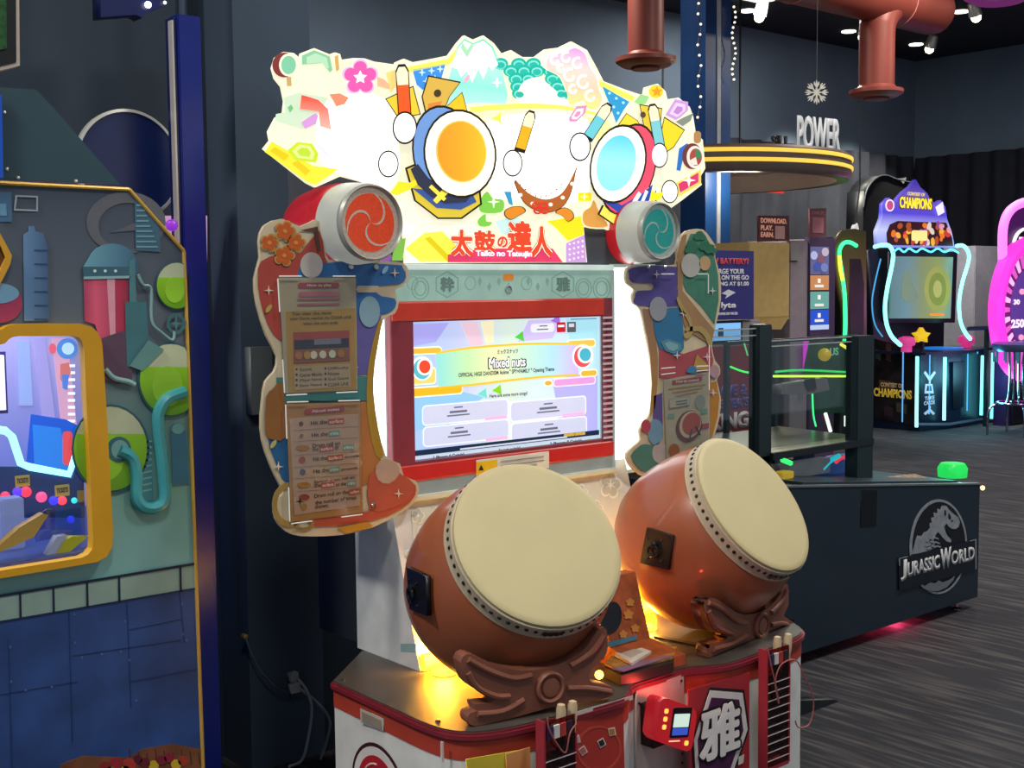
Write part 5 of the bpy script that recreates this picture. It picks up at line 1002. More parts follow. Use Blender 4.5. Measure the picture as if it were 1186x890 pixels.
# ---- blue post and round blue sign behind it, hanging screen
bp = thing('blue_frame_post', 'tall glossy blue frame post standing behind the ticket pusher', 'post', (1.73, 3.53, 0))
x0, x1 = PY(203, 20, 3.5).x, PY(231, 20, 3.5).x; zt2 = PY(215, 17, 3.5).z
B().box(x0+.008, x1+.004, 3.5, 3.56, 0, zt2, .003).make('post', M('#1c2f9c', .28, 0, .05, .08), bp)
B().box(x0-.01, x0-.004, 3.505, 3.53, .5, zt2-.02).make('edge_strip', M('#b8b4b0', .3, .3), bp)
B().box(x0-.02, x1+.01, 3.49, 3.57, 0, .012).make('base_plate', M('#20242c', .5), bp)
B().box(x0-.004, x0+.008, 3.51, 3.56, 0, zt2-.01).make('post_flange', M('#141a4c', .3), bp)
cs = PY(151, 191, 3.66); ds = thing('round_blue_sign', 'round dark blue sign disc with pale rim behind the hood', 'sign', (cs.x, 3.68, 0))
mdisc = Matrix.Translation((cs.x, 3.68, cs.z)) @ Matrix.Rotation(math.pi/2, 4, 'X'); rr = (PY(210, 191, 3.66).x-PY(92, 191, 3.66).x)/2
B().lathe([(rr, -.015), (rr, .015)], mdisc, 56).make('disc', M('#101f50', .3), ds)
B().lathe([(rr, -.004), (rr+.006, -.003), (rr+.006, .018), (rr-.003, .020), (rr-.003, .014)], mdisc, 56, False).make('rim', M('#b8bcb8', .3, .3), ds, True)
B().box(cs.x-.03, cs.x+.03, 3.70, 3.74, 0, cs.z).make('stand_post', M('#12151c', .6), ds)
tv = thing('hanging_screen', 'screen with green picture at the top left corner', 'screen', (.95, 3.3, 2.0))
plate('screen_frame', [(-40, -30), (22, -30), (23, 76), (-40, 92)], 3.0, M('#b8aca0', .4), tv, .05, 0); plate('screen_border', [(-40, -30), (18.5, -30), (19, 72), (-40, 86)], 2.95, M('#14181a', .4), tv, .003); plate('screen_picture', [(-40, -30), (7, -30), (8, 56), (-40, 66)], 2.946, M('#1a5a24', .5, 0, .25, .6, 60), tv, .003)
B().tube([(.92, 3.02, PY(0, -30, 3.0).z-.02), (.92, 3.02, CEIL)], .015).make('hanger_rod', M('#20242c', .5), tv)
bh = thing('blue_light_bracket', 'dark blue bracket with small white lamp above round sign', 'bracket', tuple(PY(150, 20, 3.6)))
plate('bracket_plate', [(115, -40), (190, -40), (189, 8), (172, 14), (165, 21), (158, 17), (117, 20)], 3.62, M('#141c50', .3), bh, .06); c = PY(171.5, 5.5, 3.55); B().lathe(*ball(c, .010, 8), 12).make('lamp', E('#ffffff', 4), bh, True); c = PY(191, 3, 3.55); B().lathe(*ball(c, .005, 8), 12).make('lamp', E('#ffffff', 2), bh, True)
B().tube([(PY(150, -20, 3.6).x, 3.6, PY(150, -20, 3.6).z), (PY(150, -20, 3.6).x, 3.6, CEIL)], .02).make('hanger_rod', M('#141c30', .5), bh)
c = PY(199, 261, 3.45); tag(B().lathe(*ball(c, .018, 10), 14).make('purple_lamp', M('#8a30c0', .3, 0, .9)), 'small purple round lamp beside the blue post', 'lamp'); bpy.data.objects['purple_lamp'].parent = None
# ---- socket and cords on the pillar foot
so = thing('power_outlet', 'power outlet with plugs low on the dark pillar', 'outlet', tuple(PY(345, 790, 3.75)))
rplate('cover_plate', 337, 778, 353, 808, 3.75, M('#3a4048', .5), so, .006); rplate('plug', 337, 780, 346, 790, 3.744, M('#9aa0a4', .5), so, .03); rplate('plug', 338, 793, 348, 803, 3.744, M('#b0b4b4', .5), so, .03)
def cord(pts, lab, c, r=.005): tag(B().tube([PY(x, y, Y) for x, y, Y in [(q[0], q[1], q[2]) for q in smooth_loop(pts, 6, False)]], r, 7).make('wall_cable', M(c, .5), None, True), lab, 'cord')
cord([(345, 787, 3.70), (355, 800, 3.66), (361, 820, 3.64), (358, 850, 3.62), (350, 880, 3.6), (335, 888, 3.55)], 'pale grey power cord drooping from the upper plug', '#a8aeb0')
cord([(347, 798, 3.70), (368, 815, 3.66), (382, 835, 3.64), (378, 860, 3.62), (371, 880, 3.6)], 'grey power cord from the lower plug toward drum game', '#8f979c')
cord([(285, 739, 3.73), (289, 752, 3.72), (300, 775, 3.72), (318, 795, 3.72), (335, 803, 3.73)], 'thin dark cord running from the wall stud to outlet', '#4a5660', .003)
c = PY(285, 738, 3.73); tag(B().lathe([(.009, 0), (.009, .02), (0, .024)], Matrix.Translation((c.x, 3.75, c.z)) @ Matrix.Rotation(math.pi/2, 4, 'X'), 12).make('wall_stud', M('#a88a4a', .4, .5)), 'small brass stud on the dark pillar', 'fitting')
ps = PY(315, 440, 3.74); tag(rplate('switch_box', 291, 402, 316, 480, 3.75, M('#5f686c', .4), None, .04), 'grey switch box on the pillar beside the left board', 'switch box')

# ================================================================== dark coin pusher on the right
J = thing('coin_pusher_game', 'low dark coin pusher game with dinosaur skeleton logo on its side', 'arcade game', (4.8, 3.7, 0))
JD = M('#1e2c38', .22, 0, 0, .08, 3, .5)
JY = 3.22
def jtop(X): return .796-.1027*(X-4.30)
bd = B().prism([(3.72, JY, .055), (5.87, JY, .055), (5.87, JY, jtop(5.87)), (3.72, JY, jtop(3.72))], (0, 1.05, 0)).make('body', JD, J)
B().prism([(3.72, JY-.004, jtop(3.72)), (5.875, JY-.004, jtop(5.875)), (5.875, JY-.004, jtop(5.875)+.008), (3.72, JY-.004, jtop(3.72)+.008)], (0, .03, 0)).make('edge_trim', M('#7a8288', .3, .5), bd)
B().prism([(3.72, JY+1.02, jtop(3.72)), (5.875, JY+1.02, jtop(5.875)), (5.875, JY+1.02, jtop(5.875)+.03), (3.72, JY+1.02, jtop(3.72)+.03)], (0, .03, 0)).make('edge_trim', M('#2a3238', .3), bd)
plate('inspection_cover', [(998, 568), (1016, 568), (1015, 609), (997, 611)], JY, M('#0e151a', .3), bd, .003)
for (x, y) in ((3.8, JY+.06), (5.76, JY+.05), (5.76, JY+.95), (3.8, JY+.95)):
    B().lathe([(.030, 0), (.030, .008), (.012, .016), (.009, .06)], Matrix.Translation((x, y, 0)), 16).make('levelling_foot', M('#c8c8c8', .2, 1), bd, True)
B().box(5.05, 5.45, JY+.08, JY+.12, .035, .055).make('floor_light', E('#ff2850', 3), bd)
ul = bpy.data.lights.new('under_glow', 'POINT'); ul.energy = .9; ul.color = (1, .1, .25); uo = bpy.data.objects.new('under_glow', ul); uo.location = (5.28, JY+.1, .03); COL.objects.link(uo)
# logo
def c8(pts): return [(1020+x/5.235, 560+y/5.235) for x, y in pts]
LG = M('#8d949c', .5, .1, 0, .25, 30); LD = M('#10161d', .5, 0, 0, .3, 20)
def jl(name, pts, k, mat, sm=0, **kw): return plate(name, pts, JY-.0012*k, mat, bd, .0012, sm, **kw)
ccx, ccy = c8([(350, 385)])[0]
jl('logo_disc', ell(ccx, ccy, 33.5, 55, .02, 44), 1, LD)
jl('logo_ring', ell(ccx, ccy, 33.5, 55, .02, 44), 2, LG, 0, holes=[ell(ccx+.6, ccy+.3, 31, 52.3, .02, 44)])
SK = c8([(380, 135), (400, 138), (410, 155), (440, 185), (470, 205), (482, 235), (472, 265), (455, 278), (430, 276), (412, 262), (400, 245), (385, 262), (392, 290), (405, 318), (430, 345), (425, 360), (398, 352), (372, 325), (350, 295), (335, 310), (322, 345), (330, 385), (318, 400), (290, 410), (240, 425), (185, 430), (200, 395), (212, 345), (222, 318), (250, 320), (262, 298), (285, 290), (300, 268), (296, 245), (312, 236), (305, 210), (325, 205), (322, 178), (345, 182), (345, 155), (365, 160), (368, 140)])
jl('logo_skeleton', SK, 3, LG)
for pts in ([(388, 160), (396, 168), (398, 190), (390, 200), (386, 180)], [(412, 178), (424, 196), (428, 212), (418, 222), (410, 205)], [(430, 222), (440, 226), (436, 234), (428, 230)], [(402, 285), (420, 300), (432, 318), (426, 322), (408, 308)]): jl('logo_skull_gap', c8(pts), 4, LD)
for pts in ([(275, 345), (300, 340), (330, 325), (352, 335), (352, 342), (330, 335), (302, 350), (272, 358)], [(270, 372), (300, 366), (335, 352), (360, 362), (360, 370), (335, 362), (300, 378), (268, 386)], [(280, 395), (310, 388), (345, 376), (366, 384), (364, 392), (345, 386), (312, 398), (284, 404)], [(300, 330), (316, 360), (322, 395), (312, 398), (304, 364), (292, 335)]): jl('logo_rib', c8(pts), 5, LG)
jl('logo_banner', c8([(112, 455), (580, 338), (581, 520), (113, 655)]), 6, M('#131b24', .4)); jl('logo_banner_edge', c8([(112, 455), (165, 442), (165, 447), (118, 459), (118, 500), (112, 502)]), 7, LG); jl('logo_banner_edge', c8([(540, 348), (580, 338), (581, 520), (575, 522), (574, 345), (540, 353)]), 7, LG)
YT = JY-.0098
def jtext(s, bl_, br_, tl_, b=.02): text('logo_lettering', s, (PY(*c8([bl_])[0], YT), PY(*c8([br_])[0], YT), PY(*c8([tl_])[0], YT)), M('#c4c6ca', .45), bd, b, 0, .001)
jtext('J', (122, 598), (158, 588), (124, 468), .05); jtext('URASSIC', (163, 572), (358, 520), (163, 480), .045); jtext('W', (362, 528), (428, 510), (362, 400), .05); jtext('ORLD', (428, 500), (570, 466), (428, 412), .045)
jl('logo_jungle', c8([(240, 618), (270, 625), (300, 600), (330, 608), (352, 590), (380, 602), (420, 585), (452, 560), (440, 590), (400, 632), (350, 655), (300, 652), (262, 640)]), 5, M('#6a727a', .5))
# upper glass case
p1a, p1b = PY(879, 450, 3.47).x, PY(894, 450, 3.47).x; p2a, p2b = PY(993, 480, 3.45).x, PY(1012, 480, 3.45).x
zc1, zc2 = PY(886, 376, 3.47).z, PY(1003, 389, 3.45).z
PM = M('#1d2a30', .35)
B().box(p1a, p1b, 3.47, 3.53, jtop(p1a), zc1, .004).make('case_post', PM, J); B().box(p1b+.012, p1b+.04, 3.50, 3.54, jtop(p1b), zc1-.01, .003).make('case_post', PM, J)
B().box(p2a, p2b, 3.45, 3.52, jtop(p2b), zc2, .004).make('case_post', PM, J)
B().box(3.85, p1a, 3.49, 3.50, .9, zc1-.02).make('glass_pane', GLASS('#e4ecec', .07), J); B().box(p1b, p2a, 3.49, 3.50, .92, zc2-.01).make('glass_pane', GLASS('#e4ecec', .07), J)
for (a, b, z) in ((3.85, p1a, zc1-.02), (3.85, p1a, zc1-.05), (p1b, p2a, zc2-.006), (p1b, p2a, zc2-.03)): B().box(a, b, 3.486, 3.504, z, z+.005).make('pane_edge', M('#b8c4c4', .1, 0, .1), J)
SHM = M('#8a8a84', .28, .85, 0, .12, 8)
B().prism([(p1b-.02, 3.47, .89), (p2b, 3.45, .89), (p2b+.06, 3.62, .89), (5.40, 4.12, .89), (p1b+.1, 4.1, .89)], (0, 0, .012)).make('steel_shelf', SHM, J)
B().box(p1b-.02, p2b, 3.445, 3.468, .872, .905, .003).make('shelf_lip', M('#181f24', .4), J); B().box(p1a, p1b, 3.47, 4.2, .86, .89).make('shelf_bracket', PM, J)
# slim frame at the far side of the case, then lamps, and glowing tubes standing in for reflections on the glass
for x in (PY(842, 430, 4.14).x, PY(898, 430, 4.14).x, PY(994, 430, 4.14).x): B().box(x-.012, x+.012, 4.13, 4.155, jtop(x), 1.36).make('frame_upright', PM, J)
B().box(PY(842, 430, 4.14).x, PY(994, 430, 4.14).x, 4.13, 4.15, 1.35, 1.37).make('frame_rail', PM, J)
def jt(pts, Y, r, c, s, nm='light_and_reflection_tube'): B().tube([PY(x, y, Y) for x, y in smooth_loop(pts, 3, False)], r, 7).make(nm, E(c, s), J, True)
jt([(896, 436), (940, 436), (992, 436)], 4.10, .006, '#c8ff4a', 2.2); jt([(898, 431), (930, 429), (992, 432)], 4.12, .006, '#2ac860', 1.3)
jt([(846, 425), (862, 431), (884, 434)], 4.08, .005, '#38e860', 1.8); jt([(974, 399), (984, 405), (992, 407)], 4.08, .009, '#f0e84a', 1.6); jt([(862, 398), (866, 412)], 4.1, .004, '#68d890', 1.0); jt([(941, 456), (942, 480), (945, 494)], 4.1, .005, '#48f890', 1.8)
jt([(956, 479), (962, 500)], 4.0, .010, '#fff8ec', 2.0); jt([(979, 482), (979, 494)], 4.0, .007, '#fff8ec', 1.6)
c = PY(955, 411, 4.08); B().lathe(*ball(c, .036, 10), 18).make('yellow_dome', M('#e0b81c', .35, 0, .5), J, True)
gp = plate('green_sign_panel', [(938, 394), (988, 398), (990, 432), (978, 478), (944, 480), (930, 436)], 4.155, M('#1c4a34', .4, 0, .25, .5, 9), J, .006); textY('sign_text', 'US', 961, 403, 971, 412, 4.145, M('#7ac8a0', .5, 0, .5), gp, .03)
# control head seen through the glass
plate('ticket_head', [(905, 446), (958, 437), (961, 452), (938, 457), (905, 457)], 4.12, M('#6a6468', .4), J, .06); plate('ticket_head_slot', [(932, 440), (944, 438), (946, 451), (936, 452)], 4.055, M('#1a1c20', .4), J, .004)
# prizes on the bed
bed = B().prism([(p1b, 3.30, jtop(p1b)+.002), (5.8, 3.30, jtop(5.8)+.002), (5.8, 3.30, jtop(5.8)+.012), (p1b, 3.30, jtop(p1b)+.012)], (0, .85, 0)).make('coin_bed', M('#3a4650', .3, .3), J)
for i, (x0, x1, y0, y1, Y, c, e) in enumerate(((915, 962, 534, 557, 3.55, '#a8b0b4', .1), (950, 990, 530, 556, 3.62, '#3a62b8', .2), (906, 920, 547, 560, 3.42, '#d8b83a', .3), (930, 944, 525, 533, 3.66, '#2a3a5a', .1), (966, 988, 528, 536, 3.7, '#4050c8', .3))):
    a, d, z0, z1 = rectY(x0, y0, x1, y1, Y); z0 = min(z0, jtop(a)+.02); z0 = jtop((a+d)/2)+.012
    tag(B().box(a, d, Y, Y+.06, z0, max(z1, z0+.03), .004).make('prize_box', M(c, .35, 0, e)), ('grey prize box on the coin bed below steel shelf', 'blue prize box on the coin bed beside post', 'small yellow prize box near the drum head edge', 'dark prize box deep under the steel shelf', 'bright blue prize box deep under the shelf')[i], 'prize box')
jt([(952, 544), (962, 534), (972, 528)], 3.56, .012, '#2ac0d0', .8, 'cyan_tube'); jt([(968, 536), (976, 530), (984, 534)], 3.6, .009, '#e8404c', .9, 'red_tube'); jt([(906, 533), (916, 537)], 3.45, .012, '#38e870', 1.2, 'green_tube')
tray = plateP('coin_tray_picture', [(1028, 552), (1060, 549), (1096, 561), (1092, 565), (1040, 566)], (5.6, 3.5, .70), (0.0, -.45, .9), M('#9a8468', .4, 0, .35, .8, 60), J, .01)
gl = B().lathe([(.072, 0), (.075, .045), (.06, .07), (0, .075)], Matrix.Translation((PY(1103, 560, 3.36).x, 3.36, jtop(5.6))), 20).make('green_light_dome', M('#22d858', .3, 0, .9), J, True)
B().tube([PY(1120, 571, 3.25), PY(1137, 565.5, 3.25)], .004, 7).make('lever', M('#c0a890', .3, .6), J); c = PY(1138, 565.5, 3.25); B().lathe(*ball(c, .012, 8), 12).make('lever_lamp', E('#ffd890', 3), J, True)

# ================================================================== phone charging kiosk and card kiosks
G = thing('charging_kiosk', 'phone charging kiosk with purple low battery sign and red lower panel', 'kiosk', (7.5, 6.3, 0))
gx0, gx1 = PY(816, 450, 6.14).x, PY(881, 450, 6.14).x
B().box(gx0, gx1, 6.14, 6.5, 0, PY(850, 371, 6.14).z, .01).make('body', M('#8f8a8c', .4), G)
sg = plate('sign', [(812, 289.5), (873, 291), (873, 370), (812, 371)], 6.14, M('#3d3a86', .5, 0, .18), G, .03); W_ = M('#dfe0e6', .5, 0, .25)
def gt(s, x0, y0, x1, y1, m=W_, Y=6.105, b=.03, par=sg): textY('sign_text', s, x0, y0, x1, y1, Y, m, par, b, 0, .003)
gt('LOW BATTERY?', 814, 299, 867, 306, M('#e0483c', .5, 0, .3)); gt('CHARGE YOUR', 819, 311.5, 862, 317.5); gt('PHONE ON THE GO', 814, 319, 867, 324.5); gt('STARTING AT $1.00', 814, 326.5, 867, 332); gt('lyte', 835, 350, 852, 359); gt('POWER ON THE GO', 832, 362, 854, 365)
plate('logo_mark', [(836, 340), (844, 335.5), (852, 339), (840, 346), (842, 342)], 6.107, W_, sg, .003)
ks = rplate('touch_screen', 822, 372, 860, 397, 6.135, M('#1a1e26', .3), G, .012); rplate('screen_picture', 824, 374.5, 858, 394.5, 6.12, E('#7fb8f0', .85), ks, .003); rplate('screen_icon', 832, 384, 838, 390, 6.115, E('#1c3050', .6), ks, .003); rplate('screen_icon_bar', 832.5, 380, 838, 382, 6.115, E('#2a4a70', .6), ks, .003)
rp = rplate('red_poster', 815, 401, 876, 505, 6.137, M('#a23a44', .5, 0, .06), G, .01); PUR = M('#54468e', .5)
gt('DAVE &', 824, 446, 866, 460, PUR, 6.122, .05, rp); gt("BUSTER'S", 818, 462, 868, 474, PUR, 6.122, .05, rp); gt('KING', 823, 478, 867, 498, M('#c8b8bc', .5), 6.122, .06, rp)
rplate('stripe', 822, 501, 848, 503, 6.122, M('#c8b8bc', .5), rp, .003)
# cream cabinet
cb = thing('cream_cabinet', 'cream box cabinet beside the purple battery sign', 'cabinet', (8.0, 6.5, 0))
q0, q1 = PY(868, 330, 6.35).x, PY(914.5, 330, 6.35).x; zc, zb = PY(890, 281, 6.35).z, PY(890, 368, 6.35).z
B().box(q0, q1, 6.35, 6.8, zb, zc, .006).make('body', M('#d9b674', .5, 0, .12), cb); B().prism([(q0, 6.35, zb), (q1, 6.35, zb), (q1, 6.8, zb), (q0, 6.8, zb)], (0, -.0, -.02)).make('underside', M('#c4a25e', .5, 0, .1), cb); B().box(q0+.06, q1-.08, 6.45, 6.78, 0, zb-.02).make('pedestal', M('#8f8690', .5), cb)
B().prism([(q0, 6.35, zb-.02), (q1, 6.35, zb-.0), (q1-.12, 6.34, zb-.10), (q0, 6.34, zb-.09)], (0, .3, 0)).make('sloped_tray', M('#c9a868', .5, 0, .08), cb)
d1 = plate('download_sign', [(879, 250), (914, 250), (914, 279), (879, 280)], 6.40, M('#5a3036', .5, 0, .1), None, .02); tag(d1, 'dark red sign reading download play earn on cream cabinet', 'sign'); DR = M('#e09a80', .5, 0, .45)
for i, (s, xb) in enumerate((('DOWNLOAD.', 911), ('PLAY.', 895), ('EARN.', 896))): gt(s, 881, 253+i*8, xb, 259+i*8, DR, 6.379, .03, d1)
rplate('sign_badge', 898, 262, 909, 277, 6.379, M('#b88a84', .5, 0, .2), d1, .003)
# card kiosk with lit panels
kk = thing('card_kiosk', 'tall grey card kiosk with stacked orange teal and blue screens', 'kiosk', (8.9, 6.7, 0))
a0, a1 = PY(937, 330, 6.37).x, PY(963, 330, 6.37).x; zk = PY(950, 277, 6.37).z
B().box(a0, a1, 6.37, 7.05, 0, zk, .008).make('body', M('#7c7480', .45), kk); B().box(a0-.03, a1+.012, 6.34, 6.40, .0, zk+.01, .004).make('front_frame', M('#4a3a58', .4), kk)
for (y0, y1, c, e) in ((286, 318, '#6a6c9c', .55), (319, 336, '#c88a5a', .7), (338, 358, '#6aa8a0', .7), (359, 376, '#2a50c8', .8), (376.5, 382, '#b8c8f0', .8)):
    f = rplate('screen_panel', 939, y0, 960, y1, 6.34, E(c, e), kk, .006)
    if 318 < y0 < 376: rplate('screen_button', 944, y1-6, 954, y1-3, 6.332, E('#e8e4dc', .8), f, .003); rplate('screen_mark', 947.5, y0+4, 950.5, y0+9, 6.332, E('#f4f0e8', .8), f, .003)
for i, (x, y) in enumerate(((943, 296), (951, 300), (956, 292), (947, 308), (955, 310))): plate('screen_shape', ell(x, y, 4, 5), 6.332-.002*i, E(('#b8c0e8', '#8a5a70', '#c8b8d0', '#4a5ab0', '#7a88c8')[i], .6), kk, .003)
rplate('pink_edge_light', 931, 392, 937, 450, 6.33, E('#d83ad0', .9), kk, .01); rplate('side_plate', 916, 282, 926, 302, 6.35, M('#8a8488', .4), kk, .01)
B().box(PY(914, 330, 6.37).x, a0-.03, 6.36, 6.42, 0, zk-.02, .004).make('side_wing', M('#857b84', .45), kk)
d2 = plate('kiosk_sign', [(938, 242), (957, 241), (957, 274), (938, 276)], 6.5, M('#7a4a54', .5, 0, .12), None, .02); tag(d2, 'dusty pink square sign standing on the card kiosk', 'sign'); gt('DOWNLOAD', 940, 244.5, 955, 249, M('#b07a80', .5, 0, .1), 6.478, .02, d2); rplate('sign_badge', 941, 252, 954, 270, 6.478, M('#96606a', .5), d2, .003)
# ---- game with green neon edge
N = thing('green_neon_game', 'arcade game with dark side panel edged in green neon', 'arcade game', (11.0, 7.6, 0))
nb = plate('side_panel', [(966, 292), (968, 277), (976, 267), (990, 265), (1003, 268), (1005, 520), (1003, 545), (968, 552), (974, 500), (980, 430), (978, 360), (970, 320)], 7.42, GRAD('#12181a', '#3a3a20', 2, 0, .4, 1, ('#1a2422', '#2a2c20', '#6a5a30')), N, .05)
B().box(PY(985, 400, 7.42).x, PY(1003, 400, 7.42).x, 7.43, 8.2, 0, PY(985, 275, 7.42).z).make('body', M('#12151a', .5), N)
B().tube([PY(x, y, 7.36) for x, y in smooth_loop([(992, 285), (985, 281), (977, 282), (972, 292), (974, 310), (978, 340), (979, 375), (978, 395)], 4, False)], .02, 8).make('neon_tube', E('#3af08a', 2.2), N, True)
B().tube([PY(x, y, 7.36) for x, y in smooth_loop([(972, 296), (973, 310), (976, 325)], 4, False)], .021, 8).make('neon_tube', E('#c8e040', 2.0), N, True)
plate('side_print', [(985, 300), (997, 300), (1001, 330), (1000, 420), (986, 430), (984, 360)], 7.365, M('#26302c', .5, 0, .05, .5, 3), N, .004)
rb = thing('red_prize_rack', 'dark shelf rack with red baskets beside the green neon game', 'rack', (10.6, 8.0, 0)); rk0, rk1 = PY(963, 330, 8.35).x, PY(980, 330, 8.35).x
B().box(rk0, rk1, 8.35, 8.75, 0, PY(970, 275, 8.35).z).make('rack_body', M('#2c1a20', .6), rb)
for (y0, y1, c) in ((280, 298, '#d8482a'), (318, 324, '#5a2430'), (330, 350, '#2a2028'), (372, 392, '#6a2c34')): rplate('basket', 963, y0, 975, y1, 8.35, M(c, .5, 0, .25 if y0 == 280 else 0), rb, .08)

# ================================================================== champions game
Q = thing('neon_fighting_game', 'arcade fighting game with cyan neon tubes and peaked blue marquee', 'arcade game', (13.2, 8.0, 0))
QY, QX = 7.62, 12.54
zd = PY(1062, 408, QY).z
b0 = B().prism([(12.54, 7.62, 0), (13.25, 7.52, 0), (13.95, 7.62, 0), (13.95, 8.5, 0), (12.54, 8.5, 0)], (0, 0, zd-.03)).make('base_cabinet', M('#0d1a30', .35), Q)
B().prism([(12.45, 7.5, zd-.03), (13.25, 7.40, zd-.03), (14.0, 7.52, zd-.03), (14.0, 8.2, zd-.03), (12.45, 8.2, zd-.03)], (0, 0, .03)).make('control_deck', M('#232c4a', .3, 0, .06), Q)
B().box(12.62, 13.85, 8.1, 8.6, zd-.03, PY(1060, 290, 8.1).z).make('monitor_cabinet', M('#0c1220', .4), Q)
plateX('side_art', [(1012, 372), (1020, 385), (1042, 398), (1058, 410), (1058, 494), (1013, 484)], QX, M('#2a2428', .45, 0, .05, .7, 6), b0, .006)
for (x0, y0, x1, y1, c) in ((1018, 440, 1036, 452, '#6a4a30'), (1026, 396, 1032, 420, '#5a3a34'), (1014, 404, 1020, 418, '#4a5a54'), (1038, 466, 1050, 480, '#4a4a3a'), (1024, 470, 1034, 484, '#3a2a3a')): plateX('side_art_patch', [(x0, y0), (x1, y0+3), (x1, y1), (x0, y1-3)], QX-.006, M(c, .5, 0, .08), b0, .003)
text('side_lettering', 'CHAMPIONS', (PX(1012, 459, QX-.012), PX(1056, 463, QX-.012), PX(1012, 449, QX-.012)), M('#c8a838', .5, 0, .45), b0, .04, 0, .002); text('side_lettering', 'CONTEST OF', (PX(1020, 448, QX-.012), PX(1046, 450, QX-.012), PX(1020, 443, QX-.012)), M('#b8a078', .5, 0, .3), b0, .03, 0, .002)
def qt(pts, Y, r, c='#7ff4f0', s=2.4, sm=4): B().tube([PY(x, y, Y) for x, y in (smooth_loop(pts, sm, False) if sm else pts)], r, 8).make('neon_tube', E(c, s), Q, True)
qt([(1013, 286), (1022, 284), (1030, 285), (1034.5, 294), (1033, 308), (1028, 332), (1025, 356), (1027, 376), (1033, 390), (1043, 400)], 7.60, .022)
qt([(1108, 285), (1116, 285), (1122, 294), (1121, 306), (1115, 326), (1111, 348), (1112, 370), (1117, 384), (1124, 393)], 7.60, .022)
qt([(1035, 292), (1041, 288), (1047, 292), (1053, 288), (1061, 292), (1068, 288), (1078, 292), (1086, 288), (1094, 292), (1102, 289), (1110, 293)], 7.55, .011, '#58d8ff', 1.8)
for (x, a, b) in ((1062, 413, 495), (1094, 414, 487)): qt([(x+.4, a), (x-.6, b)], 7.50, .019, '#7ff0e8', 2.4, 0)
for (x, a, b) in ((1138, 412, 481), (1150, 409, 485)): qt([(x, a), (x-1.5, b)], 7.50, .019, '#6ff0f4', 2.4, 0)
for (x, a, b) in ((1046, 408, 489), (1077, 410, 480), (1121, 410, 476), (1143.5, 410, 481), (1133, 404, 410)): qt([(x, a), (x-1, b)], 7.50, .007, '#58a8f0', 1.1, 0)
plate('arrow_print', [(1070, 432), (1072, 430), (1077, 437), (1082, 430), (1084, 432), (1078, 441), (1078, 445), (1076, 445), (1076, 441)], 7.50, M('#b8c8e0', .5, 0, .5), b0, .004); plate('arrow_print', [(1076, 470), (1078, 470), (1078, 474), (1083, 479), (1081, 481), (1077, 477), (1072, 481), (1070, 479), (1076, 474)], 7.50, M('#b8c8e0', .5, 0, .5), b0, .004)
plate('card_icon', [(1072, 445), (1080, 445), (1081.5, 456), (1071, 456)], 7.50, M('#b8c8e0', .5, 0, .5), b0, .004, 0, [[(1074, 447), (1078.5, 447), (1079.5, 453), (1073, 453)]])
textY('print_lettering', 'TAKE', 1071, 459, 1082, 463.5, 7.497, M('#b8c8e0', .5, 0, .5), b0, .03); textY('print_lettering', 'CARDS', 1070, 464.5, 1082.5, 469, 7.497, M('#b8c8e0', .5, 0, .5), b0, .03)
plate('door', [(1104, 420), (1118, 418), (1116, 472), (1104, 474)], 7.52, M('#060b16', .4), b0, .004); plate('base_trim', [(1064, 490), (1100, 490), (1146, 483), (1146, 485), (1100, 493), (1064, 493)], 7.51, M('#7a8aa0', .3, .5), b0, .01)
# screen and art
qs = plate('screen', [(1034, 297), (1104, 298), (1101, 369), (1031, 369)], 7.75, GRAD('#5a8a88', '#7aa49a', 0, .62, .3, 1, ('#6f98a0', '#8a9c6c', '#98a860')), Q, .03); plate('screen_surround', [(1030, 291), (1109, 292), (1106, 374), (1028, 374)], 7.80, M('#0a0e18', .4), Q, .03)
plate('screen_swirl', ell(1086, 335, 15, 26), 7.72, E('#a8b460', .55), qs, .003); plate('screen_swirl', ell(1086, 335, 10, 19), 7.716, E('#8aa04a', .55), qs, .003); plate('screen_swirl', ell(1086, 335, 5, 10), 7.712, E('#b8c070', .6), qs, .003); plate('screen_bar', rrect(1077, 363, 1094, 366, 1.2), 7.712, E('#e88a30', .9), qs, .003)
plate('screen_shape', [(1047, 318), (1052, 312), (1058, 330), (1064, 345), (1054, 350), (1044, 345)], 7.716, E('#88a088', .5), qs, .003, 2)
MQ = [(1017, 287), (1016, 268), (1022, 252), (1023, 236), (1030, 229), (1037, 236), (1040, 230), (1047, 222), (1055, 216), (1061, 208), (1066, 217), (1074, 224), (1078, 232), (1084, 236), (1090, 232), (1095, 240), (1097, 254), (1102, 268), (1106, 287)]
mq = plate('marquee', MQ, 7.72, GRAD('#7a88e0', '#3a30a0', 2, .75, .4, 1, ('#c8d0ff', '#5048d8', '#6a58c8')), Q, .05)
plate('marquee_picture', [(1028, 284), (1027, 270), (1031, 260), (1040, 256), (1062, 257), (1096, 258), (1103, 276), (1104, 285)], 7.665, M('#3a1c20', .5, 0, .3), mq, .004)
random.seed(3)
for i in range(46):
    x, y = random.uniform(1032, 1100), random.uniform(261, 282)
    plate('marquee_patch', ell(x, y, random.uniform(1.6, 3.2), random.uniform(2.5, 6), random.uniform(-.5, .5), 10), 7.659-.0004*i, E(random.choice(['#e8762a', '#c83a3a', '#f0b040', '#d8d0c0', '#8a4a9a', '#e09aa8', '#a8502a', '#f4e0a0']), .8), mq, .003)
plate('marquee_badge', rrect(1056, 267, 1074, 279, 2), 7.63, E('#f0e08a', .95), mq, .004)
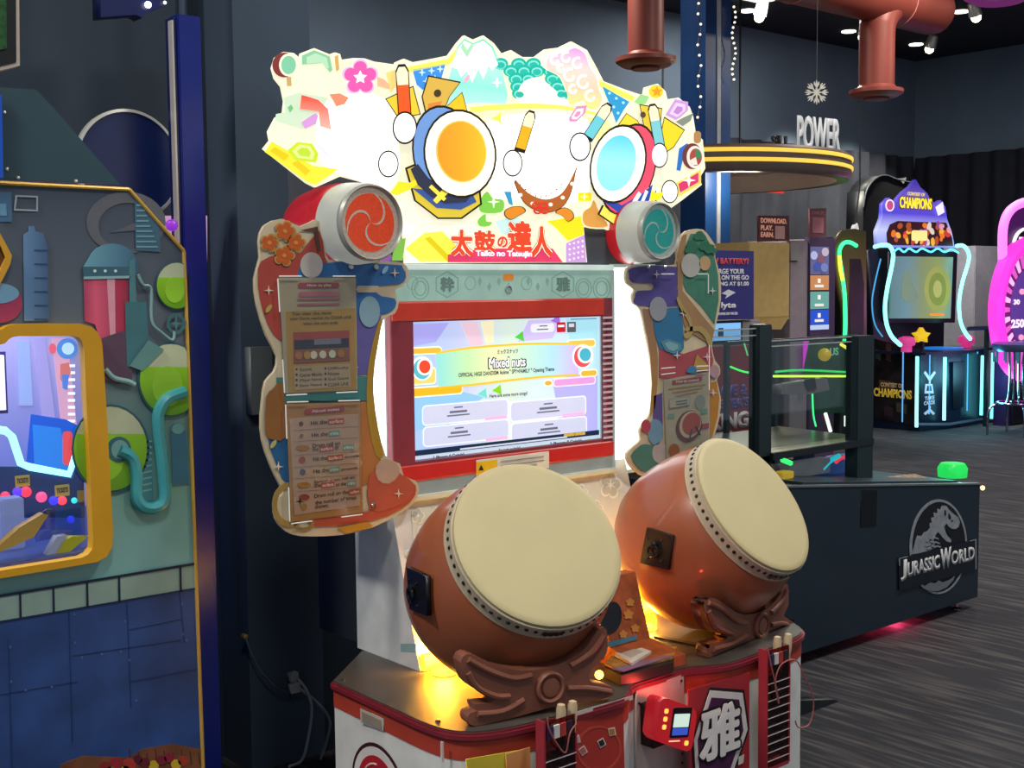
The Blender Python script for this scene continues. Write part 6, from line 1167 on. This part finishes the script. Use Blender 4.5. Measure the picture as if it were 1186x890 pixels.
textY('marquee_lettering', 'CHAMPIONS', 1041, 228, 1080, 243, 7.655, E('#5a3a08', .8), mq, .07, 0, .004); textY('marquee_lettering', 'CHAMPIONS', 1042, 229, 1079, 242, 7.645, E('#f4da3a', 1.1), mq, .03, 0, .004); textY('marquee_lettering', 'CONTEST OF', 1051, 223, 1071, 227, 7.655, E('#e0c878', .9), mq, .03, 0, .004)
plate('marquee_badge', ell(1031, 238, 5, 7), 7.66, E('#f0e8f4', .9), mq, .006); plate('marquee_badge', ell(1031, 238, 3.6, 5.4), 7.652, E('#c8508a', .8), mq, .004); plate('marquee_badge', [(1084, 240), (1092, 234), (1094, 246), (1087, 250)], 7.66, E('#e8e4fa', .95), mq, .006)
for (x, y, c) in ((1050, 396, '#e84a9a'), (1119, 394, '#e83a90')):
    cc = PY(x, y, 7.72); B().lathe([(.06, zd-cc.z), (.06, -.05), (.09, -.04), (.10, .0), (.09, .04), (.04, .06), (0, .06)], Matrix.Translation(cc), 16).make('pink_button_dome', M(c, .3, 0, .6), Q, True)
cc = PY(1069, 392, 7.70); B().tube([Vector((cc.x, cc.y, zd)), cc+Vector((0, 0, .03))], .015).make('joystick_stem', M('#202020', .4), Q); plate('yellow_topper', star(1069, 389, 9.5, 5.4, 5), cc.y, M('#f0c81c', .4, 0, .7), Q, .05)
cc = Vector((13.25, 7.75, zd+.0005)); B().lathe([(.22, 0), (.22, .02), (0, .03)], Matrix.Translation(cc), 24).make('blue_deck_light', M('#2a80e0', .3, 0, .6), Q)
plate('wing_panel', [(1006, 290), (1016, 288), (1021, 310), (1018, 345), (1021, 372), (1032, 392), (1040, 400), (1012, 392)], 7.9, M('#1c2438', .45, 0, .06, .5, 5), Q, .05)
qt([(1020, 300), (1014, 325), (1010, 350), (1013, 375), (1022, 390)], 7.8, .008, '#4aa8e0', .8)
# neon light spilled on the floor
for (x, y, z, c, e) in ((12.7, 7.2, .6, (.2, .9, 1), 12), (13.5, 7.1, .6, (.2, .8, 1), 12), (12.9, 6.3, 1.4, (1, .2, .9), 14)):
    l = bpy.data.lights.new('neon_glow', 'POINT'); l.energy = e; l.color = c; l.shadow_soft_size = .15; o = bpy.data.objects.new('neon_glow', l); o.location = (x, y, z); COL.objects.link(o)
# ---- dark game with round top behind it, grey locker
bk = thing('dark_round_top_game', 'black game cabinet with a round top behind the peaked blue marquee', 'arcade game', (13.6, 9.2, 0))
plate('cabinet_back', smooth_loop([(1000, 500), (1000, 250), (1003, 222), (1012, 208), (1024, 203), (1038, 206), (1047, 214), (1052, 230), (1054, 500)], 2), 9.3, M('#0c0f14', .5), bk, .25)
B().tube([PY(x, y, 9.04) for x, y in smooth_loop([(1000, 240), (1004, 220), (1014, 207), (1026, 203), (1040, 208), (1054, 211)], 4, False)], .01, 6).make('rim_strip', M('#5a6268', .3, .5), bk); B().box(PY(1000, 400, 9.3).x, PY(1054, 400, 9.3).x, 9.05, 9.3, 0, .9).make('cabinet_base', M('#0c0f14', .5), bk)
wl_ = thing('white_angle_lamp', 'bent white lamp arm above the green neon game', 'lamp', tuple(PY(990, 270, 7.6)))
B().tube([PY(984, 277, 7.5), PY(989, 262, 7.5), PY(991, 260, 7.5), PY(995, 277, 7.5)], .022, 8).make('arm', M('#e8e8e8', .4, 0, .5), wl_); B().tube([PY(990, 262, 7.5), PY(996, 215, 7.5), PY(996, -60, 7.5)], .008, 6).make('cable', M('#22262c', .5), wl_)
gb = tag(B().box(PY(1129, 330, 8.2).x, PY(1156, 330, 8.2).x, 8.2, 8.65, 0, PY(1140, 285, 8.2).z, .01).make('grey_locker', M('#8a8c98', .5)), 'plain pale grey locker cabinet behind the pink wheel game', 'locker')
# ================================================================== pink wheel game
Wg = thing('pink_wheel_game', 'glowing pink prize wheel game at the right edge', 'arcade game', (13.6, 7.2, 0))
WY = 7.0; wc = PY(1192, 358, WY); R0 = PY(1192, 358, WY).x-PY(1149, 358, WY).x
mwh = Matrix.Translation(wc) @ Matrix.Rotation(math.pi/2, 4, 'X'); PK = E('#f03ac8', 1.1); PKl = E('#ff7ae0', 1.3)
B().lathe([(R0*.80, -.05), (R0, -.05), (R0*1.0, .05), (R0*.93, .09), (R0*.82, .07), (R0*.80, .05)], mwh, 56, False).make('lit_ring', PK, Wg, True)
B().lathe([(R0*.80, -.04), (R0*.80, .02), (0, .02)], mwh, 48).make('wheel_face', M('#7a2a7a', .4, 0, .45), Wg)
for k in range(32):
    a = 2*math.pi*k/32; q = [(R0*.60, -.022), (R0*.78, -.035), (R0*.78, .035), (R0*.60, .022)]
    pts = [(wc.x+u*math.cos(a)-v*math.sin(a), wc.z+u*math.sin(a)+v*math.cos(a)) for u, v in q]
    link('wheel_wedge', slab_mesh('wedge', [pts], .012, MY(WY-.02)), E('#f8b8f0', 1.0) if k % 2 else E('#e060c8', .8), Wg)
B().lathe([(R0*.56, .02), (R0*.56, .035), (0, .035)], mwh, 40).make('wheel_hub', M('#6a4aa8', .4, 0, .5), Wg)
for s, x0, y0, x1, y1 in (('30', 1174, 347, 1181, 353), ('250', 1171, 370, 1186, 380)): textY('wheel_text', s, x0, y0, x1, y1, WY-.04, E('#ffe0fa', 1.1), Wg, .04, 0, .003)
for (x, y) in ((1184, 338), (1183, 391)): plate('hub_dot', ell(x, y, 3, 3.4), WY-.037, E('#ff9ac0', 1.0), Wg, .004)
# arched top and column
AR = smooth_loop([(1162, 330), (1161, 280), (1163, 258), (1170, 244), (1182, 236), (1196, 234), (1212, 240), (1222, 256), (1225, 280), (1225, 330)], 4, False)
B().tube([PY(x, y, WY+.03) for x, y in AR], .052, 12).make('arch_tube', PKl, Wg, True)
plate('arch_panel', AR, WY+.07, M('#5a2470', .4, 0, .3), Wg, .03); plate('round_badge', ell(1192, 283, 18, 20), WY+.03, E('#f4f0f4', 1.0), Wg, .02); plate('round_badge', ell(1192, 283, 15, 17), WY+.005, M('#14101c', .4), Wg, .004); textY('badge_lettering', 'D&B', 1180, 275, 1204, 291, WY-.003, E('#f4f0f4', 1.0), Wg, .05, 0, .003)
plate('name_strip', [(1176, 308), (1216, 308), (1216, 317), (1176, 317)], WY+.02, M('#3a1450', .4, 0, .3), Wg, .01); textY('name_lettering', 'DROP', 1178, 310, 1192, 315, WY+.005, E('#e8b0f0', .9), Wg, .03, 0, .002)
B().box(wc.x-.10, wc.x+.5, WY+.20, WY+.36, 0, 1.1).make('column', M('#2a1440', .4), Wg); B().box(wc.x-.0, wc.x+.6, WY+.18, WY+.38, 0, .4, .02).make('base', M('#14101e', .4), Wg)
wg = thing('cup_holder_rail', 'dark tray arm between the neon game and the pink wheel', 'tray', (12.6, 7.0, 0)); B().tube([PY(1122, 381, 7.36), PY(1149, 379.5, 7.36)], .025, 8).make('tray_arm', M('#1c2440', .4), wg); pq = PY(1143, 380, 7.36); B().box(pq.x-.02, pq.x+.02, 7.34, 7.38, 0, pq.z).make('tray_post', M('#10141c', .5), wg)
# stool
st = thing('chrome_stool', 'chrome bar stool below the pink wheel', 'stool', (PZ(1176, 504, 0).x, PZ(1176, 504, 0).y, 0)); sb_ = WL[st]
Zs = .92; CH = M('#b0b8c8', .15, 1)
B().lathe([(.0, Zs), (.24, Zs), (.26, Zs+.03), (.26, Zs+.08), (.22, Zs+.1), (0, Zs+.1)], Matrix.Translation((sb_.x, sb_.y, 0)), 28).make('seat', M('#5a6a98', .25, .6), st, True)
for k in range(12): a = k*math.pi/6; B().tube([(sb_.x+.235*math.cos(a), sb_.y+.235*math.sin(a), Zs-.12), (sb_.x+.235*math.cos(a), sb_.y+.235*math.sin(a), Zs)], .012, 6).make('seat_fin', M('#60b8d8', .2, .7, .2), st)
for k in range(4):
    a = math.pi/4+k*math.pi/2; c_, s_ = math.cos(a), math.sin(a); B().tube(smooth_loop([(sb_.x+.30*c_, sb_.y+.30*s_, 0), (sb_.x+.29*c_, sb_.y+.29*s_, .25), (sb_.x+.22*c_, sb_.y+.22*s_, .34), (sb_.x+.10*c_, sb_.y+.10*s_, .36), (sb_.x+.07*c_, sb_.y+.07*s_, .6), (sb_.x+.08*c_, sb_.y+.08*s_, Zs)], 4, False), .014, 8).make('leg', CH, st, True)
B().tube([(sb_.x+.2*math.cos(a), sb_.y+.2*math.sin(a), .35) for a in [k*math.pi/10 for k in range(20)]], .012, 8, True).make('foot_ring', CH, st, True)

# ================================================================== round lit canopy with POWER letters and blue column
cl = thing('blue_column', 'tall blue column with white centre strip and string lights', 'column', (8.2, 6.9, 0))
rc3 = CAM+ray(826, 212)*10.6; xa, xb = PY(817, 200, rc3.y).x, PY(846, 200, rc3.y).x; YC = rc3.y
B().box(xa, xb, YC, YC+.28, 0, CEIL).make('shaft', M('#1d4c8c', .35, 0, .06, .3, 2), cl); B().box((xa+xb)/2-.022, (xa+xb)/2+.022, YC-.01, YC, 0, CEIL).make('white_strip', M('#a8b0b8', .4, 0, .12), cl)
for (px, nm) in ((810, 'left'), (850, 'right')):
    pts = [PY(px+2*math.sin(i*.9), -20+i*6 if nm == 'left' else 8+i*6, YC-.06) for i in range(28 if nm == 'left' else 15)]
    o = B().tube(pts, .004, 5).make('string_light_wire', M('#2a2a2c', .5), cl); bb = B()
    for p in pts[::1 if nm == 'right' else 2]: bb.lathe(*ball(p, .011, 4), 6)
    tag(bb.make('string_light_bulbs', E('#fff0d8', 1.6), cl), None, None, None, 'stuff')
RG = thing('round_canopy', 'round lit canopy ring with two yellow light strips and POWER letters', 'canopy', (7.1, 6.0, 2.5))
rc = Vector((rc3.x, rc3.y+.12)); RR = 1.22
zr_t, zr_b = 2.74, 2.53
mr_ = Matrix.Translation((rc.x, rc.y, 0))
B().lathe([(RR-.10, zr_b), (RR, zr_b), (RR+.02, zr_b+.03), (RR+.02, zr_t-.02), (RR, zr_t), (RR-.10, zr_t), (RR-.10, zr_b)], mr_, 72, False).make('ring_fascia', M('#6a5c58', .35, .3), RG, True)
for z in (zr_b+.09, zr_t-.045): B().lathe([(RR+.02, z-.016), (RR+.032, z-.012), (RR+.032, z+.012), (RR+.02, z+.016)], mr_, 72, False).make('light_strip', E('#f4c850', 1.0), RG, True)
B().lathe([(RR-.10, zr_b+.16), (RR-.10, zr_b+.17), (0, zr_b+.17)], mr_, 48).make('inner_ceiling', M('#b89880', .5, 0, .06), RG)
for k in range(6): a = k*math.pi/3+.5; q = Vector((rc.x+.55*RR*math.cos(a), rc.y+.55*RR*math.sin(a), zr_b+.12)); B().lathe([(.05, .04), (.05, 0), (0, 0)], Matrix.Translation(q), 14).make('canopy_spot', E('#fff4d8', 5), RG)
l = bpy.data.lights.new('canopy_glow', 'POINT'); l.energy = 45; l.color = (1, .9, .72); l.shadow_soft_size = .2; o = bpy.data.objects.new('canopy_glow', l); o.location = (rc.x, rc.y-.4, zr_b+.05); COL.objects.link(o)
rplate('red_sign_strip', 875, 219, 908, 223, rc.y+RR*.35, E('#e03a30', .9), RG, .02)
for (x) in (rc.x-.5, rc.x+.5): B().tube([(x, rc.y, zr_t), (x, rc.y, CEIL)], .01, 6).make('hanger_rod', M('#2a2e34', .5), RG)
PYw = rc.y-RR*.62
text('canopy_lettering', 'POWER', (PY(923, 174.5, PYw), PY(973, 178, PYw), PY(923, 133, PYw)), M('#d4d8dc', .4, 0, .35), RG, .03, 0, .008)
text('canopy_lettering', 'UP', (PY(912, 172, PYw+.5), PY(895, 170, PYw+.5), PY(912, 158, PYw+.5)), M('#101318', .5), RG, .02, 0, .02)
sf = thing('paper_snowflake', 'white paper snowflake hanging on a thread above POWER letters', 'decoration', tuple(PY(946, 107, 6.0)))
fl = []
for k in range(8):
    a = k*math.pi/4
    for (r, w) in ((2.5, .45), (6, .22), (9, .40), (12, .16), (14.5, 0)): fl.append((946+r*math.sin(a-w*(2.2/ max(r, 3))*1.6), 107-r*math.cos(a-w*(2.2/max(r, 3))*1.6)))
    for (r, w) in ((12, .16), (9, .40), (6, .22)): fl.append((946+r*math.sin(a+w*(2.2/max(r, 3))*1.6), 107-r*math.cos(a+w*(2.2/max(r, 3))*1.6)))
plate('flake', fl, 6.0, M('#d8d4c8', .6, 0, .25), sf, .004)
for k in range(8):
    a = k*math.pi/4; p = [(946+r*math.sin(a+w), 107-r*math.cos(a+w)) for r, w in ((5, 0), (10, .32), (13, .22), (11, .16), (7, 0), (11, -.16), (13, -.22), (10, -.32))]
    plate('flake_branch', p, 5.998, M('#d8d4c8', .6, 0, .25), sf, .004)
q = PY(946, 93, 6.0); B().tube([(q.x, 6.0, q.z), (q.x, 6.0, CEIL)], .0015, 4).make('thread', M('#50565c', .5), sf)
# ================================================================== ducts and track spots on the ceiling
DU = M('#7e3a30', .45, .1, 0, .12, 3)
def drop_duct(px, pyf, Y, r, rf, ztop, name, lab):
    c = PY(px, pyf, Y); t = thing(name, lab, 'duct', (c.x, Y, c.z))
    m = Matrix.Translation((c.x, Y, 0))
    B().lathe([(r, c.z+.02), (r, ztop)], m, 28, False).make('drop_pipe', DU, t, True)
    B().lathe([(r, c.z+.05), (r*1.1, c.z+.03), (rf, c.z+.01), (rf, c.z-.02), (rf*.8, c.z-.05), (rf*.45, c.z-.06), (0, c.z-.055)], m, 28).make('flange_diffuser', DU, t, True)
    B().lathe([(rf*.5, c.z-.062), (rf*.46, c.z-.075), (rf*.2, c.z-.08), (0, c.z-.078)], m, 20).make('diffuser_core', M('#6a2c28', .5), t, True)
    B().tube([(c.x+r+.006, Y-.02, c.z+.1), (c.x+r+.006, Y-.02, ztop)], .004, 6).make('seam', M('#c8a8a0', .3, .6), t)
    return t, c
ta, ca = drop_duct(748, 69, 6.5, .135, .225, CEIL, 'red_drop_duct', 'dusty red drop duct hanging above the header sign')
tb, cb2 = drop_duct(1015, 106, 6.38, .155, .235, 3.95, 'red_elbow_duct', 'red elbow duct with long horizontal run at the upper right')
xe = PY(1085, 20, 6.38).x; zc_ = PY(1060, 8, 6.38).z
B().tube(smooth_loop([(cb2.x, 6.38, 3.8), (cb2.x+.01, 6.38, 3.95), (cb2.x+.08, 6.38, 4.08), (cb2.x+.22, 6.38, zc_)], 4, False), [.155, .155, .155, .156, .158, .16, .165, .17, .175, .18, .185, .19, .19], 24).make('elbow', DU, tb, True)
B().tube([(cb2.x-2.3, 6.38, zc_), (xe-.1, 6.38, zc_), (xe-.02, 6.38, zc_), (xe+.04, 6.38, zc_-.0)], [.215, .215, .20, .12], 28).make('main_run', DU, tb, True)
for xx in (cb2.x-1.2, cb2.x+.3): B().tube([(xx+.003, 6.38+.217*math.cos(a), zc_+.217*math.sin(a)) for a in [k*math.pi/12 for k in range(24)]], .006, 6, True).make('duct_band', M('#c8786c', .4), tb)
pc = thing('purple_ceiling_dish', 'purple dish lamp cut by the top edge on the right', 'lamp', (12.6, 6.6, 4.0)); cc = PY(1158, -4, 6.4); B().lathe([(.10, .10), (.28, .06), (.34, 0), (.22, -.06), (0, -.07)], Matrix.Translation(cc), 28).make('dish', M('#9a3a90', .3, 0, .35), pc, True); B().tube([cc, (cc.x, cc.y, CEIL)], .02).make('stem', M('#202028', .5), pc)
spots = [((880, 18), (866, 13), 'track spot light at left end above the back wall'), ((1000, 41), (983, 37), 'track spot light beside the red elbow duct'), ((1077, 55), (1061, 52), 'track spot light lowest of the row right of duct'), ((1130, 18), (1113, 14), 'track spot light at right end under the ceiling')]
for i, (a, b, lab) in enumerate(spots):
    p = PZ(a[0], a[1], 4.62); t = thing('track_spot', lab, 'spot light', tuple(p), 'ceiling track spots')
    d = Vector((.15, .45, -1)).normalized() if i != 3 else Vector((.5, .0, -1)).normalized()
    mm = Matrix.Translation(p) @ (-d).to_track_quat('Z', 'Y').to_matrix().to_4x4()
    B().lathe([(.045, .16), (.06, .14), (.075, .0), (.068, .0), (.055, .06), (0, .06)], mm, 18).make('housing', M('#b8b4ac', .3, .4), t, True)
    B().lathe([(.055*math.sin(math.pi*k/10), .055*math.cos(math.pi*k/10)-.02) for k in range(11)], mm, 16).make('bulb', E('#fff3c0', 10), t, True)
    B().tube([p+Vector((0, 0, .10)), (p.x, p.y, CEIL)], .018, 8).make('stem', M('#c0bcb4', .3, .5), t)
    q = PZ(b[0], b[1], CEIL-.01); tag(B().lathe([(.09, CEIL-.012), (.09, CEIL)], Matrix.Translation((q.x, q.y, 0)), 20).make('recessed_downlight', E('#fff6e0', 4)), ('small recessed white downlight beside ' + ('the left track spot', 'the duct track spot', 'the lowest track spot', 'the right track spot')[i]), 'downlight', 'recessed downlights')
    l = bpy.data.lights.new('spot_beam', 'SPOT'); l.energy = 900; l.spot_size = math.radians(62); l.spot_blend = .8; l.color = (1, .93, .78); l.shadow_soft_size = .05
    o = bpy.data.objects.new('spot_beam', l); o.location = p+d*.09; o.rotation_euler = d.to_track_quat('-Z', 'Y').to_euler(); COL.objects.link(o)
ro = tag(plate('floor_bar', [(925, 812), (968, 811), (974, 815), (975, 827), (925, 828)], 2.9, M('#1c2228', .5), None, .06), 'dark low bar lying on the carpet beside the pedestal', 'bar')
